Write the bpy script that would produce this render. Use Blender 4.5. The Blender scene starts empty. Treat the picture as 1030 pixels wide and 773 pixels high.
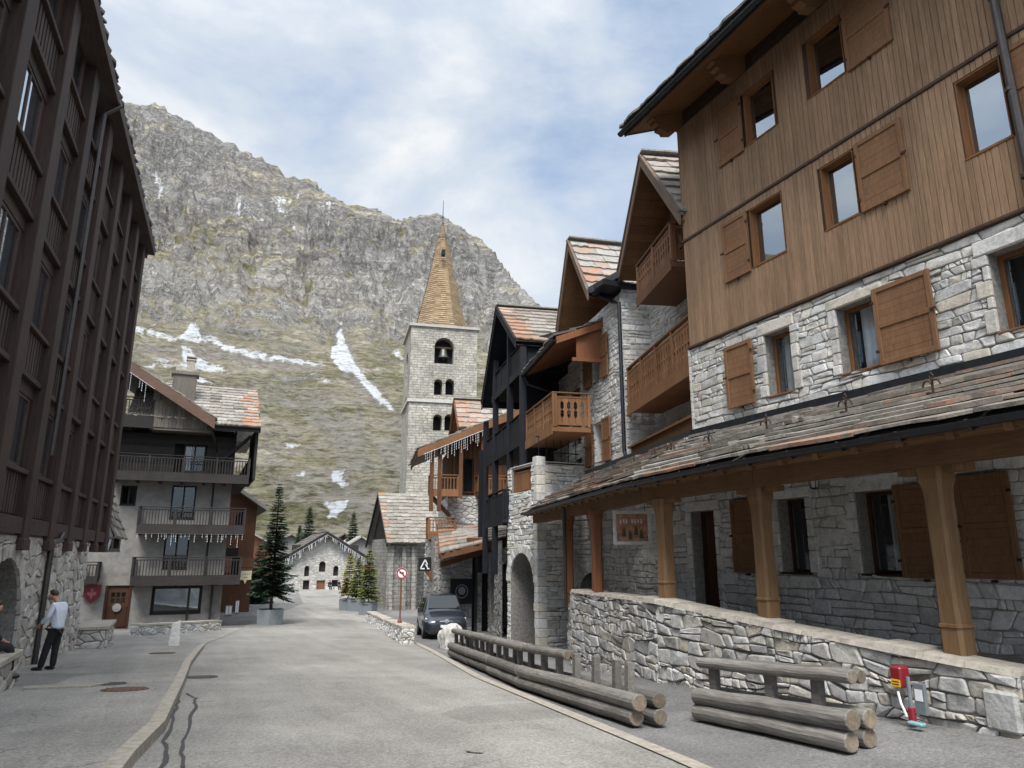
import bpy, bmesh, math, random
from math import sin, cos, pi, radians, sqrt, atan2
from mathutils import Vector, Matrix, noise
random.seed(7)
rnd = random.random
def U(a, b): return a + (b-a)*random.random()
SC = bpy.context.scene
COL = SC.collection
# ------------------------------------------------------------------ camera model (photo 1030 x 773)
F_, CX_, CY_ = 714., 515., 386.5
PITCH = math.atan(172/F_); YAW = radians(23.8); EZ = 1.65
sp_, cp_, sy_, cy_ = sin(PITCH), cos(PITCH), sin(YAW), cos(YAW)
def ray(u, v):
    a = (u-CX_)/F_; b = (CY_-v)/F_
    Y = cp_-b*sp_; Z = sp_+b*cp_
    return (a*cy_+Y*sy_, -a*sy_+Y*cy_, Z)
def proj(x, y, z):
    a = x*cy_-y*sy_; Y = x*sy_+y*cy_; Z = z-EZ
    d = Y*cp_+Z*sp_; b = -Y*sp_+Z*cp_
    if d < .1: return (-9e3, -9e3)
    return (CX_+F_*a/d, CY_-F_*b/d)
PR = [(-3000, 1.6), (-40, 1.6), (0, 0), (8, -.37), (17, -.97), (31, -1.77), (41, -2.25), (60, -2.6), (102, -2.95), (160, -3.1), (4000, -3.1)]
def sst(a, b, x):
    t = max(0., min(1., (x-a)/(b-a))); return t*t*(3-2*t)
def g0(x, y):
    Y = x*sy_+y*cy_
    for (a, b), (c, d) in zip(PR, PR[1:]):
        if Y <= c: return b+(d-b)*(Y-a)/(c-a)
    return PR[-1][1]
def edge_r(y):      # right road edge (x) along the street
    pts = [(-30, 2.5), (0, 4.05), (6.3, 4.73), (10.1, 5.28), (15.3, 6.01), (23.6, 7.57), (32, 9.0), (50, 11.6), (70, 15), (100, 22)]
    for (a, b), (c, d) in zip(pts, pts[1:]):
        if y <= c: return b+(d-b)*(y-a)/(c-a)
    return pts[-1][1]
def kerb_x(y):
    pts = [(-30, -2.6), (0, -1.05), (8.43, -.42), (10.6, -.17), (16.57, .06), (21, .2), (30.7, .8), (45, 3.3), (70, 10), (100, 13.5)]
    for (a, b), (c, d) in zip(pts, pts[1:]):
        if y <= c: return b+(d-b)*(y-a)/(c-a)
    return pts[-1][1]
def g(x, y):        # finished ground height
    z = g0(x, y)
    e = edge_r(y)
    z += .26*sst(e+.7, 8.3, x)*(1-sst(11, 17, y))
    return z
def px(u, v, x):
    r = ray(u, v); t = x/r[0]; return Vector((r[0]*t, r[1]*t, EZ+r[2]*t))
def py(u, v, y):
    r = ray(u, v); t = y/r[1]; return Vector((r[0]*t, r[1]*t, EZ+r[2]*t))
def gnd(u, v):
    r = ray(u, v); lo, hi = .5, 400
    for _ in range(50):
        m = (lo+hi)/2
        if EZ+r[2]*m > g(r[0]*m, r[1]*m): lo = m
        else: hi = m
    return Vector((r[0]*lo, r[1]*lo, EZ+r[2]*lo))
# ------------------------------------------------------------------ frames: s along heading, o outwards, z up
class Fr:
    def __init__(s, x, y, head, side='l'):
        h = radians(head); s.p = (x, y); s.d = (sin(h), cos(h))
        s.n = (-cos(h), sin(h)) if side == 'l' else (cos(h), -sin(h))
    def w(s, a, o, z): return (s.p[0]+s.d[0]*a+s.n[0]*o, s.p[1]+s.d[1]*a+s.n[1]*o, z)
    def inv(s, x, y):
        x -= s.p[0]; y -= s.p[1]
        return (x*s.d[0]+y*s.d[1], x*s.n[0]+y*s.n[1])
    def pix(s, u, v, o=0):
        r = ray(u, v); c = (s.p[0]+s.n[0]*o)*s.n[0]+(s.p[1]+s.n[1]*o)*s.n[1]
        t = c/(r[0]*s.n[0]+r[1]*s.n[1])
        return (s.inv(r[0]*t, r[1]*t)[0], EZ+r[2]*t)
# ------------------------------------------------------------------ mesh builder
class M:
    def __init__(s): s.v = []; s.f = []; s.r = []; s.l = []; s.mi = []
    def add(s, vs, fs, r=None, l=0., mi=0):
        b = len(s.v); r = rnd() if r is None else r
        s.v.extend(tuple(x) for x in vs); s.r.extend([r]*len(vs)); s.l.extend([l]*len(vs))
        s.f.extend([tuple(b+i for i in f) for f in fs]); s.mi.extend([mi]*len(fs))
        return s
    def hexa(s, p, **k):   # 8 points: bottom 0-3, top 4-7
        return s.add(p, [(3, 2, 1, 0), (4, 5, 6, 7), (0, 1, 5, 4), (1, 2, 6, 5), (2, 3, 7, 6), (3, 0, 4, 7)], **k)
    def box(s, x0, x1, y0, y1, z0, z1, **k):
        return s.hexa([(x0, y0, z0), (x1, y0, z0), (x1, y1, z0), (x0, y1, z0), (x0, y0, z1), (x1, y0, z1), (x1, y1, z1), (x0, y1, z1)], **k)
    def fbox(s, F, a0, a1, o0, o1, z0, z1, **k):
        return s.hexa([F.w(a0, o0, z0), F.w(a1, o0, z0), F.w(a1, o1, z0), F.w(a0, o1, z0), F.w(a0, o0, z1), F.w(a1, o0, z1), F.w(a1, o1, z1), F.w(a0, o1, z1)], **k)
    def cbox(s, F, a0, a1, o0, o1, z0, z1, c=.01, **k):     # box with chamfered edges
        P = []; e = [(a0, a1), (o0, o1), (z0, z1)]
        bm = bmesh.new(); bmesh.ops.create_cube(bm, size=1)
        for v in bm.verts: v.co = Vector([e[i][0] if v.co[i] < 0 else e[i][1] for i in range(3)])
        bmesh.ops.bevel(bm, geom=bm.edges[:], offset=c, segments=1, affect='EDGES')
        bm.verts.index_update()
        s.add([F.w(*v.co) for v in bm.verts], [[v.index for v in f.verts] for f in bm.faces], **k); bm.free(); return s
    def bar(s, a, b, w, h=None, up=(0, 0, 1), **k):   # rectangular bar a->b, width w, height h
        a = Vector(a); b = Vector(b); h = w if h is None else h
        d = (b-a).normalized(); up = Vector(up)
        x = d.cross(up)
        if x.length < 1e-4: x = d.cross(Vector((1, 0, 0)))
        x.normalize(); y = x.cross(d)
        o = [(-1, -1), (1, -1), (1, 1), (-1, 1)]
        return s.hexa([a+x*i*w/2+y*j*h/2 for i, j in o]+[b+x*i*w/2+y*j*h/2 for i, j in o], **k)
    def tube(s, pts, rad, n=8, cap=True, **k):
        pts = [Vector(p) for p in pts]; R = rad if isinstance(rad, (list, tuple)) else [rad]*len(pts)
        vs = []; fs = []; x = None
        for i, p in enumerate(pts):
            d = (pts[min(i+1, len(pts)-1)]-pts[max(i-1, 0)]).normalized()
            if x is None:
                x = d.cross(Vector((0, 0, 1)))
                if x.length < 1e-3: x = Vector((1, 0, 0))
            x = (x-d*x.dot(d)).normalized(); y = d.cross(x)
            for j in range(n):
                a = 2*pi*j/n; vs.append(p+(x*cos(a)+y*sin(a))*R[i])
        for i in range(len(pts)-1):
            for j in range(n):
                q = (j+1) % n; fs.append((i*n+j, i*n+q, i*n+n+q, i*n+n+j))
        if cap: fs.append(tuple(range(n-1, -1, -1))); fs.append(tuple(range((len(pts)-1)*n, len(pts)*n)))
        return s.add(vs, fs, **k)
    def lathe(s, prof, c=(0, 0, 0), n=16, **k):      # prof [(r,z)]
        vs = []; fs = []
        for r, z in prof:
            for j in range(n): a = 2*pi*j/n; vs.append((c[0]+r*cos(a), c[1]+r*sin(a), c[2]+z))
        for i in range(len(prof)-1):
            for j in range(n):
                q = (j+1) % n; fs.append((i*n+j, i*n+q, i*n+n+q, i*n+n+j))
        fs.append(tuple(range(n-1, -1, -1))); fs.append(tuple(range((len(prof)-1)*n, len(prof)*n)))
        return s.add(vs, fs, **k)
    def prism(s, poly, f0, f1, **k):                  # poly of 2d points, f0/f1 map them to 3d
        n = len(poly); vs = [f0(*p) for p in poly]+[f1(*p) for p in poly]
        fs = [tuple(range(n-1, -1, -1)), tuple(range(n, 2*n))]+[(i, (i+1) % n, n+(i+1) % n, n+i) for i in range(n)]
        return s.add(vs, fs, **k)
    def quad(s, a, b, c, d, **k): return s.add([a, b, c, d], [(0, 1, 2, 3)], **k)
    def build(s, name, mats, parent=None, smooth=False, loc=None, recalc=True):
        me = bpy.data.meshes.new(name)
        off = Vector(loc) if loc is not None else (Vector(parent['_w']) if parent is not None else Vector((0, 0, 0)))
        me.from_pydata([Vector(v)-off for v in s.v], [], s.f)
        for key, arr in (('rnd', s.r), ('lich', s.l)):
            a = me.attributes.new(key, 'FLOAT', 'POINT'); a.data.foreach_set('value', arr)
        if not isinstance(mats, (list, tuple)) and mats in (MT.get('stone_white'), MT.get('stone_left'), MT.get('stone_dark')): mats = [mats, MT['mortar']]
        if not isinstance(mats, (list, tuple)) and mats == MT.get('stone_church'): mats = [mats, MT['mortar_light']]
        mats = mats if isinstance(mats, (list, tuple)) else [mats]
        for m in mats: me.materials.append(m)
        if len(mats) > 1: me.polygons.foreach_set('material_index', s.mi)
        if smooth: me.polygons.foreach_set('use_smooth', [True]*len(me.polygons))
        if recalc:
            bm = bmesh.new(); bm.from_mesh(me); bmesh.ops.recalc_face_normals(bm, faces=bm.faces[:]); bm.to_mesh(me); bm.free()
        me.update()
        o = bpy.data.objects.new(name, me); COL.objects.link(o)
        if parent is not None:
            o.parent = parent; o.location = off-Vector(parent['_w']); o['_w'] = tuple(off)
        else:
            o.location = off; o['_w'] = tuple(off)
        return o
def tag(o, label=None, cat=None, group=None, kind=None):
    if label: o['label'] = label
    if cat: o['category'] = cat
    if group: o['group'] = group
    if kind: o['kind'] = kind
    return o
def thing(name, loc, label, cat, group=None, rz=0):
    o = bpy.data.objects.new(name, None); COL.objects.link(o); o.location = loc; o['_w'] = tuple(loc)
    o.rotation_euler.z = rz; o.empty_display_size = .2
    return tag(o, label, cat, group)
def copy_tree(o, parent=None):
    c = o.copy(); COL.objects.link(c); c.parent = parent
    for ch in o.children: copy_tree(ch, c)
    return c
# ------------------------------------------------------------------ materials
def mat(name):
    m = bpy.data.materials.new(name); m.use_nodes = True
    nt = m.node_tree; b = nt.nodes['Principled BSDF']
    return m, nt, b
def N(nt, t, **k):
    n = nt.nodes.new(t)
    for a, v in k.items():
        if a in n.inputs.keys() if isinstance(a, str) else False: n.inputs[a].default_value = v
        else: setattr(n, a, v)
    return n
def noise_n(nt, vec, scale, detail=5, rough=.6, dist=0.):
    n = nt.nodes.new('ShaderNodeTexNoise'); n.inputs['Scale'].default_value = scale; n.inputs['Detail'].default_value = detail
    n.inputs['Roughness'].default_value = rough; n.inputs['Distortion'].default_value = dist
    if vec is not None: nt.links.new(vec, n.inputs['Vector'])
    return n
def ramp(nt, fac, stops):
    n = nt.nodes.new('ShaderNodeValToRGB'); e = n.color_ramp.elements
    while len(e) < len(stops): e.new(.5)
    for x, (p, c) in zip(e, stops): x.position = p; x.color = (c[0], c[1], c[2], 1) if not isinstance(c, (int, float)) else (c, c, c, 1)
    nt.links.new(fac, n.inputs['Fac']); return n
def mix(nt, fac, a, b, mode='MIX'):
    n = nt.nodes.new('ShaderNodeMix'); n.data_type = 'RGBA'; n.blend_type = mode
    for s, v in ((n.inputs[0], fac), (n.inputs[6], a), (n.inputs[7], b)):
        if isinstance(v, (int, float)): s.default_value = v
        elif isinstance(v, (tuple, list)): s.default_value = (v[0], v[1], v[2], 1)
        else: nt.links.new(v, s)
    return n.outputs[2]
def mth(nt, op, a, b=None, c=None):
    n = nt.nodes.new('ShaderNodeMath'); n.operation = op
    for i, v in enumerate((a, b, c)):
        if v is None: continue
        if isinstance(v, (int, float)): n.inputs[i].default_value = v
        else: nt.links.new(v, n.inputs[i])
    return n.outputs[0]
def mapping(nt, sc, rot=(0, 0, 0), src='Object'):
    tc = nt.nodes.new('ShaderNodeTexCoord'); mp = nt.nodes.new('ShaderNodeMapping')
    mp.inputs['Scale'].default_value = sc; mp.inputs['Rotation'].default_value = rot
    nt.links.new(tc.outputs[src], mp.inputs['Vector']); return mp.outputs[0]
def attr(nt, name):
    a = nt.nodes.new('ShaderNodeAttribute'); a.attribute_name = name; return a.outputs['Fac']
def bump(nt, b, h, strength=.5, dist=.02):
    n = nt.nodes.new('ShaderNodeBump'); n.inputs['Strength'].default_value = strength; n.inputs['Distance'].default_value = dist
    nt.links.new(h, n.inputs['Height']); nt.links.new(n.outputs[0], b.inputs['Normal']); return n
def stone_mat(name, cols, rough=.85, stain=(.2, .17, .13), sa=.5, bs=.6):
    m, nt, b = mat(name)
    v = mapping(nt, (1, 1, 1)); r = attr(nt, 'rnd')
    off = nt.nodes.new('ShaderNodeCombineXYZ'); nt.links.new(mth(nt, 'MULTIPLY', r, 31), off.inputs[0]); nt.links.new(mth(nt, 'MULTIPLY', r, 17), off.inputs[2])
    va = nt.nodes.new('ShaderNodeVectorMath'); va.operation = 'ADD'; nt.links.new(v, va.inputs[0]); nt.links.new(off.outputs[0], va.inputs[1])
    n1 = noise_n(nt, va.outputs[0], 5, 8, .65, .6); n2 = noise_n(nt, va.outputs[0], 22, 6, .7)
    base = ramp(nt, r, [(i/(len(cols)-1), c) for i, c in enumerate(cols)])
    k = ramp(nt, n1.outputs[0], [(.3, .62), (.5, 1.), (.7, 1.12)])
    c = mix(nt, 1., base.outputs[0], k.outputs[0], 'MULTIPLY')
    k2 = ramp(nt, n2.outputs[0], [(.3, .78), (.55, 1.05)])
    c = mix(nt, 1., c, k2.outputs[0], 'MULTIPLY')
    nb = noise_n(nt, v, .9, 6, .7); st = ramp(nt, nb.outputs[0], [(.5, 0.), (.72, 1.)])
    c = mix(nt, mth(nt, 'MULTIPLY', st.outputs[0], sa), c, stain)
    nt.links.new(c, b.inputs['Base Color']); b.inputs['Roughness'].default_value = rough
    h = mth(nt, 'ADD', n1.outputs[0], mth(nt, 'MULTIPLY', n2.outputs[0], .5))
    bump(nt, b, h, bs, .03); return m
def wood_mat(name, c0, c1, axis='z', rough=.65, bs=.25, var=.35, wear=None, gs=1.):
    m, nt, b = mat(name)
    sc = {'z': (14*gs, 14*gs, .9*gs), 'x': (.9*gs, 14*gs, 14*gs), 'y': (14*gs, .9*gs, 14*gs), 'n': (6*gs, 6*gs, 6*gs)}[axis]
    v = mapping(nt, sc); r = attr(nt, 'rnd')
    off = nt.nodes.new('ShaderNodeCombineXYZ')
    for i, q in enumerate((37, 53, 19)): nt.links.new(mth(nt, 'MULTIPLY', r, q), off.inputs[i])
    va = nt.nodes.new('ShaderNodeVectorMath'); va.operation = 'ADD'; nt.links.new(v, va.inputs[0]); nt.links.new(off.outputs[0], va.inputs[1])
    n1 = noise_n(nt, va.outputs[0], 1.2, 6, .65, 1.2); n2 = noise_n(nt, va.outputs[0], 5, 4, .6)
    c = ramp(nt, n1.outputs[0], [(.25, c0), (.75, c1)]).outputs[0]
    k = nt.nodes.new('ShaderNodeMapRange'); k.inputs[3].default_value = 1-var; k.inputs[4].default_value = 1+var*.6; nt.links.new(r, k.inputs[0])
    c = mix(nt, 1., c, k.outputs[0], 'MULTIPLY')
    kn = ramp(nt, n2.outputs[0], [(.35, .8), (.6, 1.05)]); c = mix(nt, 1., c, kn.outputs[0], 'MULTIPLY')
    vb = mapping(nt, (1, 1, .35)); nb = noise_n(nt, vb, 1.3, 5, .65); st = ramp(nt, nb.outputs[0], [(.45, 0.), (.75, 1.)])
    c = mix(nt, mth(nt, 'MULTIPLY', st.outputs[0], .45), c, wear or tuple(q*.55 for q in c0))
    nt.links.new(c, b.inputs['Base Color']); b.inputs['Roughness'].default_value = rough
    h = mth(nt, 'ADD', n1.outputs[0], mth(nt, 'MULTIPLY', n2.outputs[0], .4)); bump(nt, b, h, bs, .01); b.inputs['Specular IOR Level'].default_value = .2; return m
def plain_mat(name, col, rough=.6, metal=0., nz=.25, sc=8, bs=.1):
    m, nt, b = mat(name); v = mapping(nt, (1, 1, 1)); n = noise_n(nt, v, sc, 5, .65)
    k = ramp(nt, n.outputs[0], [(.3, 1-nz), (.7, 1+nz*.6)])
    nt.links.new(mix(nt, 1., col, k.outputs[0], 'MULTIPLY'), b.inputs['Base Color'])
    b.inputs['Roughness'].default_value = rough; b.inputs['Metallic'].default_value = metal
    bump(nt, b, n.outputs[0], bs, .01); return m
def lauze_mat(name, cols, lich=(.34, .118, .035)):
    m, nt, b = mat(name); v = mapping(nt, (1, 1, 1)); r = attr(nt, 'rnd'); l = attr(nt, 'lich')
    n1 = noise_n(nt, v, 6, 7, .7, .5); n2 = noise_n(nt, v, 30, 5, .7); n3 = noise_n(nt, v, 2.2, 4, .6)
    base = ramp(nt, r, [(i/(len(cols)-1), c) for i, c in enumerate(cols)])
    k = ramp(nt, n1.outputs[0], [(.3, .55), (.55, 1.), (.75, 1.25)])
    c = mix(nt, 1., base.outputs[0], k.outputs[0], 'MULTIPLY')
    lm = ramp(nt, mth(nt, 'ADD', mth(nt, 'MULTIPLY', n1.outputs[0], .6), mth(nt, 'MULTIPLY', n3.outputs[0], .4)), [(.40, 0.), (.60, .9)])
    c = mix(nt, mth(nt, 'MULTIPLY', lm.outputs[0], l), c, lich)
    sp = ramp(nt, n2.outputs[0], [(.58, 0.), (.7, 1.)]); c = mix(nt, mth(nt, 'MULTIPLY', sp.outputs[0], .35), c, (.5, .48, .42))
    nt.links.new(c, b.inputs['Base Color']); b.inputs['Roughness'].default_value = .85
    bump(nt, b, mth(nt, 'ADD', n1.outputs[0], mth(nt, 'MULTIPLY', n2.outputs[0], .4)), .6, .03); return m
MT = {}
MT['stone_white'] = stone_mat('white_rubble_stone', [(.36, .35, .325), (.56, .55, .53), (.44, .42, .375), (.66, .655, .64), (.52, .475, .40), (.60, .60, .59), (.42, .42, .415), (.62, .61, .58)], sa=.38)
MT['stone_wall'] = stone_mat('garden_wall_stone', [(.27, .255, .225), (.46, .45, .43), (.35, .325, .28), (.56, .55, .53), (.42, .375, .305), (.50, .49, .47), (.31, .31, .30)], sa=.45)
MT['stone_left'] = stone_mat('brownish_rubble_stone', [(.30, .28, .25), (.46, .44, .41), (.36, .33, .29), (.52, .51, .48), (.40, .36, .31), (.48, .46, .44)], sa=.5)
MT['stone_church'] = stone_mat('church_stone', [(.30, .29, .265), (.44, .42, .385), (.37, .35, .315), (.49, .475, .44), (.39, .37, .34)], sa=.35)
MT['stone_dark'] = stone_mat('dark_grey_stone', [(.20, .20, .19), (.32, .31, .30), (.26, .25, .23), (.38, .37, .35), (.30, .28, .25)], sa=.4)
MT['mortar'] = plain_mat('mortar', (.20, .19, .175), .95, nz=.5, sc=14, bs=.5)
MT['mortar_light'] = plain_mat('light_mortar', (.30, .28, .25), .95, nz=.4, sc=14, bs=.5)
MT['cope'] = stone_mat('coping_mortar', [(.40, .36, .30), (.44, .40, .34)], sa=.5)
MT['clad'] = wood_mat('larch_cladding', (.20, .122, .072), (.335, .218, .135), 'z', var=.16)
MT['clad_trim'] = wood_mat('dark_trim_wood', (.05, .032, .022), (.085, .055, .038), 'n')
MT['soffit'] = wood_mat('soffit_wood', (.12, .058, .026), (.20, .10, .046), 'x', var=.2)
MT['shutter'] = wood_mat('shutter_wood', (.155, .078, .04), (.25, .135, .07), 'z', var=.15)
MT['winframe'] = wood_mat('window_wood', (.15, .066, .026), (.22, .105, .045), 'z', var=.1)
MT['post'] = wood_mat('golden_post_wood', (.16, .092, .045), (.25, .152, .08), 'z', bs=.2, var=.15, gs=.8)
MT['post_red'] = wood_mat('red_post_wood', (.17, .065, .032), (.25, .105, .05), 'z', var=.1)
MT['beam'] = wood_mat('porch_beam_wood', (.12, .062, .03), (.20, .11, .055), 'y', var=.15)
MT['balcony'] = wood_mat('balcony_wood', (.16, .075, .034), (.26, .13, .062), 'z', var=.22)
MT['balcony_dark'] = wood_mat('shaded_balcony_wood', (.12, .058, .03), (.20, .10, .052), 'z', var=.22)  # balcony wood again, with the shade under the gable in its colour
MT['barge'] = wood_mat('weathered_bargeboard', (.13, .088, .062), (.21, .15, .11), 'n', var=.15)
MT['dwood'] = wood_mat('dark_brown_timber', (.034, .021, .018), (.076, .049, .042), 'z', var=.3, bs=.35)
MT['dwood_h'] = wood_mat('dark_brown_rail', (.045, .029, .025), (.095, .064, .055), 'y', var=.3)
MT['black_wood'] = wood_mat('blue_black_timber', (.007, .008, .011), (.02, .022, .03), 'z', var=.35)
MT['cwood'] = wood_mat('chalet_dark_timber', (.022, .019, .018), (.045, .04, .037), 'x', var=.3)
MT['cclad'] = wood_mat('chalet_grey_boards', (.11, .095, .08), (.17, .15, .125), 'z', var=.25)
MT['cbarge'] = wood_mat('chalet_bargeboard', (.10, .06, .044), (.16, .10, .076), 'x', var=.15)
MT['bwood'] = wood_mat('brown_chalet_boards', (.10, .045, .024), (.19, .088, .045), 'z', var=.35)
MT['log'] = wood_mat('weathered_log', (.11, .10, .088), (.275, .258, .232), 'y', rough=.9, bs=.9, var=.4, wear=(.085, .075, .065))
MT['logend'] = wood_mat('log_end_grain', (.13, .10, .075), (.25, .205, .155), 'n', rough=.9, bs=.5)
MT['door'] = wood_mat('dark_door_wood', (.045, .02, .012), (.085, .04, .022), 'z')
MT['lauze'] = lauze_mat('stone_roof_slabs', [(.145, .13, .11), (.25, .235, .205), (.19, .17, .145), (.31, .295, .265), (.22, .20, .17)])
MT['lauze_pale'] = lauze_mat('pale_stone_roof_slabs', [(.22, .21, .19), (.31, .295, .27), (.26, .245, .22), (.34, .325, .295)])
MT['lauze_dark'] = lauze_mat('dark_roof_slabs', [(.07, .06, .055), (.13, .12, .105), (.10, .09, .08)])
MT['metal'] = plain_mat('dark_gutter_metal', (.035, .038, .045), .42, .6, nz=.3)
MT['pipe'] = plain_mat('brown_pipe_metal', (.06, .052, .05), .45, .5)
MT['iron'] = plain_mat('rusty_iron', (.055, .032, .024), .7, .5, nz=.5, sc=30)
MT['black'] = plain_mat('black_void', (.008, .008, .009), .9)
MT['inside'] = plain_mat('dark_interior', (.02, .018, .016), .9)  # near-black colour stands in for the darkness of unlit rooms
MT['plaster'] = plain_mat('grey_plaster', (.215, .205, .19), .9, nz=.3, sc=2.5, bs=.4)
MT['white'] = plain_mat('white_paint', (.78, .78, .78), .5, nz=.08)
MT['red'] = plain_mat('red_paint', (.22, .012, .02), .45, nz=.15)
MT['yellow'] = plain_mat('yellow_label', (.75, .50, .02), .5, nz=.1)
MT['curtain'] = plain_mat('white_curtain', (.62, .63, .62), .9, nz=.2, sc=4)
MT['conc'] = plain_mat('concrete_kerb', (.33, .295, .245), .9, nz=.35, sc=9, bs=.5)
MT['zinc'] = plain_mat('zinc_planter', (.22, .245, .265), .5, .3, nz=.2)
MT['granite'] = stone_mat('granite', [(.45, .44, .41), (.52, .50, .47)], sa=.4)
def glass_mat(name, tint, refl=.35):
    m = bpy.data.materials.new(name); m.use_nodes = True; nt = m.node_tree; nt.nodes.clear()
    o = nt.nodes.new('ShaderNodeOutputMaterial'); gl = nt.nodes.new('ShaderNodeBsdfGlossy'); gl.inputs['Roughness'].default_value = .02; gl.inputs[0].default_value = (.72, .82, .92, 1)
    tr = nt.nodes.new('ShaderNodeBsdfTransparent'); tr.inputs[0].default_value = (*tint, 1)
    ge = nt.nodes.new('ShaderNodeNewGeometry'); dt = nt.nodes.new('ShaderNodeVectorMath'); dt.operation = 'DOT_PRODUCT'; nt.links.new(ge.outputs['Incoming'], dt.inputs[0]); nt.links.new(ge.outputs['Normal'], dt.inputs[1])
    fs = mth(nt, 'ADD', mth(nt, 'MULTIPLY', mth(nt, 'POWER', mth(nt, 'SUBTRACT', 1., mth(nt, 'ABSOLUTE', dt.outputs['Value'])), 5.), .96), .04)
    k = mth(nt, 'ADD', mth(nt, 'MULTIPLY', fs, 1.5), refl); k = mth(nt, 'MINIMUM', k, .95)
    v = mapping(nt, (1, 1, 1)); n = noise_n(nt, v, 1.6, 2); bp = nt.nodes.new('ShaderNodeBump'); bp.inputs['Strength'].default_value = .04
    nt.links.new(n.outputs[0], bp.inputs['Height']); nt.links.new(bp.outputs[0], gl.inputs['Normal'])
    mx = nt.nodes.new('ShaderNodeMixShader'); nt.links.new(k, mx.inputs[0]); nt.links.new(tr.outputs[0], mx.inputs[1]); nt.links.new(gl.outputs[0], mx.inputs[2])
    nt.links.new(mx.outputs[0], o.inputs[0]); return m
MT['glass'] = glass_mat('window_glass', (.85, .88, .9), .12)
MT['glass_dark'] = glass_mat('dim_window_glass', (.6, .63, .65), .0)
MT['marker'] = plain_mat('pale_marker_stone', (.68, .67, .64), .9, nz=.25, sc=10, bs=.4)
MT['glass_sky'] = glass_mat('sky_reflecting_glass', (.5, .55, .6), .36)
# ------------------------------------------------------------------ masonry
def clip(poly, a, b, c):          # keep a*x+b*y<=c
    out = []; n = len(poly)
    for i in range(n):
        p, q = poly[i], poly[(i+1) % n]; dp = a*p[0]+b*p[1]-c; dq = a*q[0]+b*q[1]-c
        if dp <= 0: out.append(p)
        if (dp < 0 < dq) or (dq < 0 < dp):
            t = dp/(dp-dq); out.append((p[0]+(q[0]-p[0])*t, p[1]+(q[1]-p[1])*t))
    return out
def area(p): return .5*sum(p[i][0]*p[(i+1) % len(p)][1]-p[(i+1) % len(p)][0]*p[i][1] for i in range(len(p))) if len(p) > 2 else 0
def cen(p): return (sum(q[0] for q in p)/len(p), sum(q[1] for q in p)/len(p))
def inset(p, d):
    if area(p) < 0: p = p[::-1]
    out = p; n = len(p)
    for i in range(n):
        x0, y0 = p[i]; x1, y1 = p[(i+1) % n]; L = sqrt((x1-x0)**2+(y1-y0)**2)
        if L < 1e-6: continue
        nx, ny = (y1-y0)/L, -(x1-x0)/L; out = clip(out, nx, ny, nx*x0+ny*y0-d)
        if len(out) < 3: return []
    return out
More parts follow.
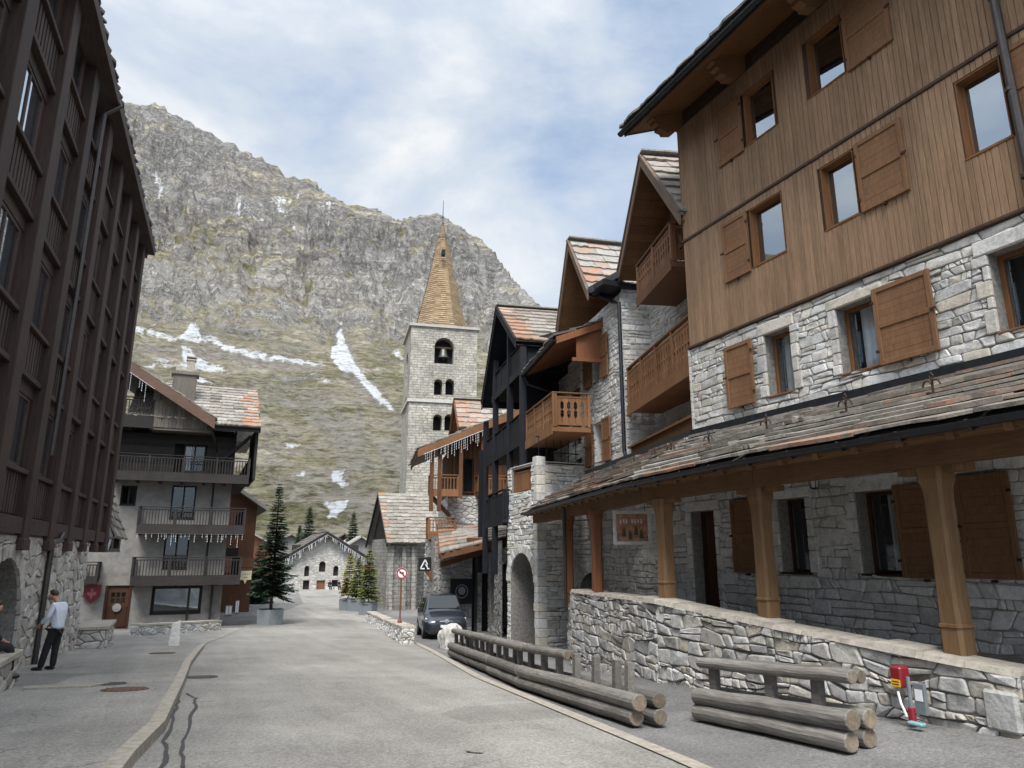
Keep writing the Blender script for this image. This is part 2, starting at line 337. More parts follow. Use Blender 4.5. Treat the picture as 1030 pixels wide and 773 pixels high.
def stones(m, F, region, holes, cw, ch, depth=.035, gap=.022, seed=1, big=.25, tilt=.02, rough=1., cut=True, slope=0., o0=0.):
    """rubble stones as real relief on the face of a wall; region = convex polygon in (s,z)"""
    rg = random.Random(seed); ax = cw/ch
    if area(region) < 0: region = region[::-1]
    x0 = min(p[0] for p in region); x1 = max(p[0] for p in region); y0 = min(p[1] for p in region); y1 = max(p[1] for p in region)
    nx = int((x1-x0)/cw)+3; ny = int((y1-y0)/ch)+3
    G = {}
    for j in range(-1, ny):
        for i in range(-1, nx):
            if rg.random() < big: continue
            s_ = x0+(i+.5+(j % 2)*.5+rg.uniform(-.42, .42)*rough)*cw; z_ = y0+(j+.5+rg.uniform(-.36, .36)*rough)*ch
            G[(i, j)] = (s_/ax, z_+slope*s_, s_, rg.uniform(0, ch*ch*.25))
    edges = []
    for i in range(len(region)):
        a, b = region[i], region[(i+1) % len(region)]; L = sqrt((b[0]-a[0])**2+(b[1]-a[1])**2)
        if L > 1e-6: nxx, nyy = (b[1]-a[1])/L, -(b[0]-a[0])/L; edges.append((nxx, nyy, nxx*a[0]+nyy*a[1]))
    for (i, j), (px_, py_, ps, pw) in G.items():
        R = 2.2*ch; poly = [(px_-R, py_-R), (px_+R, py_-R), (px_+R, py_+R), (px_-R, py_+R)]
        for dj in range(-3, 4):
            for di in range(-3, 4):
                q = G.get((i+di, j+dj))
                if q is None or (di == 0 and dj == 0): continue
                a, b = q[0]-px_, q[1]-py_; dd = a*a+b*b
                if dd > (4.2*ch)**2: continue
                c = (q[0]**2+q[1]**2-px_**2-py_**2+pw-q[3])/2
                poly = clip(poly, a, b, c)
                if len(poly) < 3: break
            if len(poly) < 3: break
        if len(poly) < 3: continue
        poly = [(x*ax, y-slope*x*ax) for x, y in poly]
        for e in edges:
            poly = clip(poly, *e)
            if len(poly) < 3: break
        if len(poly) < 3: continue
        dead = False
        for h in holes:
            bx0 = min(p[0] for p in poly); bx1 = max(p[0] for p in poly); by0 = min(p[1] for p in poly); by1 = max(p[1] for p in poly)
            s0, s1, z0, z1 = h[:4]
            arch = len(h) > 4
            top = z1+((s1-s0)/2 if arch else 0)
            if bx1 <= s0 or bx0 >= s1 or by1 <= z0 or by0 >= top: continue
            c = cen(poly)
            if arch and c[1] > z1:
                cx, cz, r = (s0+s1)/2, z1, (s1-s0)/2; dx, dz = c[0]-cx, c[1]-cz; L = sqrt(dx*dx+dz*dz) or 1
                dx /= L; dz /= L; poly = clip(poly, -dx, -dz, -(dx*cx+dz*cz+r))
            else:
                best = max((clip(poly, 1, 0, s0), clip(poly, -1, 0, -s1), clip(poly, 0, 1, z0), clip(poly, 0, -1, -top)), key=lambda q: abs(area(q)))
                poly = best
            if abs(area(poly)) < .15*cw*ch: dead = True; break
        if dead: continue
        A = inset(poly, gap/2)
        if len(A) < 3 or abs(area(A)) < .06*cw*ch: continue
        # knock the corners off
        if cut:
            B = []
            n = len(A)
            for k in range(n):
                p, q, r_ = A[k-1], A[k], A[(k+1) % n]; t = rg.uniform(.05, .16)
                B += [(q[0]+(p[0]-q[0])*t, q[1]+(p[1]-q[1])*t), (q[0]+(r_[0]-q[0])*t, q[1]+(r_[1]-q[1])*t)]
            A = B
        c = cen(A); n = len(A); sz = sqrt(abs(area(A)))
        ch1 = min(.012, sz*.06); ch2 = min(.032, sz*.17)
        f1 = 1-2*ch1/max(sz, .05); f2 = 1-2*ch2/max(sz, .05)
        d = depth*rg.uniform(.55, 1.25); ts, tz = rg.uniform(-tilt, tilt)/max(sz, .1), rg.uniform(-tilt, tilt)/max(sz, .1)
        def lay(f, o): return [F.w(c[0]+(x-c[0])*f, o0+(o+(x-c[0])*ts+(z-c[1])*tz if o > 0 else o), c[1]+(z-c[1])*f) for x, z in A]
        vs = lay(1, -.02)+lay(1, d*.35)+lay(f1, d*.8)+lay(f2, d)
        fs = []
        for L in range(3):
            for k in range(n): q = (k+1) % n; fs.append((L*n+k, L*n+q, L*n+n+q, L*n+n+k))
        # fan the front with a jittered centre so that the face is not dead flat
        b0 = len(vs); vs.append(F.w(c[0]+rg.uniform(-.15, .15)*sz, o0+d+rg.uniform(-.2, .45)*depth, c[1]+rg.uniform(-.12, .12)*sz))
        for k in range(n): fs.append((3*n+k, 3*n+(k+1) % n, b0))
        m.add(vs, fs, r=rg.random())
def courses(m, F, region, holes, ch=.15, depth=.03, gap=.013, seed=1, aspect=(1.1, 3.4), wav=.35, tilt=.015, o0=0.):
    """roughly coursed angular stones: wavy beds, slanted joints, some stones split in two"""
    rg = random.Random(seed)
    if area(region) < 0: region = region[::-1]
    x0 = min(p[0] for p in region); x1 = max(p[0] for p in region); y0 = min(p[1] for p in region); y1 = max(p[1] for p in region)
    edges = []
    for i in range(len(region)):
        a, b = region[i], region[(i+1) % len(region)]; L = sqrt((b[0]-a[0])**2+(b[1]-a[1])**2)
        if L > 1e-6: nx, ny = (b[1]-a[1])/L, -(b[0]-a[0])/L; edges.append((nx, ny, nx*a[0]+ny*a[1]))
    beds = [y0-.1]
    while beds[-1] < y1+.1: beds.append(beds[-1]+ch*rg.uniform(.6, 1.5))
    def bed(j, s): return beds[j]+wav*ch*(noise.noise(Vector((s*1.1, j*7.3+seed, seed*.7)))+.6*noise.noise(Vector((s*3.1, j*3.1, seed))))
    for j in range(len(beds)-1):
        s = x0-rg.uniform(0, .3); sk = 0.
        while s < x1:
            hh = beds[j+1]-beds[j]; w = hh*rg.uniform(*aspect); sk2 = rg.uniform(-.3, .3)*hh; e = s+w
            polys = []
            A = (s-sk, bed(j, s)); B = (e-sk2, bed(j, e)); C = (e+sk2, bed(j+1, e)); D_ = (s+sk, bed(j+1, s))
            q = rg.random()
            if q < .3 and hh > ch*.8:
                t0, t1 = rg.uniform(.35, .65), rg.uniform(.35, .65); P = (A[0]+(D_[0]-A[0])*t0, A[1]+(D_[1]-A[1])*t0); Q = (B[0]+(C[0]-B[0])*t1, B[1]+(C[1]-B[1])*t1); polys = [[A, B, Q, P], [P, Q, C, D_]]
            elif q < .42:
                t0, t1 = rg.uniform(.3, .7), rg.uniform(.3, .7); P = (A[0]+(B[0]-A[0])*t0, A[1]+(B[1]-A[1])*t0); Q = (D_[0]+(C[0]-D_[0])*t1, D_[1]+(C[1]-D_[1])*t1); polys = [[A, P, Q, D_], [P, B, C, Q]]
            else: polys = [[A, B, C, D_]]
            s = e; sk = sk2
            for poly in polys:
                for ed in edges:
                    poly = clip(poly, *ed)
                    if len(poly) < 3: break
                if len(poly) < 3: continue
                dead = False
                for h in holes:
                    s0, s1, z0, z1 = h[:4]; arch = len(h) > 4; top = z1+((s1-s0)/2 if arch else 0)
                    bx0 = min(p[0] for p in poly); bx1 = max(p[0] for p in poly); by0 = min(p[1] for p in poly); by1 = max(p[1] for p in poly)
                    if bx1 <= s0 or bx0 >= s1 or by1 <= z0 or by0 >= top: continue
                    c = cen(poly)
                    if arch and c[1] > z1:
                        cx, cz, r = (s0+s1)/2, z1, (s1-s0)/2; dx, dz = c[0]-cx, c[1]-cz; L = sqrt(dx*dx+dz*dz) or 1; dx /= L; dz /= L; poly = clip(poly, -dx, -dz, -(dx*cx+dz*cz+r))
                    else: poly = max((clip(poly, 1, 0, s0), clip(poly, -1, 0, -s1), clip(poly, 0, 1, z0), clip(poly, 0, -1, -top)), key=lambda q_: abs(area(q_)))
                    if len(poly) < 3 or abs(area(poly)) < .0012: dead = True; break
                if dead: continue
                S_ = inset(poly, gap/2)
                if len(S_) < 3 or abs(area(S_)) < .001: continue
                R2 = []; n = len(S_)
                for k in range(n):
                    p, q_, r_ = S_[k-1], S_[k], S_[(k+1) % n]; t = rg.uniform(.03, .16); t2 = rg.uniform(.03, .16)
                    R2 += [(q_[0]+(p[0]-q_[0])*t, q_[1]+(p[1]-q_[1])*t2), (q_[0]+(r_[0]-q_[0])*t2, q_[1]+(r_[1]-q_[1])*t)]
                S_ = R2; n = len(S_); c = cen(S_); sz = sqrt(abs(area(S_))); f1 = 1-min(.02, .1*sz)/max(sz, .05); f2 = 1-min(.05, .28*sz)/max(sz, .05)
                d = depth*rg.uniform(.45, 1.35); ts, tz = rg.uniform(-tilt, tilt)/max(sz, .1), rg.uniform(-tilt, tilt)/max(sz, .1)
                lay = lambda f, o: [F.w(c[0]+(x-c[0])*f, o0+(o+(x-c[0])*ts+(z-c[1])*tz if o > 0 else o), c[1]+(z-c[1])*f) for x, z in S_]
                vs = lay(1, -.02)+lay(1, d*.4)+lay(f1, d*.85)+lay(f2, d); fs = [(L*n+k, L*n+(k+1) % n, L*n+n+(k+1) % n, L*n+n+k) for L in range(3) for k in range(n)]
                b0 = len(vs); vs.append(F.w(c[0]+rg.uniform(-.2, .2)*sz, o0+d+rg.uniform(-.25, .45)*depth, c[1]+rg.uniform(-.12, .12)*sz)); fs += [(3*n+k, 3*n+(k+1) % n, b0) for k in range(n)]
                m.add(vs, fs, r=rg.random())
def backing(m, F, s0, s1, z0, z1, holes, depth=.35, o=0., back=True, **k):
    k.setdefault('mi', 1)
    """the wall behind the stones: a sheet with openings and their reveals"""
    hs = []
    for h in holes: hs.append((h[0], h[1], h[2], h[3]+((h[1]-h[0])/2 if len(h) > 4 else 0)))
    ss = sorted({s0, s1, *[min(max(q, s0), s1) for h in hs for q in h[:2]]}); zs = sorted({z0, z1, *[min(max(q, z0), z1) for h in hs for q in h[2:4]]})
    for a, b in zip(ss, ss[1:]):
        for c, d in zip(zs, zs[1:]):
            mx, mz = (a+b)/2, (c+d)/2
            if any(h[0] < mx < h[1] and h[2] < mz < h[3] for h in hs): continue
            m.quad(F.w(a, o, c), F.w(b, o, c), F.w(b, o, d), F.w(a, o, d), **k)
    for h in holes:
        a, b, c, d = h[:4]; i = o-depth
        m.quad(F.w(a, o, c), F.w(a, i, c), F.w(a, i, d), F.w(a, o, d), **k); m.quad(F.w(b, o, c), F.w(b, o, d), F.w(b, i, d), F.w(b, i, c), **k)
        m.quad(F.w(a, o, c), F.w(b, o, c), F.w(b, i, c), F.w(a, i, c), **k)
        if len(h) > 4:
            r = (b-a)/2; cx = (a+b)/2; K = 10
            P = [(cx-r*cos(pi*t/K), d+r*sin(pi*t/K)) for t in range(K+1)]
            for p, q in zip(P, P[1:]):
                m.quad(F.w(p[0], o, p[1]), F.w(q[0], o, q[1]), F.w(q[0], i, q[1]), F.w(p[0], i, p[1]), **k)
                t0 = d+r
                m.quad(F.w(p[0], o, p[1]), F.w(q[0], o, q[1]), F.w(q[0], o, t0), F.w(p[0], o, t0), **k)
        else:
            m.quad(F.w(a, o, d), F.w(a, i, d), F.w(b, i, d), F.w(b, o, d), **k)
def dressed(m, F, h, w=.2, hh=.22, d=.05, seed=0, lintel=True, sill=False, o=0.):
    """larger dressed stones round an opening (jambs and lintel)"""
    rg = random.Random(seed); s0, s1, z0, z1 = h[:4]
    for side in (0, 1):
        z = z0
        while z < z1-.03:
            k = min(rg.uniform(.75, 1.6)*hh, z1-z)
            if z1-z-k < .1: k = z1-z
            ww = w*rg.uniform(.6, 1.5); a, b = (s0-ww, s0) if side == 0 else (s1, s1+ww)
            m.cbox(F, a+.004, b-.004 if side == 0 else b, o-.02, o+d*rg.uniform(.8, 1.15), z+.006, z+k-.006, c=.014, r=rg.random()); z += k
    if lintel: m.cbox(F, s0-w*rg.uniform(.7, 1.3), s1+w*rg.uniform(.7, 1.3), o-.02, o+d*1.15, z1+.005, z1+hh*rg.uniform(.75, 1.05), c=.016, r=rg.uniform(.5, .7))
    if sill: m.cbox(F, s0-.06, s1+.06, o-.02, o+d*1.6, z0-.09, z0-.004, c=.012, r=rg.random())
def arch_ring(m, F, h, w=.3, d=.05, n=13, seed=0, o=0.):
    rg = random.Random(seed); s0, s1, z0, z1 = h[:4]; r = (s1-s0)/2; cx = (s0+s1)/2
    for i in range(n):
        a0, a1 = pi*(i+.06)/n, pi*(i+.94)/n; R = r+w*rg.uniform(.85, 1.2); dd = d*rg.uniform(.8, 1.2)
        P = [(cx-q*cos(a), z1+q*sin(a)) for q, a in ((r, a0), (r, a1), (R, a1), (R, a0))]
        m.prism(P, lambda s, z: F.w(s, o-.02, z), lambda s, z: F.w(s, o+dd, z), r=rg.random())
def boards(m, F, s0, s1, z0, z1, holes, w=.13, o0=0., o1=.022, seed=1, vertical=True, top=None, gap=.006):
    """board cladding; top(s) optionally gives the upper end of each board"""
    rg = random.Random(seed); s = s0
    while s < s1-.01:
        ww = min(w*rg.uniform(.85, 1.15), s1-s)
        segs = [(z0, z1 if top is None else top(s+ww/2))]
        for h in holes:
            if s+ww > h[0]+.01 and s < h[1]-.01:
                new = []
                for a, b in segs:
                    if h[2] > a: new.append((a, min(b, h[2])))
                    if h[3] < b: new.append((max(a, h[3]), b))
                segs = [q for q in new if q[1]-q[0] > .01]
        cuts = []
        for h in holes: pass
        a_, b_ = s+gap/2, s+ww-gap/2
        r = rg.random(); d = o1*rg.uniform(.85, 1.15); c = .006
        for a, b in segs:
            if b-a < .02: continue
            if vertical:
                P = [(a_, o0), (a_+.001, o0+d-c), (a_+c, o0+d), (b_-c, o0+d), (b_-.001, o0+d-c), (b_, o0)]
                m.prism(P, lambda x, y: F.w(x, y, a), lambda x, y: F.w(x, y, b), r=r)
        s += ww
def hboards(m, F, s0, s1, z0, z1, w=.15, o0=0., o1=.02, seed=1):
    rg = random.Random(seed); z = z0
    while z < z1-.01:
        ww = min(w, z1-z); m.fbox(F, s0, s1, o0, o0+o1*rg.uniform(.85, 1.15), z+.003, z+ww-.003, r=rg.random()); z += ww
def slabs(m, E0, E1, R0, R1, rows, w=(.45, 1.1), th=(.035, .07), over=.35, lich=None, seed=1, proud=.06, tilt=1.):
    """irregular split stone slabs laid in rows up a roof plane: E0-E1 eave, R0-R1 upper edge"""
    rg = random.Random(seed); E0, E1, R0, R1 = map(Vector, (E0, E1, R0, R1))
    n = (E1-E0).cross(R0-E0).normalized()
    if n.z < 0: n = -n
    L = ((E1-E0).length+(R1-R0).length)/2
    def P(u, v): return (E0*(1-u)+E1*u)*(1-v)+(R0*(1-u)+R1*u)*v
    for j in range(rows):
        v0, v1 = j/rows, min(1, (j+1+over)/rows)
        u = -rg.uniform(0, .3)*w[0]/L
        while u < 1:
            du = rg.uniform(*w)/L; a, b = max(0, u+.004/L*3), min(1, u+du)
            u += du
            if b-a < .06/L: continue
            t = rg.uniform(*th); lo = proud+rg.uniform(-.01, .015); jit = lambda: rg.uniform(-.16, .10)/rows
            k = 5; front = []
            for q in range(k):
                uu = a+(b-a)*q/(k-1); front.append((uu, v0+(jit() if 0 < q < k-1 else jit()*.5)-(.0 if j else .15/rows)))
            pts = front+[(b, v1), (a, v1)]
            lift = [lo*tilt]*k+[.008, .008]
            bot = [P(*p)+n*l for p, l in zip(pts, lift)]; tp = [p+n*(t if i < k else t*.6) for i, p in enumerate(bot)]
            # rounded upper front edge
            tp = [p+(P(pp[0], min(1, pp[1]+.04/rows))-P(*pp)) if i < k else p for i, (p, pp) in enumerate(zip(tp, pts))]
            nn = k+2; li = lich((a+b)/2, (v0+v1)/2, rg) if lich else 0.
            m.add(bot+tp, [tuple(range(nn-1, -1, -1)), tuple(range(nn, 2*nn))]+[(i, (i+1) % nn, nn+(i+1) % nn, nn+i) for i in range(nn)], r=rg.random(), l=li)
def slab_plane(m, E0, E1, R0, R1, t=.05, **k):       # sheathing under a roof plane
    E0, E1, R0, R1 = map(Vector, (E0, E1, R0, R1)); n = (E1-E0).cross(R0-E0).normalized()
    if n.z < 0: n = -n
    q = [E0, E1, R1, R0]; return m.hexa([p-n*t for p in q]+q, **k)
def curtain(m, F, s0, s1, o, z0, z1, folds=7, amp=.02, **k):
    n = folds*6; vs = []; fs = []
    for i in range(n+1):
        s = s0+(s1-s0)*i/n; q = o+amp*sin(i/6*2*pi)+amp*.4*sin(i*1.7)
        vs += [F.w(s, q, z0), F.w(s, q*1, z1)]
    for i in range(n): fs.append((2*i, 2*i+2, 2*i+3, 2*i+1))
    m.add(vs, fs, **k)
def window(par, F, s0, s1, z0, z1, rec=.16, fw=.07, frame=None, glass=None, curt=(0, 1), cz=0., mull=0, o=0., lining=None, sill=True, label=None, muntin=0, pane_tilt=0.):
    """casement set back in its opening: frame (part) with pane and curtain (sub-parts)"""
    m = M(); fr = frame or MT['winframe']
    i = o-rec
    for a, b, c, d in ((s0, s0+fw, z0, z1), (s1-fw, s1, z0, z1), (s0+fw, s1-fw, z0, z0+fw), (s0+fw, s1-fw, z1-fw, z1)):
        m.cbox(F, a, b, i-.05, i, c, d, c=.006)
    for q in range(mull):
        x = s0+(s1-s0)*(q+1)/(mull+1); m.cbox(F, x-fw*.5, x+fw*.5, i-.05, i-.004, z0+fw, z1-fw, c=.006)
    for q in range(muntin):
        z = z0+(z1-z0)*(q+1)/(muntin+1); m.fbox(F, s0+fw, s1-fw, i-.04, i-.012, z-.018, z+.018)
    if lining:
        for a, b, c, d in ((s0, s0+.02, z0, z1), (s1-.02, s1, z0, z1), (s0+.02, s1-.02, z1-.02, z1), (s0+.02, s1-.02, z0, z0+.02)):
            m.fbox(F, a, b, i, o+.03, c, d)
    if sill: m.cbox(F, s0-.02, s1+.02, i, o+.045, z0-.035, z0+.002, c=.008)
    w = m.build('window', fr, par)
    if label: w['label'] = label
    p = M(); p.quad(F.w(s0+fw-.01, i-.03-pane_tilt, z0+fw-.01), F.w(s1-fw+.01, i-.03, z0+fw-.01), F.w(s1-fw+.01, i-.03, z1-fw+.01), F.w(s0+fw-.01, i-.03-pane_tilt, z1-fw+.01))
    p.build('pane', glass or MT['glass'], w)
    if curt:
        c = M(); curtain(c, F, s0+fw+(s1-s0-2*fw)*curt[0], s0+fw+(s1-s0-2*fw)*curt[1], i-.10, z0+.05+cz, z1-.05, folds=max(3, int((curt[1]-curt[0])*9)))
        c.build('curtain', MT['curtain'], w)
    return w
def shutter(par, F, s0, s1, z0, z1, o=.03, m_=None, hinge=None, rails=2, ang=0.):
    m = M(); t = .035; fw = .085; zm = (z0+z1)/2
    for a, b, c, d in ((s0, s0+fw, z0, z1), (s1-fw, s1, z0, z1), (s0+fw, s1-fw, z0, z0+fw), (s0+fw, s1-fw, z1-fw, z1), (s0+fw, s1-fw, zm-fw/2, zm+fw/2)):
        m.cbox(F, a, b, o, o+t+.012, c, d, c=.005, r=.5+U(-.15, .15))
    for a, b in ((z0+fw, zm-fw/2), (zm+fw/2, z1-fw)):
        n = 5
        for q in range(n): m.fbox(F, s0+fw, s1-fw, o, o+t-.008+U(-.002, .002), a+(b-a)*q/n+.001, a+(b-a)*(q+1)/n-.002, r=.5+U(-.2, .2))
    sh = m.build('shutter', m_ or MT['shutter'], par)
    h = M()
    e = s0 if hinge == 'l' else s1
    for z in (z0+.18*(z1-z0), z1-.18*(z1-z0)): h.fbox(F, e-.03, e+.03, o+t+.012, o+t+.03, z-.02, z+.02)
    c = s1 if hinge == 'l' else s0
    h.fbox(F, c-.05, c+.05, o+t+.012, o+t+.035, zm-.02, zm+.02); h.fbox(F, (s0+s1)/2-.02, (s0+s1)/2+.02, o-.02, o+t+.04, z0-.05, z0-.01)
    h.build('hinge', MT['iron'], sh); return sh
def gutter(m, pts, r=.075, n=6):
    """half-round gutter along pts (closed tube below, open top)"""
    P = [Vector(p) for p in pts]; vs = []; fs = []
    for i, p in enumerate(P):
        d = (P[min(i+1, len(P)-1)]-P[max(i-1, 0)]); d.z = 0; d.normalize(); x = Vector((d.y, -d.x, 0))
        for j in range(n+1):
            a = pi+pi*j/n; vs.append(p+x*cos(a)*r+Vector((0, 0, 1))*sin(a)*r)
        for j in range(n, -1, -1):
            a = pi+pi*j/n; vs.append(p+x*cos(a)*r*.86+Vector((0, 0, 1))*(sin(a)*r*.86+.004))
    k = 2*(n+1)
    for i in range(len(P)-1):
        for j in range(k): q = (j+1) % k; fs.append((i*k+j, i*k+q, i*k+k+q, i*k+k+j))
    fs.append(tuple(range(k))); fs.append(tuple((len(P)-1)*k+j for j in range(k)))
    m.add(vs, fs)
def balustrade(m, F, s0, s1, o, z0, z1, style='plank', pitch=.17, post=1.2, cap=.1, th=.035):
    """street side of a balcony: posts, rails and cut planks or square balusters along s at offset o"""
    n = max(1, round((s1-s0)/post))
    for i in range(n+1):
        s = s0+(s1-s0)*i/n; m.cbox(F, s-.05, s+.05, o-.05, o+.05, z0, z1-.03, c=.008)
    m.cbox(F, s0-.06, s1+.06, o-.065, o+.065, z1-.05, z1+.0, c=.01)
    m.fbox(F, s0, s1, o-.03, o+.03, z0+.06, z0+.13); m.fbox(F, s0, s1, o-.03, o+.03, z1-.2, z1-.14)
    a0, a1 = z0+.13, z1-.14
    k = max(2, round((s1-s0)/pitch))
    for i in range(k):
        c = s0+(s1-s0)*(i+.5)/k; h = (s1-s0)/k
        if style == 'plank':     # cut-out planks: waisted silhouette leaves a gap between neighbours
            w = h*.5-.006; P = [(c-w, a0), (c+w, a0), (c+w, a0+.16), (c+w*.55, a0+.24), (c+w*.5, (a0+a1)/2-.06), (c+w, (a0+a1)/2), (c+w*.5, (a0+a1)/2+.06), (c+w*.55, a1-.24), (c+w, a1-.16), (c+w, a1)]
            P += [(2*c-x, z) for x, z in P[::-1][:-2]]
            P = P[:-0] if False else P
            m.prism(P, lambda s, z: F.w(s, o-th/2, z), lambda s, z: F.w(s, o+th/2, z))
        elif style == 'board':
            m.fbox(F, c-h/2+.004, c+h/2-.004, o-th/2, o+th/2, a0, a1)
        else:
            m.fbox(F, c-.022, c+.022, o-.02, o+.02, a0, a1)
MT['stone_porch'] = stone_mat('lightened_porch_stone', [(.44, .435, .42), (.62, .615, .60), (.52, .51, .48), (.70, .695, .68), (.58, .56, .52), (.64, .64, .63)], sa=.25)  # house stone lightened in colour to offset the shade under the porch
MT['manhole'] = plain_mat('rusty_cast_iron', (.13, .07, .05), .8, .2, nz=.4, sc=25)
MT['iron2'] = plain_mat('grey_cast_iron', (.07, .065, .06), .8, .2, nz=.4, sc=25)
MT['seal'] = plain_mat('bitumen_seal', (.045, .044, .043), .7, nz=.3)
MT['teal'] = plain_mat('turquoise_plastic', (.20, .42, .45), .4)
MT['signred'] = plain_mat('sign_red', (.34, .015, .03), .4, nz=.1)
MT['rustpole'] = plain_mat('rust_brown_pole', (.17, .07, .035), .75, nz=.4)
MT['darkgreen'] = plain_mat('faded_green_paint', (.06, .08, .045), .7)
MT['panelpaint'] = plain_mat('faded_red_ochre_paint', (.46, .24, .16), .7, nz=.6, sc=7)
MT['darkred'] = plain_mat('dark_red_enamel', (.12, .012, .018), .5, nz=.2)
MT['faded_red'] = plain_mat('faded_pink_enamel', (.30, .10, .11), .5, nz=.2)
MT['cream'] = plain_mat('cream_enamel', (.70, .66, .42), .5, nz=.08)
MT['bluegrey'] = plain_mat('blue_grey_frame', (.12, .15, .2), .5)
MT['tyre'] = plain_mat('tyre_rubber', (.015, .015, .016), .8)
MT['headlamp'] = plain_mat('headlamp_glass', (.55, .57, .6), .12, .3, nz=.1)
MT['shirt'] = plain_mat('white_shirt_cloth', (.66, .70, .78), .85, nz=.1, sc=20, bs=.3)
MT['blackcloth'] = plain_mat('black_cloth', (.014, .014, .016), .9, nz=.3)
MT['navy'] = plain_mat('navy_cloth', (.014, .017, .03), .9, nz=.3)
MT['shoe'] = plain_mat('black_leather', (.012, .012, .012), .4)
MT['hair'] = plain_mat('brown_hair', (.05, .025, .015), .6, nz=.5, sc=40)
m_, nt_, b_ = mat('dark_grey_car_paint'); b_.inputs['Base Color'].default_value = (.035, .042, .055, 1); b_.inputs['Metallic'].default_value = .5; b_.inputs['Roughness'].default_value = .33; b_.inputs['Coat Weight'].default_value = .8; b_.inputs['Coat Roughness'].default_value = .05; MT['carpaint'] = m_
m_, nt_, b_ = mat('tinted_car_glass'); b_.inputs['Base Color'].default_value = (.012, .014, .016, 1); b_.inputs['Roughness'].default_value = .03; b_.inputs['IOR'].default_value = 1.6; MT['carglass'] = m_
MT['glass_left'] = glass_mat('left_house_glass', (.45, .5, .55), .4)
# ================================================================== ground, road, pavement
GM = {}
def asphalt(name, col, patch, crack=.5, sc=1.):
    m, nt, b = mat(name); v = mapping(nt, (1, 1, 1))
    n1 = noise_n(nt, v, 26*sc, 8, .88); n2 = noise_n(nt, v, 1.1, 6, .65); n3 = noise_n(nt, v, .28, 4, .6)
    c = mix(nt, ramp(nt, n2.outputs[0], [(.35, 0.), (.7, 1.)]).outputs[0], col, patch)
    c = mix(nt, 1., c, ramp(nt, n1.outputs[0], [(.34, .40), (.5, 1.), (.64, 1.75)]).outputs[0], 'MULTIPLY')
    c = mix(nt, 1., c, ramp(nt, n3.outputs[0], [(.3, .8), (.7, 1.15)]).outputs[0], 'MULTIPLY')
    # hair cracks: thin edges of large distorted cells, only in worn areas
    w = nt.nodes.new('ShaderNodeVectorMath'); w.operation = 'ADD'; nt.links.new(v, w.inputs[0])
    nw = noise_n(nt, v, 2.5, 4, .6); sc_ = nt.nodes.new('ShaderNodeVectorMath'); sc_.operation = 'SCALE'; sc_.inputs['Scale'].default_value = .5
    nt.links.new(nw.outputs['Color'], sc_.inputs[0]); nt.links.new(sc_.outputs[0], w.inputs[1])
    vo = nt.nodes.new('ShaderNodeTexVoronoi'); vo.feature = 'DISTANCE_TO_EDGE'; vo.inputs['Scale'].default_value = 1.25; nt.links.new(w.outputs[0], vo.inputs['Vector'])
    cr = ramp(nt, vo.outputs['Distance'], [(.0, 1.), (.022, 0.)]); nm = noise_n(nt, v, .45, 3, .5); mk = ramp(nt, nm.outputs[0], [(.5, 0.), (.62, 1.)])
    k = mth(nt, 'MULTIPLY', mth(nt, 'MULTIPLY', cr.outputs[0], mk.outputs[0]), crack)
    c = mix(nt, k, c, (.035, .033, .03))
    # darker repair patches, oil spots and long wheel-worn streaks
    pv = nt.nodes.new('ShaderNodeTexVoronoi'); pv.inputs['Scale'].default_value = .16; pv.distance = 'CHEBYCHEV'; nt.links.new(v, pv.inputs['Vector']); ps_ = nt.nodes.new('ShaderNodeSeparateColor'); nt.links.new(pv.outputs['Color'], ps_.inputs[0])
    c = mix(nt, 1., c, ramp(nt, ps_.outputs[0], [(.0, .80), (.18, .82), (.2, 1.), (.8, 1.), (.82, 1.1)]).outputs[0], 'MULTIPLY')
    no = noise_n(nt, v, 2.1, 2, .4); c = mix(nt, 1., c, ramp(nt, no.outputs[0], [(.20, .72), (.30, 1.)]).outputs[0], 'MULTIPLY')
    vs_ = mapping(nt, (1.5, .07, 1), (0, 0, radians(-4))); ns = noise_n(nt, vs_, 1., 6, .7); c = mix(nt, 1., c, ramp(nt, ns.outputs[0], [(.3, .84), (.7, 1.14)]).outputs[0], 'MULTIPLY')
    nt.links.new(c, b.inputs['Base Color']); b.inputs['Roughness'].default_value = .9
    bump(nt, b, mth(nt, 'SUBTRACT', n1.outputs[0], mth(nt, 'MULTIPLY', k, 2.)), .35, .008); return m
MT['road'] = asphalt('road_asphalt', (.20, .19, .172), (.245, .232, .21), .35)
MT['pave'] = asphalt('pavement_asphalt', (.215, .203, .184), (.265, .25, .225), .8)
MT['fore'] = asphalt('forecourt_asphalt', (.125, .121, .117), (.16, .155, .148), .3)
MT['earth'] = plain_mat('gravelly_earth', (.17, .155, .12), .95, nz=.5, sc=1.5, bs=.4)
def sheet(xs_fn, ys, lift=0., nx=8):
    m = M(); W = []
    for y in ys:
        a, b = xs_fn(y); W.append([(a+(b-a)*i/nx, y) for i in range(nx+1)])
    m.add([(x, y, g(x, y)+lift) for r_ in W for x, y in r_], [(j*(nx+1)+i, j*(nx+1)+i+1, (j+1)*(nx+1)+i+1, (j+1)*(nx+1)+i) for j in range(len(ys)-1) for i in range(nx)])
    return m
def frange(a, b, s): return [a+(b-a)*i/max(1, round((b-a)/s)) for i in range(max(1, round((b-a)/s))+1)]
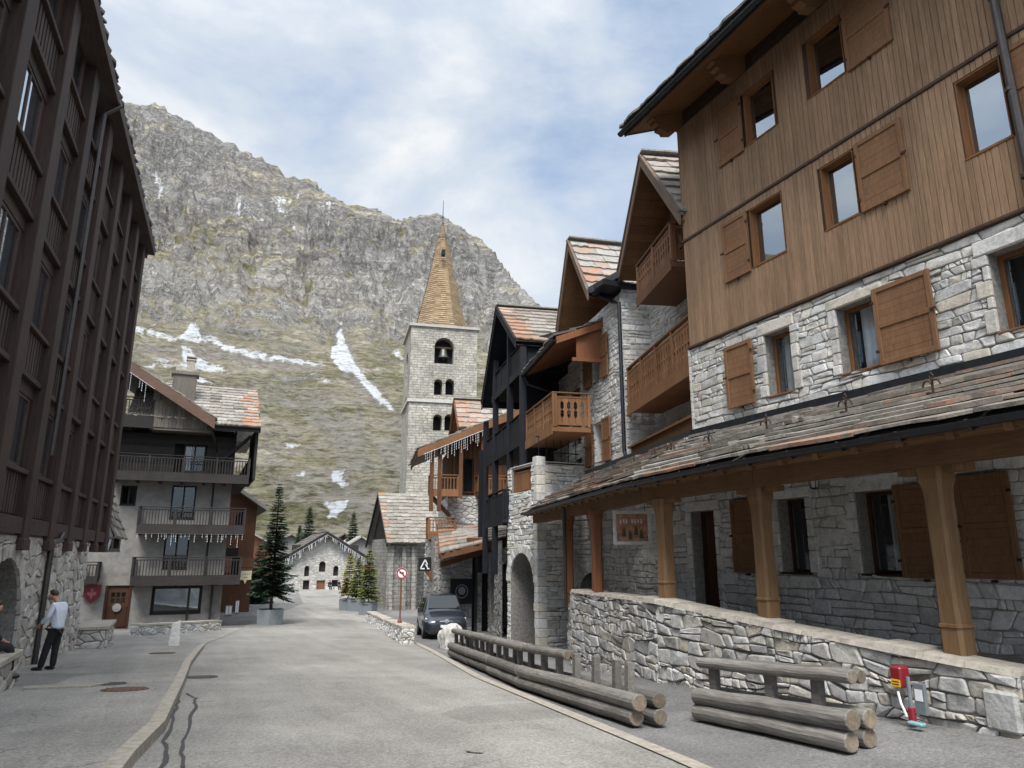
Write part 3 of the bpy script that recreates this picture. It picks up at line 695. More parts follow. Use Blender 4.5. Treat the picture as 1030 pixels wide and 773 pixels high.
# base terrain: fine near the street, coarse to the horizon
m = M(); xs = [-3000, -800, -200, -60]+frange(-30, 50, 1.)+[80, 200, 800, 3000]; ys = [-3000, -600, -120, -40]+frange(-20, 125, 1.)+[150, 220, 500, 1200, 3000]
m.add([(x, y, g(x, y)-.03) for y in ys for x in xs], [(j*len(xs)+i, j*len(xs)+i+1, (j+1)*len(xs)+i+1, (j+1)*len(xs)+i) for j in range(len(ys)-1) for i in range(len(xs)-1)])
tag(m.build('ground', MT['fore'], smooth=True), kind='structure')
ys = frange(-20, 108, .7)
tag(sheet(lambda y: (kerb_x(y)-.1, edge_r(y)), ys, -.012, 14).build('road', MT['road'], smooth=True), kind='structure')
# pale concrete drain strip along the right edge
ys2 = frange(-20, 30, .5)
tag(sheet(lambda y: (edge_r(y)-.1, edge_r(y)+.1), ys2, .004, 2).build('drain_strip', MT['conc']), kind='structure')
# left pavement: raised behind its kerb, running out flush in front of the chalet
def pave_h(y): return .095*(1-sst(26, 31, y))
m = M(); ys3 = frange(-20, 44, .7)
for j, y in enumerate(ys3):
    for i in range(11):
        x = -16+(kerb_x(y)+.02+16)*(i/10)**.6; m.v.append((x, y, g(x, y)+pave_h(y)+.002)); m.r.append(0); m.l.append(0)
for j in range(len(ys3)-1):
    for i in range(10): m.f.append((j*11+i, j*11+i+1, j*11+12+i, j*11+11+i)); m.mi.append(0)
tag(m.build('pavement', MT['pave'], smooth=True), kind='structure')
m = M(); y = -15.
while y < 30.5:
    L = U(.9, 1.1); a, b = y+.006, min(y+L, 30.7)-.006; y += L
    w = .19
    P = []
    for yy in (a, b):
        x = kerb_x(yy); z = g(x, yy); P.append([(x-w/2, yy, z-.1), (x+w/2, yy, z-.1), (x+w/2-.015, yy, z+pave_h(yy)+.012), (x-w/2, yy, z+pave_h(yy)+.02)])
    m.hexa([P[0][0], P[0][1], P[1][1], P[1][0], P[0][3], P[0][2], P[1][2], P[1][3]])
tag(m.build('kerb', MT['conc']), kind='structure')
# ================================================================== timber-and-stone house on the right
HX, HC = 10.5, 13.2
FA = Fr(HX, 0, 0, 'l')
A = thing('timber_and_stone_house', (HX+3, 6, 0), 'large house with brown timber boarding above white stone and a slab-roofed porch', 'house')
Y0, Y1 = -1.5, HC
UPW = [(9.92, 10.80, 10.49, 11.80), (8.12, 8.95, 10.53, 11.80), (9.97, 10.91, 7.65, 8.97), (8.20, 8.95, 7.65, 8.93), (5.52, 6.22, 7.64, 8.98), (2.6, 3.4, 10.5, 11.8), (1.6, 2.5, 7.65, 8.95)]
STW = [(10.08, 10.79, 4.78, 6.08), (8.17, 8.96, 4.82, 6.06), (5.2, 6.16, 4.80, 6.02), (1.8, 2.7, 4.8, 6.05)]
GRW = [(10.12, 10.84, 1.33, 2.71), (8.24, 9.0, 1.34, 2.71)]
DR = (12.72, 13.56, .30, 2.62)
core = M(); core.box(HX+.42, HX+8, Y0+.1, Y1-.4, -1, 12.6); core.box(HX+.02, HX+.42, Y0+.1, Y0+.4, -1, 12.6)
core.build('wall_core', MT['inside'], A)  # dark box behind the facade, painted as unlit rooms
m = M(); backing(m, FA, Y0, Y1, 4.15, 6.43, STW, .42); 
courses(m, FA, [(Y0, 4.2), (Y1, 4.2), (Y1, 6.42), (Y0, 6.42)], [(h[0]-.12, h[1]+.12, h[2], h[3]+.17) for h in STW], .15, seed=11)
for i, h in enumerate(STW): dressed(m, FA, h, .16, .24, .055, seed=i)
# corner quoins
rg = random.Random(5); z = 4.2
while z < 6.35:
    k = min(rg.uniform(.16, .3), 6.42-z); m.box(HX-.055, HX+rg.uniform(.35, .8), Y1-.005, Y1+.05, z+.006, z+k-.006, r=rg.random()); z += k
FS = Fr(HX, HC, 90, 'l')
backing(m, FS, 0, 8, 4.15, 6.43, [], .1); courses(m, FS, [(0, 4.2), (8, 4.2), (8, 6.42), (0, 6.42)], [], .15, seed=12)
m.build('stone_wall', [MT['stone_white'], MT['mortar']], A)
m = M(); backing(m, FA, Y0, 14.9, -.9, 4.15, GRW+[DR, (6.45, 7.0, 1.35, 2.75)], .42)
courses(m, FA, [(Y0, -.9), (14.9, -.9), (14.9, 4.1), (Y0, 4.1)], [(h[0]-.12, h[1]+.12, h[2], h[3]+.2) for h in GRW+[DR]], .21, seed=13)
for i, h in enumerate(GRW+[DR]): dressed(m, FA, h, .18, .26, .05, seed=20+i)
m.build('porch_wall', [MT['stone_porch'], MT['mortar_light']], A)
# timber boarding in two lifts
ho = [(h[0]-.02, h[1]+.02, h[2]-.02, h[3]+.02) for h in UPW]
m = M(); boards(m, FA, Y0, Y1, 6.5, 9.16, ho, .105, .0, .03, seed=3); boards(m, FA, Y0, Y1, 9.24, 12.28, ho, .105, .0, .03, seed=4)
boards(m, FS, 0, 8, 6.5, 12.3, [], .12, .0, .03, seed=6)
m.build('timber_cladding', MT['clad'], A)
m = M(); backing(m, FA, Y0, Y1, 6.43, 13.1, UPW, .3, o=-.004); backing(m, FS, 0, 8, 6.43, 13, [], .1, o=-.004)
hboards(m, FA, Y0, Y1, 12.33, 12.95, .16, .0, .02)  # band under the soffit: eave shadow put in as dark boards
m.build('sheathing_and_eave_shade', MT['clad_trim'], A)
m = M()
for z, t, d in ((6.43, .06, .085), (9.165, .07, .06), (12.285, .05, .05)):
    m.cbox(FA, Y0, Y1+.03, -.01, d, z, z+t, c=.012); m.cbox(FS, -.03, 8, -.01, d, z, z+t, c=.012)
m.build('ledge_moulding', MT['clad_trim'], A)
for i, h in enumerate(UPW): window(A, FA, *h, rec=.11, fw=.045, glass=MT['glass_sky'], lining=True, curt=None, pane_tilt=.085 if h[2] > 10 else .012)  # top panes are turned so their lower part mirrors open sky
for i, h in enumerate(STW): window(A, FA, *h, rec=.2, fw=.075, curt=((.1, .75), (.05, .7), (.2, .5), (0, 1))[i])
for i, h in enumerate(GRW): window(A, FA, *h, rec=.26, fw=.06, curt=((.05, .5), (.1, .55))[i], frame=MT['door'])
for a, b, c, d, hg in ((10.87, 11.70, 10.42, 11.84, 'l'), (7.10, 8.06, 10.46, 11.84, 'r'), (10.97, 11.78, 7.58, 9.0, 'l'), (7.18, 8.13, 7.6, 8.97, 'r'), (11.08, 11.93, 4.72, 6.1, 'l'), (7.03, 8.1, 4.76, 6.12, 'r'), (4.5, 5.42, 7.6, 9.0, 'r')):
    shutter(A, FA, a, b, c, d, o=.085 if d < 6.3 else .035, hinge=hg)
for a, b, c, d, hg in ((11.3, 12.1, 1.30, 2.78, 'l'), (7.36, 8.18, 1.30, 2.75, 'r'), (6.34, 7.14, 1.32, 2.80, 'l')):
    shutter(A, FA, a, b, c, d, o=.075, hinge=hg)
# entrance door in the porch
d = M(); d.cbox(FA, DR[0], DR[1], -.33, -.27, DR[2], DR[3], c=.01)
for q in range(5): d.fbox(FA, DR[0]+.06+q*.148, DR[0]+.06+q*.148+.14, -.28, -.25, DR[2]+.1, DR[3]-.1)
do = d.build('door', MT['door'], A); h = M(); h.fbox(FA, DR[0]+.1, DR[0]+.13, -.25, -.2, 1.3, 1.5); h.build('handle', MT['iron'], do)
# main roof: deep eave with board soffit, corbels, gutter
EX = HX-1.25; RZ = lambda x: 12.17+(x-EX)*.43
m = M(); slab_plane(m, (EX, Y0-.5, RZ(EX)+.16), (EX, Y1+.55, RZ(EX)+.16), (HX+4, Y0-.5, RZ(HX+4)+.16), (HX+4, Y1+.55, RZ(HX+4)+.16), .06)
slab_plane(m, (HX+9.5, Y0-.5, RZ(HX+4)+.16-5.5*.43), (HX+9.5, Y1+.55, RZ(HX+4)+.16-5.5*.43), (HX+4, Y0-.5, RZ(HX+4)+.16), (HX+4, Y1+.55, RZ(HX+4)+.16), .06)
slabs(m, (EX-.06, Y0-.5, RZ(EX)+.17), (EX-.06, Y1+.6, RZ(EX)+.17), (HX+4, Y0-.5, RZ(HX+4)+.17), (HX+4, Y1+.6, RZ(HX+4)+.17), 11, (.5, 1.1), (.04, .07), seed=31)
m.build('roof', MT['lauze_dark'], A)
m = M()
for q in range(10):
    a, b = EX+.03+(HX-EX+.1)*q/10, EX+.03+(HX-EX+.1)*(q+1)/10-.006
    m.hexa([(a, Y0-.4, RZ(a)), (b, Y0-.4, RZ(b)), (b, Y1+.5, RZ(b)), (a, Y1+.5, RZ(a)), (a, Y0-.4, RZ(a)+.05), (b, Y0-.4, RZ(b)+.05), (b, Y1+.5, RZ(b)+.05), (a, Y1+.5, RZ(a)+.05)])
m.build('soffit', MT['soffit'], A)
m = M(); m.box(EX-.02, EX+.02, Y0-.45, Y1+.55, RZ(EX)-.03, RZ(EX)+.15); m.hexa([(EX, Y1+.5, RZ(EX)-.02), (HX+4, Y1+.5, RZ(HX+4)-.02), (HX+4, Y1+.54, RZ(HX+4)-.02), (EX, Y1+.54, RZ(EX)-.02), (EX, Y1+.5, RZ(EX)+.17), (HX+4, Y1+.5, RZ(HX+4)+.17), (HX+4, Y1+.54, RZ(HX+4)+.17), (EX, Y1+.54, RZ(EX)+.17)])
m.build('fascia', MT['clad_trim'], A)
for yc in (13.05, 10.75, 8.45, 6.15, 3.85):
    m = M(); x0 = HX-.02
    P = [(0, 12.32), (0, 12.78), (-.95, 12.38), (-.95, 12.26), (-.86, 12.24), (-.86, 12.15), (-.74, 12.13), (-.74, 12.03), (-.6, 12.01), (-.56, 11.95), (-.3, 12.02)]
    m.prism(P, lambda x, z: (x0+x, yc-.11, z), lambda x, z: (x0+x, yc+.11, z)); m.build('corbel', MT['beam'], A)
m = M(); gutter(m, [(EX-.1, Y0-.4, RZ(EX)+.06), (EX-.1, Y1+.62, RZ(EX)+.06)], .085)
for q in range(15):
    yy = Y1+.3-q; m.bar((EX-.19, yy, RZ(EX)+.09), (EX-.1, yy, RZ(EX)-.035), .03, .015); m.bar((EX-.1, yy, RZ(EX)-.035), (EX, yy, RZ(EX)+.03), .03, .015)
m.build('eave_gutter', MT['metal'], A)
m = M(); m.tube([(HX-.12, 5.42, 12.9), (HX-.12, 5.38, 9.0), (HX-.12, 5.35, 6.4), (HX-.16, 5.2, 5.9), (HX-.16, 5.1, 4.4)], .062, 10)
for z in (11.6, 9.9, 8.3, 6.9): m.tube([(HX-.12, 5.39, z-.03), (HX-.12, 5.39, z+.03)], .074, 10)
m.build('downpipe', MT['pipe'], A)
# ---- porch: posts, beams, slab roof (its outer line bends with the street)
PO = [(7.52, -1.5), (7.52, 8.6), (7.93, 12.2), (10.3, 22.3)]        # gutter line
PI = [(10.46, -1.5), (10.46, 9.5), (10.46, 13.3), (12.35, 21.6)]    # upper edge
ZE, ZR = 3.06, 4.30
m = M()
for i in range(3):
    e0, e1, r0, r1 = (*PO[i], ZE), (*PO[i+1], ZE), (*PI[i], ZR), (*PI[i+1], ZR)
    slab_plane(m, e0, e1, r0, r1, .06, r=.2)
    slabs(m, e0, e1, r0, r1, 9, (.8, 2.1), (.03, .058), .45, lambda u, v, q, i=i: (q.uniform(.4, 1) if q.random() < (.5 if i == 2 else .3 if i else .22)*(1.1-v) else q.uniform(0, .15)), seed=40+i, proud=.07)
m.build('porch_roof', MT['lauze'], A)
m = M()
for i in range(3): 
    a, b = PI[i], PI[i+1]; m.bar((a[0]-.02, a[1], ZR+.1), (b[0]-.02, b[1], ZR+.1), .06, .17)
m.build('roof_flashing', MT['metal'], A)
m = M(); gutter(m, [(x-.09, y, ZE-.03) for x, y in PO[:1]]+[(x-.09, y, ZE-.03) for x, y in PO[1:]], .075)
for i in range(3):
    a, b = Vector((*PO[i], 0)), Vector((*PO[i+1], 0)); L = (b-a).length; k = int(L/.8)
    for q in range(k):
        p = a+(b-a)*(q+.5)/k; m.bar((p.x-.17, p.y, ZE-.02), (p.x-.09, p.y, ZE-.125), .035, .02); m.bar((p.x-.09, p.y, ZE-.125), (p.x+.1, p.y, ZE-.03), .035, .02)
m.build('porch_gutter', MT['metal'], A)
m = M()
BO = [(8.0, -1.5), (8.0, 8.6), (8.3, 12.1), (10.6, 22.0)]
for i in range(3):
    a, b = BO[i], BO[i+1]; m.bar((*a, 2.82), (*b, 2.82), .24, .26); m.bar((a[0]-.28, a[1], 2.965), (b[0]-.28, b[1], 2.965), .36, .05)
    L = sqrt((b[0]-a[0])**2+(b[1]-a[1])**2); k = int(L/.62)
    for q in range(k):      # rafters
        t = (q+.5)/k; o = (PO[i][0]+(PO[i+1][0]-PO[i][0])*t, PO[i][1]+(PO[i+1][1]-PO[i][1])*t); n_ = (PI[i][0]+(PI[i+1][0]-PI[i][0])*t, PI[i][1]+(PI[i+1][1]-PI[i][1])*t)
        m.bar((*o, ZE-.12), (*n_, ZR-.12), .09, .12)
m.build('porch_beam', MT['beam'], A)
def post(x, y, z0, w, mt, head=0.):
    m = M(); h = radians(head); ring = lambda s, z: [(x+(a*cos(h)+b*sin(h))*s, y+(-a*sin(h)+b*cos(h))*s, z) for a, b in ((-1, -.72), (-.72, -1), (.72, -1), (1, -.72), (1, .72), (.72, 1), (-.72, 1), (-1, .72))]
    k = w/2; prof = [(k*1.0, z0), (k*1.0, z0+.33), (k*1.12, z0+.34), (k*1.12, z0+.37), (k*.98, z0+.38), (k*.9, z0+1.1), (k*.95, 2.32), (k*1.02, 2.44), (k*1.22, 2.54), (k*1.22, 2.70)]
    vs = [q for s, z in prof for q in ring(s, z)]; n = len(prof)
    m.add(vs, [(i*8+j, i*8+(j+1) % 8, i*8+8+(j+1) % 8, i*8+8+j) for i in range(n-1) for j in range(8)]+[tuple(range(8))[::-1], tuple(range((n-1)*8, n*8))])
    o = m.build('porch_post', mt, A)
    return o
def brace(x, y, d, head):
    m = M(); h = radians(head); dx, dy = sin(h)*d, cos(h)*d
    m.bar((x, y, 2.66), (x+dx, y+dy, 2.66), .16, .09, r=.5); return m
for x, y, z0 in ((8.22, 5.85, .50), (8.22, 8.85, .64), (8.26, 11.5, .8), (8.22, 2.6, .3)):
    po = post(x, y, z0, .27, MT['post']); m = brace(x, y-.45, .9, 0); m.build('bracket', MT['post'], po)
for x, y in ((8.98, 15.3), (9.64, 17.95)):
    po = post(x, y, .3, .24, MT['post_red'], 13.4); m = brace(x-.1, y-.4, .85, 13.4); m.build('bracket', MT['post_red'], po)
m = M(); m.tube([(9.42, 17.8, 2.95), (9.46, 17.85, 2.6), (9.48, 17.86, .2)], .045, 8); m.build('downpipe', MT['pipe'], A)
# porch floor and snow hooks
m = M(); m.box(8.05, HX+.02, -1.5, 12.0, -.95, .30); m.hexa([(8.3, 12.0, -1.3), (HX, 12.0, -1.3), (13., 21.5, -1.6), (9.9, 18.3, -1.6), (8.3, 12.0, .3), (HX, 12.0, .3), (13, 21.5, .3), (9.9, 18.3, .3)])
m.build('porch_floor', MT['conc'], A)
hk = M()
hk.tube([(0, 0, 0), (0, 0, .22)], .016, 6); hk.tube([(-.02, -.13, .10), (-.02, -.10, .17), (-.02, -.04, .18), (-.02, 0, .12), (-.02, .04, .18), (-.02, .10, .17), (-.02, .13, .10)], .013, 6)
hk.tube([(0, 0, .18), (0, -.03, .24), (0, 0, .29), (0, .03, .24), (0, 0, .18)], .011, 5); hk.box(-.12, .12, -.025, .025, -.03, .0)
first = None
for x, y, z in ((9.0, 4.7, 3.78), (9.0, 6.27, 3.78), (9.0, 7.7, 3.78), (9.0, 9.39, 3.76), (9.08, 11.04, 3.74), (9.32, 12.59, 3.76), (9.6, 13.6, 3.76), (9.95, 15., 3.76), (10.4, 16.7, 3.78), (10.9, 18.6, 3.8), (11.2, 20., 3.8)):
    if first is None: first = hk.build('snow_hook', MT['iron'], A, loc=(0, 0, 0)); c = first
    else: c = first.copy(); COL.objects.link(c); c.parent = A
    c.location = Vector((x, y, z))-Vector(A['_w'])
# lantern on the porch wall
def lantern(name, loc, label, arm, cat='lantern', s=1.):
    t = thing(name, loc, label, cat); x, y, z = loc
    m = M(); q = [(x+arm[0]*s*.3, y+arm[1]*s*.3)]
    m.tube([(x+arm[0]*.3*s, y+arm[1]*.3*s, z+.3*s), (x, y, z+.34*s), (x, y, z+.24*s)], .012*s, 6)
    m.lathe([(.02*s, .25*s), (.05*s, .22*s), (.15*s, .13*s), (.15*s, .115*s)], (x, y, z), 6); m.lathe([(.085*s, -.17*s), (.085*s, -.15*s), (.02*s, -.19*s)], (x, y, z), 6)
    for i in range(6):
        a = 2*pi*i/6; m.bar((x+.14*s*cos(a), y+.14*s*sin(a), z+.12*s), (x+.085*s*cos(a), y+.085*s*sin(a), z-.16*s), .014*s)
    m.build('lantern_frame', MT['metal'], t)
    m = M(); m.lathe([(.08*s, -.15*s), (.13*s, .115*s)], (x, y, z), 6); m.build('lantern_glass', MT['lampglass'], t); return t
MT['lampglass'] = plain_mat('frosted_lamp_glass', (.55, .57, .58), .25, nz=.1)
lantern('wall_lantern', (10.2, 9.6, 2.95), 'black wall lantern on the stone wall under the porch roof', (1, 0), s=.8)
# ================================================================== low garden wall in front of the porch
W = thing('garden_wall', (8, 8, -.5), 'low white rubble wall with sloping mortar coping in front of the porch', 'wall')
WP = [(7.86, 4.98), (7.86, 8.4), (7.86, 11.3), (9.19, 16.98)]; WT = [.50, .68, .86, .78]
ws = M(); wc = M(); bk = M()
def wallrun(a, b, za, zb, seed, th=.42, ends=(False, False)):
    L = sqrt((b[0]-a[0])**2+(b[1]-a[1])**2); hd = math.degrees(atan2(b[0]-a[0], b[1]-a[1])); F = Fr(*a, hd, 'l')
    reg = [(0, -1.9), (L, -1.9), (L, zb-.06), (0, za-.06)]
    courses(ws, F, reg, [], .165, .042, .013, seed=seed, wav=.75, aspect=(.9, 2.9))
    bk.hexa([F.w(0, 0, -2), F.w(L, 0, -2), F.w(L, -th, -2), F.w(0, -th, -2), F.w(0, 0, za-.05), F.w(L, 0, zb-.05), F.w(L, -th, zb-.05), F.w(0, -th, za-.05)])
    n = max(2, int(L/.55)); rg = random.Random(seed)
    for i in range(n):
        s0, s1 = L*i/n+.004, L*(i+1)/n-.004; z0, z1 = za+(zb-za)*i/n, za+(zb-za)*(i+1)/n; e = rg.uniform(.0, .05); q = rg.uniform(-.012, .012)
        e -= .01; q += rg.uniform(-.02, .02); wc.hexa([F.w(s0, .03+e, z0-.07), F.w(s1, .03+e, z1-.07), F.w(s1, -th-.03, z1-.07), F.w(s0, -th-.03, z0-.07), F.w(s0, .0+e, z0+q), F.w(s1, .0+e, z1+q), F.w(s1, -th, z1+q+.01), F.w(s0, -th, z0+q+.01)])
    return F
for i in range(3): wallrun(WP[i], WP[i+1], WT[i], WT[i+1], 60+i)
wallrun((9.19, 16.98), (9.9, 18.5), .78, -.35, 64)
FE = Fr(7.86, 4.98, 90, 'r'); stones(ws, FE, [(0, -1), (.42, -1), (.42, .42), (0, .42)], [], .4, .4, .05, .02, seed=70, big=.0)
ws.cbox(Fr(7.86, 5.02, 0, 'l'), 0, .36, -.05, .07, -.12, .28, c=.03, r=.9)
ws.build('rubble_face', MT['stone_wall'], W); bk.build('wall_core', MT['mortar'], W); wc.build('coping', MT['cope'], W)
m = M()
for i in range(3): m.cbox(Fr(7.9+.35*i, 3.2, 0, 'r'), 0, 1.75, 0, .36, -.75, -.28+.17*i, c=.02)
ST = thing('stone_steps', (8.2, 4.1, -.4), 'short flight of stone steps at the near end of the rubble wall', 'steps'); m.build('treads', MT['granite'], ST)
# ================================================================== generic gable roof (ridge runs along F.n)
def gable(par, F, sL, zL, sA, zA, sR, zR, oF, oB, roofm, soffm, bargem, rows=7, seed=1, lich=None, th=(.04, .07), w=(.5, 1.1), barge=.26, bt=.05, rname='roof'):
    m = M()
    for (s0, z0) in ((sL, zL), (sR, zR)):
        E0, E1, R0, R1 = F.w(s0, oF, z0), F.w(s0, oB, z0), F.w(sA, oF, zA), F.w(sA, oB, zA)
        slab_plane(m, E0, E1, R0, R1, .07, r=.3); slabs(m, E0, E1, R0, R1, rows, w, th, seed=seed+int(s0*3), lich=lich)
    m.fbox(F, sA-.22, sA+.22, oB, oF+.05, zA+.07, zA+.12)
    rf = m.build(rname, roofm, par)
    m = M()
    for (s0, z0) in ((sL, zL), (sR, zR)):
        n = 14
        for i in range(n):
            t0, t1 = i/n, (i+1)/n-.004
            P = [(s0+(sA-s0)*t, z0+(zA-z0)*t-.24) for t in (t0, t1)]
            m.hexa([F.w(P[0][0], oF-.02, P[0][1]), F.w(P[1][0], oF-.02, P[1][1]), F.w(P[1][0], oB, P[1][1]), F.w(P[0][0], oB, P[0][1]), F.w(P[0][0], oF-.02, P[0][1]+.025), F.w(P[1][0], oF-.02, P[1][1]+.025), F.w(P[1][0], oB, P[1][1]+.025), F.w(P[0][0], oB, P[0][1]+.025)])
    m.build('soffit', soffm, par)
    for (s0, z0) in ((sL, zL), (sR, zR)):
        m = M(); P = [(s0, z0-barge-.08), (sA, zA-barge-.08), (sA, zA+.02), (s0, z0+.02)]
        m.prism(P, lambda s, z: F.w(s, oF, z), lambda s, z: F.w(s, oF+bt, z), r=.5)
        P = [(s0, z0-.02), (sA, zA-.02), (sA, zA+.07), (s0, z0+.07)]
        m.prism(P, lambda s, z: F.w(s, oF, z), lambda s, z: F.w(s, oF+bt+.035, z), r=.2)
        m.build('bargeboard', bargem, par)
    return rf
def icicles(par, pts, n, mt, name='icicle_lights', lo=.25, hi=.9, seed=1, thick=1.):
    rg = random.Random(seed); m = M(); P = [Vector(p) for p in pts]
    for i in range(n):
        if rg.random() < .18: continue
        t = (i+.5+rg.uniform(-.4, .4))/n*(len(P)-1); k = min(int(t), len(P)-2); p = P[k]+(P[k+1]-P[k])*(t-k); L = lo+(hi-lo)*rg.random()**1.8; m.tube([p, p-Vector((rg.uniform(-.03, .03), 0, L))], .006*thick, 4)
        q = 0.
        while q < L: m.lathe([(.004, .03), (.022*thick**.5, 0), (.004, -.03)], p-Vector((0, 0, q)), 4); q += .14
    for a, b in zip(P, P[1:]): m.tube([a, b], .012, 4)
    return m.build(name, mt, par)
MT['icicle'] = plain_mat('white_light_string', (.62, .64, .66), .4, nz=.1)
# ================================================================== gabled stone house with brown balconies
FB = Fr(11.12, 13.2, 10.15, 'l'); FP = Fr(10.5, 13.2, 16.2, 'l')
B = thing('gabled_stone_house', (14, 18, 0), 'white rubble stone house with two steep wooden gables, brown balconies and an arched ground-floor passage', 'house')
c = M(); c.fbox(FB, .1, 13.2, -9, -1.5, -1.6, 9.6); c.fbox(FB, 5.9, 9.3, -9, -.45, 3.6, 9.8); c.build('wall_core', MT['inside'], B)
SW = [(7.42, 8.12, 7.56, 8.95), (7.42, 8.12, 4.74, 6.08)]
m = M(); backing(m, FB, 5.45, 9.65, 3.3, 10.0, SW, .4)
m.fbox(FB, 5.45, 9.65, -1.4, -.02, 9.9, 10.0)
courses(m, FB, [(5.45, 3.3), (9.65, 3.3), (9.65, 10.0), (5.45, 10.0)], [(h[0]-.14, h[1]+.14, h[2], h[3]+.2) for h in SW], .145, seed=81)
for i, h in enumerate(SW): dressed(m, FB, h, .16, .22, .055, seed=90+i)
FR = Fr(*FB.w(5.45, 0, 0)[:2], 100.15, 'r')      # return face looking down the street
backing(m, FR, 0, 1.3, 3.3, 10.4, [], .1); courses(m, FR, [(0, 3.3), (1.3, 3.3), (1.3, 10.4), (0, 10.4)], [], .16, seed=82)
FBK = Fr(*FB.w(0, -1.0, 0)[:2], 10.15, 'l')     # wall behind the balconies
BW = [(1.0, 2.3, 6.12, 8.25), (3.6, 4.3, 6.8, 8.1), (1.6, 2.6, 9.1, 11.0), (1.0, 2.2, 3.9, 5.4)]
backing(m, FBK, -.3, 5.5, 3.3, 11.2, BW, .4); courses(m, FBK, [(-.3, 3.3), (5.5, 3.3), (5.5, 10.6), (2.6, 12.4), (-.3, 10.6)], [(h[0]-.1, h[1]+.1, h[2], h[3]+.15) for h in BW], .16, seed=83)
m.build('stone_wall', [MT['stone_white']], B)
FRW = Fr(*FB.w(0, -.7, 0)[:2], 10.15, 'l'); m = M(); backing(m, FRW, -.2, 9.8, -1.7, 4.1, [], .1); courses(m, FRW, [(-.2, -1.7), (9.8, -1.7), (9.8, 4.1), (-.2, 4.1)], [], .2, seed=95); m.build('porch_back_wall', [MT['stone_porch'], MT['mortar_light']], B)
for h in SW: window(B, FB, *h, rec=.22, fw=.07, curt=(.1, .6))
for h in BW: window(B, FBK, *h, rec=.2, fw=.08, curt=(.1, .5), mull=1)
for z0, z1 in ((7.5, 9.0), (4.66, 6.12)):
    shutter(B, FB, 8.24, 8.98, z0, z1, o=.085, hinge='l'); shutter(B, FB, 6.55, 7.3, z0, z1, o=.085, hinge='r')
gable(B, FP, -.12, 9.95, 2.6, 13.15, 5.35, 10.55, .1, -7, MT['lauze_pale'], MT['soffit'], MT['barge'], rows=8, seed=100, lich=lambda u, v, q: q.uniform(0, .35))
gable(B, FB, 6.05, 10.2, 7.98, 12.85, 9.55, 9.9, .9, -7, MT['lauze_pale'], MT['soffit'], MT['barge'], rows=7, seed=110, lich=lambda u, v, q: q.uniform(.4, 1) if u < .2 and q.random() < .3 else q.uniform(0, .08))
m = M()    # boarded gable fields
boards(m, FBK, -.2, 5.4, 10.55, 12.9, [(1.6, 2.6, 9.1, 11.0)], .14, 0.06, .085, seed=3, top=lambda s: 12.9-abs(s-2.6)*1.0)
boards(m, FB, 5.9, 9.7, 9.95, 12.5, [], .14, -1.4, -1.37, seed=4, top=lambda s: max(9.97, 12.55-abs(s-7.98)*1.4))
m.build('gable_boards', MT['soffit'], B)
m = M(); P0 = Vector(FB.w(6.0, .85, 10.12)); P1 = Vector(FP.w(5.35, .0, 10.5))
m.bar(P0+Vector((0, -.05, 0)), P1, .4, .22); m.box(P0.x-.05, P0.x+1.6, P0.y-.9, P0.y+.1, P0.z-.02, P0.z+.16)
m.build('valley_gutter', MT['metal'], B)
m = M(); p = FB.w(5.42, .1, 0); m.tube([FB.w(6.0, .55, 10.05), FB.w(5.7, .2, 9.75), (p[0], p[1], 9.6), (p[0], p[1], 4.75), (p[0]+.05, p[1]-.1, 4.45), (p[0]+.4, p[1]-.3, 4.4)], .065, 8); m.build('downpipe', MT['metal'], B)
def balcony(par, F, s0, s1, o, zf, zt, depth, mt, style='plank', ends=(True, True), pitch=.19, beams=True, post=1.25, fl=.16):
    t = M(); t.fbox(F, s0-.03, s1+.03, o-depth, o+.05, zf-fl, zf)
    if beams:
        n = max(2, round((s1-s0)/1.1)+1)
        for i in range(n):
            s = s0+.1+(s1-s0-.2)*i/(n-1); t.fbox(F, s-.07, s+.07, o-depth, o-.05, zf-fl-.16, zf-fl-.003)
    t.fbox(F, s0-.03, s1+.03, o+.053, o+.085, zf-fl-.1, zf+.06)
    b = t.build('balcony', mt, par)
    m = M(); balustrade(m, F, s0, s1, o, zf, zt, style, pitch, post)
    for e, s in ((ends[0], s0), (ends[1], s1)):
        if not e: continue
        Fe = Fr(*F.w(s, o, 0)[:2], math.degrees(atan2(-F.n[0], -F.n[1])), 'l')
        balustrade(m, Fe, .06, depth-.05, 0, zf, zt, style, pitch, 1.4)
    m.build('railing', mt, b); return b
balcony(B, FP, .02, 5.2, -.05, 6.08, 7.34, 1.15, MT['balcony'], ends=(False, True), beams=False)
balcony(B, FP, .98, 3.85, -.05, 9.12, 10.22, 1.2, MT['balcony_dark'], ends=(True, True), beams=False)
m = M(); hboards(m, FP, .05, 5.35, 4.22, 4.82, .3, -.08, -.02); m.fbox(FP, 0, 5.35, -.14, .03, 4.82, 4.88); m.fbox(FP, .05, 5.35, -1.3, -.1, 4.0, 4.2); m.build('parapet_board', MT['balcony'], B)
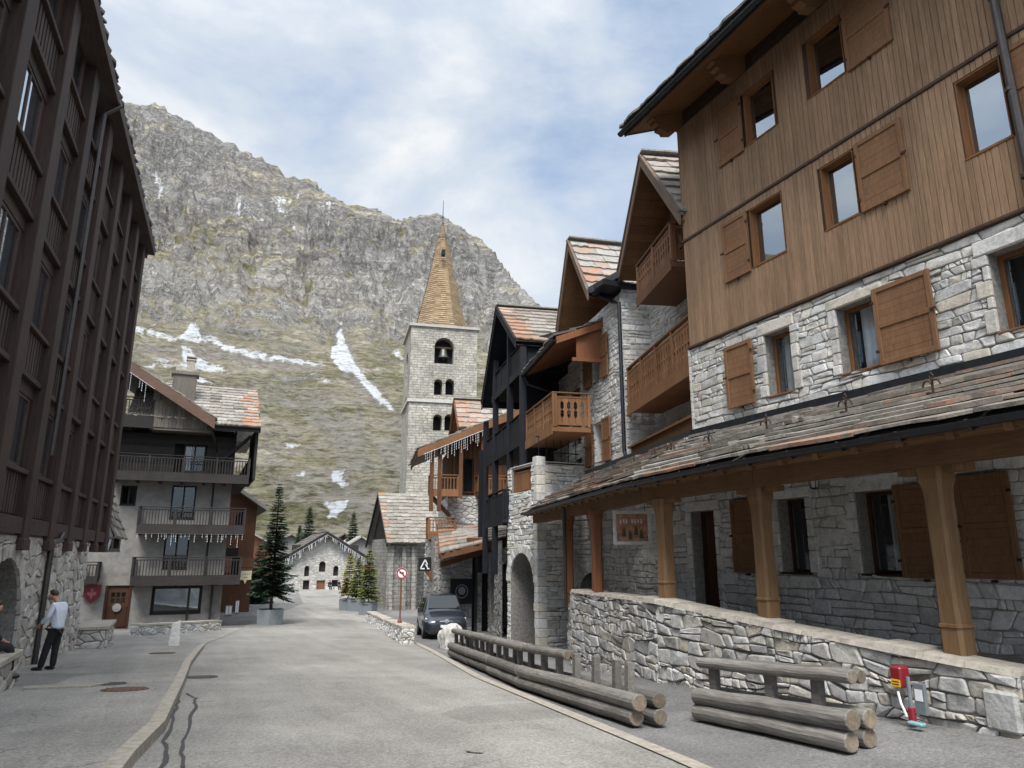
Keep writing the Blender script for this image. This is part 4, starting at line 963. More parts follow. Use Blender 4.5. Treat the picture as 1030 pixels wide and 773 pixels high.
# lower wing with its own eave, balcony and terrace
FC = Fr(10.7, 20.6, 11, 'l')
m = M(); CW = [(10.35, 11.35, 5.8, 7.95), (12.0, 12.7, 6.5, 7.8), (10.2, 10.9, 4.3, 5.2), (11.6, 12.3, 4.3, 5.2)]
FC2 = Fr(*FB.w(0, -.25, 0)[:2], 10.15, 'l')
backing(m, FC2, 9.6, 14, 3.0, 9.2, CW, .4); courses(m, FC2, [(9.6, 3.0), (14, 3.0), (14, 9.2), (9.6, 9.2)], [(h[0]-.05, h[1]+.05, h[2], h[3]) for h in CW], .15, seed=84)
m.build('wing_wall', MT['stone_white'], B)
for h in CW: window(B, FC2, *h, rec=.2, fw=.07, curt=None, frame=MT['white'] if h[3] < 5.5 else None)
m = M(); E0, E1 = FC.w(-.1, 0, 8.86), FC.w(4.5, 0, 8.72); R0, R1 = FC.w(-.1, -2.2, 9.75), FC.w(4.5, -2.2, 9.6)
slab_plane(m, E0, E1, R0, R1, .06); slabs(m, E0, E1, R0, R1, 4, (.5, 1.), (.05, .08), seed=120); m.build('wing_roof', MT['lauze_dark'], B)
m = M()
for i in range(12):
    a, b = i/12, (i+1)/12-.003
    L = lambda t: (-.04-2.1*t, 8.70+.85*t)
    (o0, z0), (o1, z1) = L(a), L(b)
    m.hexa([FC.w(-.05, o0, z0), FC.w(4.4, o0, z0-.12), FC.w(4.4, o1, z1-.12), FC.w(-.05, o1, z1), FC.w(-.05, o0, z0+.03), FC.w(4.4, o0, z0-.09), FC.w(4.4, o1, z1-.09), FC.w(-.05, o1, z1+.03)])
m.hexa([FC.w(-.12, 0, 8.62), FC.w(-.12, -2.2, 9.5), FC.w(-.06, -2.2, 9.5), FC.w(-.06, 0, 8.62), FC.w(-.12, 0, 8.86), FC.w(-.12, -2.2, 9.74), FC.w(-.06, -2.2, 9.74), FC.w(-.06, 0, 8.86)])
m.hexa([FC.w(.02, -.75, 8.2), FC.w(.02, -2.2, 8.2), FC.w(.06, -2.2, 8.2), FC.w(.06, -.75, 8.2), FC.w(.02, -.75, 8.95), FC.w(.02, -2.2, 9.55), FC.w(.06, -2.2, 9.55), FC.w(.06, -.75, 8.95)]); m.fbox(FC, -.02, .1, -2.2, -.6, 8.08, 8.2)
m.build('wing_soffit', MT['post_red'], B)
m = M(); gutter(m, [FC.w(-.15, .08, 8.78), FC.w(4.5, .08, 8.64)], .085); m.tube([FC.w(4.3, .06, 8.6), FC.w(4.2, -.1, 8.2), FC.w(4., -1.0, 7.9)], .05, 6); m.build('wing_gutter', MT['metal'], B)
FCB = Fr(10.78, 20.95, 11, 'l'); balcony(B, FCB, .02, 3.7, 0, 5.85, 7.05, 1.3, MT['balcony'], style='plank', pitch=.26, beams=False)
# terrace block with the arched passage
FK = Fr(10.9, 22.5, 0, 'l'); FN = Fr(10.9, 22.5, 90, 'r')
AH = (.28, 2.3, -2.2, .72, 'arch')
m = M(); backing(m, FK, 0, 2.6, -2.2, 4.85, [AH, (.5, 2.2, 3.9, 4.85)], 1.5); courses(m, FK, [(0, -2.2), (2.6, -2.2), (2.6, 4.8), (0, 4.8)], [(AH[0]-.0, AH[1]+.0, AH[2], AH[3], 'arch'), (.5, 2.2, 3.9, 4.9), (-.02, .3, -2.2, .72)], .16, seed=85)
arch_ring(m, FK, AH, .3, .06, 13, 3)
rg = random.Random(9); z = -2.0
while z < 4.7:
    k = rg.uniform(.2, .36); a = rg.uniform(.2, .3); m.cbox(FK, -.045, a, -.3, .05, z+.006, z+k-.006, c=.012, r=rg.random()); z += k
backing(m, FN, 0, 3.2, -2.2, 4.85, [(1.6, 2.6, -2.2, .55, 'arch')], .6); courses(m, FN, [(.25, -2.2), (3.2, -2.2), (3.2, 4.8), (.25, 4.8)], [(1.6, 2.6, -2.2, .55, 'arch')], .2, seed=86)
arch_ring(m, FN, (1.6, 2.6, -2.2, .55), .32, .06, 11, 4)
m.box(10.95, 11.3, 22.55, 25.05, 4.78, 4.9); m.box(11.3, 14, 22.55, 25.05, 3.7, 3.8); m.box(11.3, 14, 22.5, 22.8, 4.4, 4.88)
m.build('arcade_wall', MT['stone_white'], B)
m = M(); m.box(12.4, 12.5, 22.9, 25, -2.2, 2); m.box(10.95, 14, 25.0, 25.1, -2.2, 4.8); m.box(12.6, 13.6, 23.1, 23.2, -2.2, 1.5); m.build('passage_lining', MT['stone_dark'], B)
m = M(); balustrade(m, FK, .5, 2.2, -.12, 3.88, 4.82, 'board', .2, 1.6); m.build('terrace_panel', MT['balcony'], B)
m = M(); m.box(11.5, 12.6, 22.6, 22.64, 5.2, 5.24)
for q in range(9): m.box(11.0+q*.3, 11.02+q*.3, 22.6, 22.62, 4.88, 5.75)
m.box(10.9, 13.6, 22.59, 22.63, 5.75, 5.79); m.build('terrace_rail', MT['black_wood'], B)
# ================================================================== blue-black timber chalet
FD = Fr(12.4, 27, 11, 'l')
D = thing('black_timber_chalet', (16, 30, 0), 'tall blue-black timber chalet with open balconies and an orange-lichened stone roof', 'chalet')
s_ = [FD.pix(u, 420, .5)[0] for u in (526, 513, 498.5, 489)]
c = M(); c.fbox(FD, -2.0, 5.3, -8, -1.5, -1.8, 9.2); c.build('wall_core', MT['inside'], D)
m = M(); boards(m, FD, -2.1, 5.4, 1.5, 9.0, [(-1.2, -.2, 3.3, 5.3), (2, 3, 3.3, 5.3), (2, 3, 6.0, 8.0), (0, .9, 6.0, 8.0)], .16, -1.48, -1.46, seed=5, top=lambda s: 12.2-abs(s-1.62)*1.05)
m.build('timber_wall', MT['black_wood'], D)
for h in ((2, 3, 3.3, 5.3), (2, 3, 6.0, 8.0), (0, .9, 6.0, 8.0)): window(D, FD, *h, rec=.05, o=-1.42, frame=MT['black_wood'], curt=None, glass=MT['glass_dark'])
m = M(); FDs = Fr(*FD.w(-2.1, -1.46, 0)[:2], 101, 'r'); boards(m, FDs, 0, 6, 2, 10.2, [], .16, 0, .03, seed=7)
m.build('side_wall', MT['black_wood'], D)
m = M(); backing(m, FD, -2.1, 5.4, -2, 1.6, [(.5, 1.6, -2, .6)], .3, o=-1.4); stones(m, FD, [(-2.1, -2), (5.4, -2), (5.4, 1.5), (-2.1, 1.5)], [(.5, 1.6, -2, .6)], .4, .2, .04, .02, seed=87, o0=-1.4)
m.build('stone_base', MT['stone_dark'], D)
gable(D, FD, -2.2, 10.1, 1.62, 12.8, 5.2, 9.0, .8, -8, MT['lauze'], MT['black_wood'], MT['black_wood'], rows=9, seed=130, lich=lambda u, v, q: q.uniform(.7, 1) if u < .07 or (u < .16 and q.random() < .4) else q.uniform(0, .2))
for s in s_+[s_[-1]+1.2]:
    zt = 12.5-abs(s-1.62)*(.72 if s < 1.6 else 1.06); m = M(); m.fbox(FD, s-.12, s+.12, .38, .62, .8, zt); m.build('post', MT['black_wood'], D)
for z in (3.2, 6.1, 9.0):
    a, b = -2.0, (5.2 if z < 8 else 3.9)
    balcony(D, FD, a, b, .5, z, z+1.05, 1.9, MT['black_wood'], style='board', ends=(True, True), pitch=.16, beams=False, post=1.8)
balcony(D, FD, -2.3, .6, 1.3, 3.0, 4.1, 1.5, MT['black_wood'], style='board', pitch=.16, beams=False)
m = M(); A0, A1, A2, A3 = py(527, 346, 25.5), py(586, 329, 24.2), py(586, 322, 26.), py(534, 336, 27.5)
m.hexa([A0-Vector((0, 0, .35)), A1-Vector((0, 0, .35)), A2-Vector((0, 0, .35)), A3-Vector((0, 0, .35)), A0, A1, A2, A3]); m.bar(A0+Vector((0, -.08, .02)), A1+Vector((0, -.08, .02)), .16, .14)
m.box(A0.x+.3, A0.x+3, 26, 26.2, 6, A0.z-.2); m.build('dormer_roof', MT['black_wood'], D)
q_ = py(466, 403, 41.); Fd2 = Fr(q_.x-.5, q_.y-1.7, 11, 'l'); gable(D, Fd2, -.3, q_.z-2.1, 1.7, q_.z, 3.7, q_.z-2.1, .4, -6, MT['lauze'], MT['bwood'], MT['bwood'], rows=6, seed=137, lich=lambda u, v, q: q.uniform(.5, 1) if u < .2 else q.uniform(0, .2), rname='side_roof')
m = M(); m.fbox(Fd2, .2, 3.2, -6, -.4, 5, q_.z-1.9); m.build('side_wall', MT['bwood'], D)
# ================================================================== brown chalet with icicle lights and the entrance canopy
E_ = thing('brown_balcony_chalet', (13.5, 40, -1.5), 'brown timber chalet with stick balconies and icicle lights under its eave, below the bell tower', 'chalet')
FE_ = Fr(10.7, 37.0, 90, 'r')
c = M(); c.box(12.4, 19, 38.1, 44, -2.2, 7.6); c.build('wall_core', MT['inside'], E_)
m = M(); boards(m, FE_, 1.75, 5.5, 4.85, 9, [(2.3, 2.9, 5.0, 6.9)], .15, -.85, -.82, seed=8, top=lambda s: 7.15+s*.42); FEs = Fr(12.42, 37.85, 0, 'l'); boards(m, FEs, 0, 6, 4.85, 7.6, [], .15, 0, .03, seed=9)
m.build('timber_wall', MT['bwood'], E_)
window(E_, FE_, 2.3, 2.9, 5.0, 6.9, rec=.06, o=-.8, frame=MT['door'], curt=None)
m = M(); backing(m, FE_, 1.5, 6, -2.2, 4.85, [], .2, o=-.84); stones(m, FE_, [(1.5, -2.2), (6, -2.2), (6, 4.8), (1.5, 4.8)], [], .34, .18, .04, .02, seed=88, o0=-.84)
FEs2 = Fr(12.25, 37.8, 0, 'l'); backing(m, FEs2, 0, 6, -2.2, 4.85, [], .2); stones(m, FEs2, [(0, -2.2), (6, -2.2), (6, 4.8), (0, 4.8)], [], .36, .2, .04, .02, seed=89)
m.build('stone_wall', MT['stone_white'], E_)
def rz(x): return 7.25+(x-10.7)*.435
m = M(); e0, e1, r0, r1 = (10.45, 36.3, rz(10.45)), (10.45, 44, rz(10.45)), (16.5, 36.3, rz(16.5)), (16.5, 44, rz(16.5))
slab_plane(m, e0, e1, r0, r1, .08); slabs(m, e0, e1, r0, r1, 9, (.5, 1.), (.05, .08), seed=140, lich=lambda u, v, q: q.uniform(.2, .8)*(q.random() < .3)); m.build('roof', MT['lauze'], E_)
m = M(); m.hexa([(10.4, 36.25, rz(10.4)-.42), (16.5, 36.25, rz(16.5)-.42), (16.5, 36.31, rz(16.5)-.42), (10.4, 36.31, rz(10.4)-.42), (10.4, 36.25, rz(10.4)-.02), (16.5, 36.25, rz(16.5)-.02), (16.5, 36.31, rz(16.5)-.02), (10.4, 36.31, rz(10.4)-.02)]); m.build('bargeboard', MT['balcony'], E_)
m = M(); m.box(10.4, 10.48, 36.3, 44, rz(10.4)-.22, rz(10.4)-.02); m.build('fascia', MT['bwood'], E_)
for x in (11.2, 11.62, 12.75, 13.95):
    m = M(); m.box(x-.1, x+.1, 36.6, 36.8, 4.6 if x > 12 else 3.9, rz(x)-.1); m.build('post', MT['bwood'], E_)
FX = Fr(11.15, 36.75, 90, 'r'); balcony(E_, FX, 0, 1.5, 0, 4.95, 5.85, 1.1, MT['balcony'], style='stick', ends=(True, False), pitch=.16, beams=False)
FX = Fr(13.75, 36.75, 90, 'r'); balcony(E_, FX, 0, 1.6, 0, 4.95, 5.85, 1.1, MT['balcony'], style='stick', ends=(True, True), pitch=.16, beams=False)
FX = Fr(11.1, 36.6, 90, 'r'); balcony(E_, FX, 0, 1.4, 0, 2.7, 3.6, 1.4, MT['balcony'], style='stick', ends=(True, True), pitch=.16, beams=False)
m = M(); m.bar((11.2, 36.9, 4.75), (12.3, 37.6, 3.7), .16); m.bar((11.2, 37.6, 4.75), (12.3, 37.7, 3.7), .16); m.bar((11.2, 36.9, 2.5), (12.2, 37.6, 1.4), .16); m.bar((11.2, 37.6, 2.5), (12.2, 37.6, 1.4), .16); m.build('brace', MT['bwood'], E_)
icicles(E_, [(10.7, 36.2, rz(10.7)-.42), (14.0, 36.2, rz(14.0)-.42)], 26, MT['icicle'], seed=2, lo=.3, hi=.8)
C_ = thing('entrance_canopy', (13, 34, -1.7), 'stone entrance with an orange-lichened slab canopy roof and dark beam behind the van', 'canopy')
E_.rotation_euler.z = radians(-13); R_ = Matrix.Rotation(radians(-13), 3, 'Z'); pv = Vector((10.45, 36.3, 0)); E_.location = Vector((10.6, 36.3, 0))+R_ @ (Vector((13.5, 40, 0))-pv)+Vector((0, 0, -1.5))
P = [py(443, 557, 33.3), py(514, 540, 32.6), py(440, 527, 37.6), py(513, 527, 37.6)]
m = M(); slab_plane(m, *P, .08); slabs(m, *P, 8, (.5, 1.), (.05, .09), seed=141, lich=lambda u, v, q: q.uniform(.4, 1)*(1.2-u) if q.random() < .55 else .05); m.build('canopy_roof', MT['lauze'], C_)
m = M(); d_ = Vector((0, -.05, -.12)); m.bar(P[0]+d_, P[1]+d_, .1, .3); m.bar(P[0]+Vector((.3, .9, -.55)), P[1]+Vector((0, .9, -.4)), .2, .25); m.bar(P[0]+d_+Vector((-.05, 0, 0)), P[2]+d_, .1, .25)
m.bar(py(470, 546, 33.6), py(514, 546, 33.6), .25, .45); m.build('canopy_beam', MT['bwood'], C_)
FG = Fr(11.6, 35.6, 90, 'r'); m = M(); GH = [(1.85, 2.15, -2.3, 1.7), (2.4, 3.1, -2.3, 1.2)]
backing(m, FG, 0, 4, -2.3, 2.6, GH, .5); stones(m, FG, [(0, -2.3), (4, -2.3), (4, 2.5), (0, 2.5)], GH, .4, .2, .04, .02, seed=92)
FG2 = Fr(11.6, 35.6, 0, 'l'); backing(m, FG2, 0, 2.3, -2.3, 2.6, [], .3); stones(m, FG2, [(0, -2.3), (2.3, -2.3), (2.3, 2.5), (0, 2.5)], [], .4, .2, .04, .02, seed=93)
m.box(14.2, 15.2, 31.2, 31.6, -2, 2.3); m.build('entrance_wall', MT['stone_dark'], C_)
FG3 = Fr(13.0, 30.6, 14, 'l'); m = M(); GH3 = [(2.2, 3.4, -1.7, .9)]; backing(m, FG3, 0, 4.4, -2.3, 2.3, GH3, .5); stones(m, FG3, [(0, -2.3), (4.4, -2.3), (4.4, 2.2), (0, 2.2)], GH3, .4, .2, .04, .02, seed=94); m.build('passage_wall', MT['stone_dark'], C_)
m = M(); m.box(12.0, 18, 36.2, 36.3, -2.3, 2.6); m.fbox(FG3, 2, 3.6, -1, -.6, -2, 1.2); m.build('dark_interior', MT['inside'], C_)  # dark sheets painted as the shade inside the entrance
# ================================================================== church with bell tower
T = thing('church', (20, 64, -2.6), 'grey stone church with a tall square bell tower and pointed ochre-tiled spire', 'church')
FT = Fr(17.1, 62.3, 99.8, 'r'); TW = 6.35
def tp(u, v): return FT.pix(u, v)
def brick_stone(name, c1, c2, c3, sc=(1, 1, 1), bw=.55, bh=.22):
    m, nt, b = mat(name); tc = nt.nodes.new('ShaderNodeTexCoord'); sx = nt.nodes.new('ShaderNodeSeparateXYZ'); nt.links.new(tc.outputs['Object'], sx.inputs[0])
    cx = nt.nodes.new('ShaderNodeCombineXYZ'); nt.links.new(mth(nt, 'ADD', sx.outputs[0], mth(nt, 'MULTIPLY', sx.outputs[1], .8)), cx.inputs[0]); nt.links.new(sx.outputs[2], cx.inputs[1])
    nw = noise_n(nt, tc.outputs['Object'], 3, 3); w = nt.nodes.new('ShaderNodeVectorMath'); w.operation = 'ADD'; ws_ = nt.nodes.new('ShaderNodeVectorMath'); ws_.operation = 'SCALE'; ws_.inputs['Scale'].default_value = .12
    nt.links.new(nw.outputs['Color'], ws_.inputs[0]); nt.links.new(cx.outputs[0], w.inputs[0]); nt.links.new(ws_.outputs[0], w.inputs[1])
    br = nt.nodes.new('ShaderNodeTexBrick'); br.inputs['Scale'].default_value = 1; br.inputs['Brick Width'].default_value = bw; br.inputs['Row Height'].default_value = bh; br.inputs['Mortar Size'].default_value = .022
    br.inputs['Color1'].default_value = (*c1, 1); br.inputs['Color2'].default_value = (*c2, 1); br.inputs['Mortar'].default_value = (*c3, 1); br.offset_frequency = 2; br.squash = .8; br.squash_frequency = 3
    nt.links.new(w.outputs[0], br.inputs['Vector'])
    n1 = noise_n(nt, tc.outputs['Object'], .8, 7, .7); n2 = noise_n(nt, tc.outputs['Object'], 5, 5, .7)
    c = mix(nt, 1., br.outputs[0], ramp(nt, n1.outputs[0], [(.3, .62), (.7, 1.25)]).outputs[0], 'MULTIPLY'); c = mix(nt, 1., c, ramp(nt, n2.outputs[0], [(.3, .65), (.65, 1.2)]).outputs[0], 'MULTIPLY')
    nt.links.new(c, b.inputs['Base Color']); b.inputs['Roughness'].default_value = .9
    bump(nt, b, mth(nt, 'SUBTRACT', n2.outputs[0], br.outputs['Fac']), .8, .05); return m
MT['tower'] = brick_stone('tower_masonry', (.43, .397, .335), (.315, .29, .25), (.21, .20, .18), bw=.6, bh=.24)
MT['church_low'] = brick_stone('lower_church_masonry', (.31, .295, .265), (.22, .21, .19), (.15, .145, .13), bw=.7, bh=.3)
ZT = 22.75
def wn(u0, u1, v0, v1):
    a, b = tp(u0, (v0+v1)/2)[0], tp(u1, (v0+v1)/2)[0]; r = (b-a)/2; z1 = tp((u0+u1)/2, v0)[1]-r; return (a, b, tp((u0+u1)/2, v1)[1], z1, 'arch')
TWN = [wn(437, 456.5, 340, 366), wn(436.5, 445, 381.5, 397.5), wn(448, 456.8, 381.5, 397.5), wn(435.5, 444.5, 417, 433.5), wn(447, 456, 417, 433.5)]
m = M(); backing(m, FT, 0, TW, 5.0, ZT, TWN, 1.1)
for h in TWN: arch_ring(m, FT, h, .22, .04, 9, 1)
FL = Fr(*FT.w(0, 0, 0)[:2], 9.8, 'l'); FLW = [(2.3, 4.0, 17.5, 20.0, 'arch'), (2.4, 3.1, 14.9, 16.1, 'arch'), (3.4, 4.1, 14.9, 16.1, 'arch')]; backing(m, FL, 0, TW, 5.0, ZT, FLW, 1.0)
FRt = Fr(*FT.w(TW, 0, 0)[:2], 9.8, 'r'); backing(m, FRt, 0, TW, 5, ZT, FLW, 1.0); FBt = Fr(*FT.w(0, -TW, 0)[:2], 99.8, 'l'); backing(m, FBt, 0, TW, 5, ZT, [], 1.0)
m.build('tower_wall', MT['tower'], T)
m = M(); m.fbox(FT, -.12, TW+.12, -TW-.12, .12, -2.8, 5.0); m.build('tower_base', MT['church_low'], T)
m = M()
for z in (tp(440, 404)[1], tp(440, 519)[1]): m.fbox(FT, -.16, TW+.16, -TW-.16, .16, z-.14, z+.14)
m.fbox(FT, -.2, TW+.2, -TW-.2, .2, ZT-.04, ZT+.2)
m.build('string_course', MT['stone_church'], T)
m = M(); m.fbox(FT, .9, TW-.9, -TW+1, -1.05, 5, ZT-.2); m.build('belfry_interior', MT['black'], T)  # black block painted as the darkness inside the tower
h = TWN[0]; bc = FT.w((h[0]+h[1])/2, -.55, 0)
bl = M(); zb = h[3]-.35; bl.lathe([(.02, .95), (.22, .93), (.33, .7), (.38, .35), (.5, .1), (.62, .0), (.56, -.02)], (bc[0], bc[1], zb-.6), 18); bl.tube([(bc[0], bc[1], zb-.55), (bc[0], bc[1], zb-.8)], .07, 8); bo = bl.build('bell', plain_mat('bell_bronze', (.10, .105, .09), .45, .7), T, smooth=True)
bl = M(); bl.bar(FT.w(h[0]-.1, -.55, zb+.42), FT.w(h[1]+.1, -.55, zb+.42), .16); bl.bar(FT.w(h[0]-.1, -.55, zb-1.25), FT.w(h[1]+.1, -.55, zb-1.25), .12); bl.build('bell_yoke', MT['bwood'], bo)
m = M(); c = FT.w(TW/2, -TW/2, 0); tipz = py(444, 226, 65.2).z; R0 = TW/2*.80; rows = 54; K = 8; rg = random.Random(4)
for i in range(rows):
    t0, t1 = i/rows, (i+1)/rows; fl = lambda t: R0*((1-t)*.93+.07*(1-t)**6)+.05
    ra, rb = fl(t0)+.05, fl(t1)+.0; z0, z1 = ZT+.2+(tipz-ZT-.2)*t0, ZT+.2+(tipz-ZT-.2)*t1+.02
    for k in range(K):
        a0, a1 = 2*pi*k/K+pi/8+radians(-9.8), 2*pi*(k+1)/K+pi/8+radians(-9.8); n = max(1, int(ra*.77/.42))
        P = lambda a_, b_, t, r_: (c[0]+(cos(a_)*(1-t)+cos(b_)*t)*r_/cos(pi/8), c[1]+(sin(a_)*(1-t)+sin(b_)*t)*r_/cos(pi/8))
        for q in range(n):
            u0, u1 = q/n, (q+1)/n-.02/n; e = rg.uniform(0, .035)
            p0, p1, p2, p3 = P(a0, a1, u0, ra+e), P(a0, a1, u1, ra+e), P(a0, a1, u1, rb), P(a0, a1, u0, rb)
            m.add([(*p0, z0), (*p1, z0), (*p2, z1), (*p3, z1), (*P(a0, a1, u0, ra-.04), z0), (*P(a0, a1, u1, ra-.04), z0)], [(0, 1, 2, 3), (0, 4, 5, 1)], r=rg.random())
MT['spire'] = lauze_mat('ochre_spire_tiles', [(.17, .12, .07), (.30, .21, .115), (.23, .16, .09), (.34, .25, .15)])
m.build('spire', MT['spire'], T, recalc=False)
m = M(); m.lathe([(.5, -.9), (.2, 0), (.13, .9), (.03, 1.1)], (c[0], c[1], tipz-.9), 10); m.tube([(c[0], c[1], tipz), (c[0], c[1], tipz+2.6)], [.05, .025], 6); m.lathe([(.02, -.12), (.13, 0), (.02, .12)], (c[0], c[1], tipz+.7), 8); m.build('finial', MT['pipe'], T)
m = M(); w_ = gnd; q = py(447, 253, 62.9); m.fbox(FT, 2.9, 3.25, -1.85, -1.3, q.z-.3, q.z+.25); m.build('spire_hatch', MT['black'], T)
# nave with steep roof
m = M(); NX0, NY0 = 14.0, 58.0
ap = py(380, 496, 62.); ev = py(383, 546, 58.2)
slab_plane(m, (ap.x, 58.0, ev.z), (19, 58.0, ev.z), (ap.x, 62.0, ap.z), (19, 62, ap.z), .1); slabs(m, (ap.x, 58.0, ev.z), (19, 58.0, ev.z), (ap.x, 62.0, ap.z), (19, 62, ap.z), 14, (.4, .8), (.04, .07), seed=150, lich=lambda u, v, q: q.uniform(.5, 1) if u < .14 and q.random() < .7 else q.uniform(0, .12))
slab_plane(m, (ap.x, 66.0, ev.z), (19, 66.0, ev.z), (ap.x, 62.0, ap.z), (19, 62, ap.z), .1); m.build('nave_roof', MT['lauze'], T)
m = M(); m.prism([(58.1, ev.z-.3), (62, ap.z-.35), (65.9, ev.z-.3), (65.9, ev.z), (62, ap.z), (58.1, ev.z)], lambda y, z: (ap.x-.02, y, z-.03), lambda y, z: (ap.x+.1, y, z-.03)); m.prism([(58.6, ev.z), (65.4, ev.z), (62, ap.z-.2)], lambda y, z: (ap.x+.5, y, z), lambda y, z: (ap.x+.6, y, z)); m.build('nave_gable', MT['cwood'], T)
m = M(); m.box(ap.x+.45, 17.3, 58.7, 65.4, -2.8, ev.z+.35); m.box(ap.x+.2, ap.x+.7, 58.4, 58.9, -2.8, ev.z-.2); m.build('nave_wall', MT['church_low'], T)
for x in (15.0, 16.1, 16.9):
    m = M(); m.hexa([(x-.16, 58.05, -2.8), (x+.16, 58.05, -2.8), (x+.16, 58.75, -2.8), (x-.16, 58.75, -2.8), (x-.16, 58.5, ev.z-.3), (x+.16, 58.5, ev.z-.3), (x+.16, 58.75, ev.z-.3), (x-.16, 58.75, ev.z-.3)]); m.build('buttress', MT['church_low'], T)
# ================================================================== chapel at the end of the street
CH = thing('chapel', (17.3, 104, -3), 'small pale stone gabled chapel with dark door at the far end of the street', 'chapel')
FH = Fr(12.6, 104, 90, 'r'); cw = 9.6
def ch(u0, u1, v0, v1, arch=False):
    a = py(u0, v1, 104); b = py(u1, v0, 104); s0, s1 = a.x-12.6, b.x-12.6
    return (s0, s1, a.z, b.z-(s1-s0)/2, 'arch') if arch else (s0, s1, a.z, b.z)
HH = [ch(317.5, 327, 584, 602), ch(305.8, 311.4, 569.5, 580, 1), ch(320.7, 327.8, 565, 575.5, 1), ch(335, 340.7, 569.5, 579.5, 1), ch(304.3, 311.4, 584, 594.7), ch(333.4, 340, 583.7, 593.4)]
m = M(); backing(m, FH, 0, cw, -4, 1.6, HH, .5)
m.add([FH.w(0, 0, 1.6), FH.w(cw, 0, 1.6), FH.w(cw/2, 0, 4.4)], [(0, 1, 2)])
stones(m, FH, [(0, -4), (cw, -4), (cw, 1.6), (cw/2, 4.4), (0, 1.6)], HH, .5, .26, .05, .03, seed=160, cut=False)
m.box(12.6, 22.2, 104.7, 116, -4, 1.5); m.build('stone_wall', MT['stone_church'], CH)
m = M(); m.box(12.8, 22, 104.45, 104.5, -4, 3); m.build('dark_interior', MT['inside'], CH)  # dark sheet behind the openings, painted as interior shade
gable(CH, FH, -.9, 1.35, cw/2-.1, 4.75, cw+.9, 1.35, 1.0, -12, MT['lauze_dark'], MT['cwood'], MT['cwood'], rows=10, seed=161, th=(.05, .1), w=(.6, 1.2), barge=.6)
d = M(); h = HH[0]; d.fbox(FH, h[0], h[1], -.3, -.2, h[2], h[3]); d.build('door', MT['bwood'], CH)
icicles(CH, [FH.w(-.8, 1.05, 1.0), FH.w(cw/2-.1, 1.05, 4.4), FH.w(cw+.8, 1.05, 1.0)], 60, MT['icicle'], seed=5, lo=.3, hi=1.0, thick=4.)
# ================================================================== dark timber apartment house on the left
L = thing('dark_timber_apartment_house', (-8, 22, -1), 'tall dark brown timber apartment house on a rubble stone ground floor, along the left pavement', 'apartment house')
FLh = Fr(-3.0, 30.75, 2.4, 'r'); S0 = -34.
c = M(); c.fbox(FLh, S0, -.2, -12, -.75, 2.45, 14.0); c.fbox(FLh, S0, -3.2, -12, -.9, -1.8, 2.4); c.build('wall_core', MT['dwood'], L)
ZB = 2.1
LH = [(-14.1, -10.9, -.75, .0, 'arch'), (-20.5, -17.5, -.75, .0, 'arch')]
m = M(); backing(m, FLh, S0, -2.9, -2.2, ZB, LH, .8); stones(m, FLh, [(-17, -2.2), (-2.9, -2.2), (-2.9, ZB-.02), (-17, ZB-.02)], [(h[0]-.28, h[1]+.28, *h[2:]) for h in LH], .36, .24, .05, .024, seed=170, big=.28)
for h in LH:
    arch_ring(m, FLh, h, .3, .07, 15, 5)
    rg = random.Random(3); z = -1.9
    for sd in (h[0]-.3, h[1]):
        z = -1.9
        while z < h[3]-.05: k = min(rg.uniform(.25, .45), h[3]-z); m.cbox(FLh, sd+.01, sd+.29, -.02, .07, z+.006, z+k-.006, c=.015, r=rg.random()); z += k
FLe = Fr(*FLh.w(0, 0, 0)[:2], -87.6, 'r'); FLq = Fr(*FLh.w(-2.9, 0, 0)[:2], -87.6, 'r'); backing(m, FLq, 0, 12, -2.2, ZB, [], .2); stones(m, FLq, [(0, -2.2), (12, -2.2), (12, ZB), (0, ZB)], [], .4, .24, .05, .024, seed=171)
m.build('stone_wall', MT['stone_left'], L)
m = M()
for h in LH: m.fbox(FLh, h[0]-.3, h[1]+.3, -.9, -.8, -1.6, 2.1)
m.build('dark_interior', MT['inside'], L)  # dark backing in the arches: room shade put into the colour
for h in LH: window(L, FLh, h[0], h[1], -.7, 1.6, rec=.55, fw=.09, frame=MT['door'], curt=None, mull=1, sill=False)
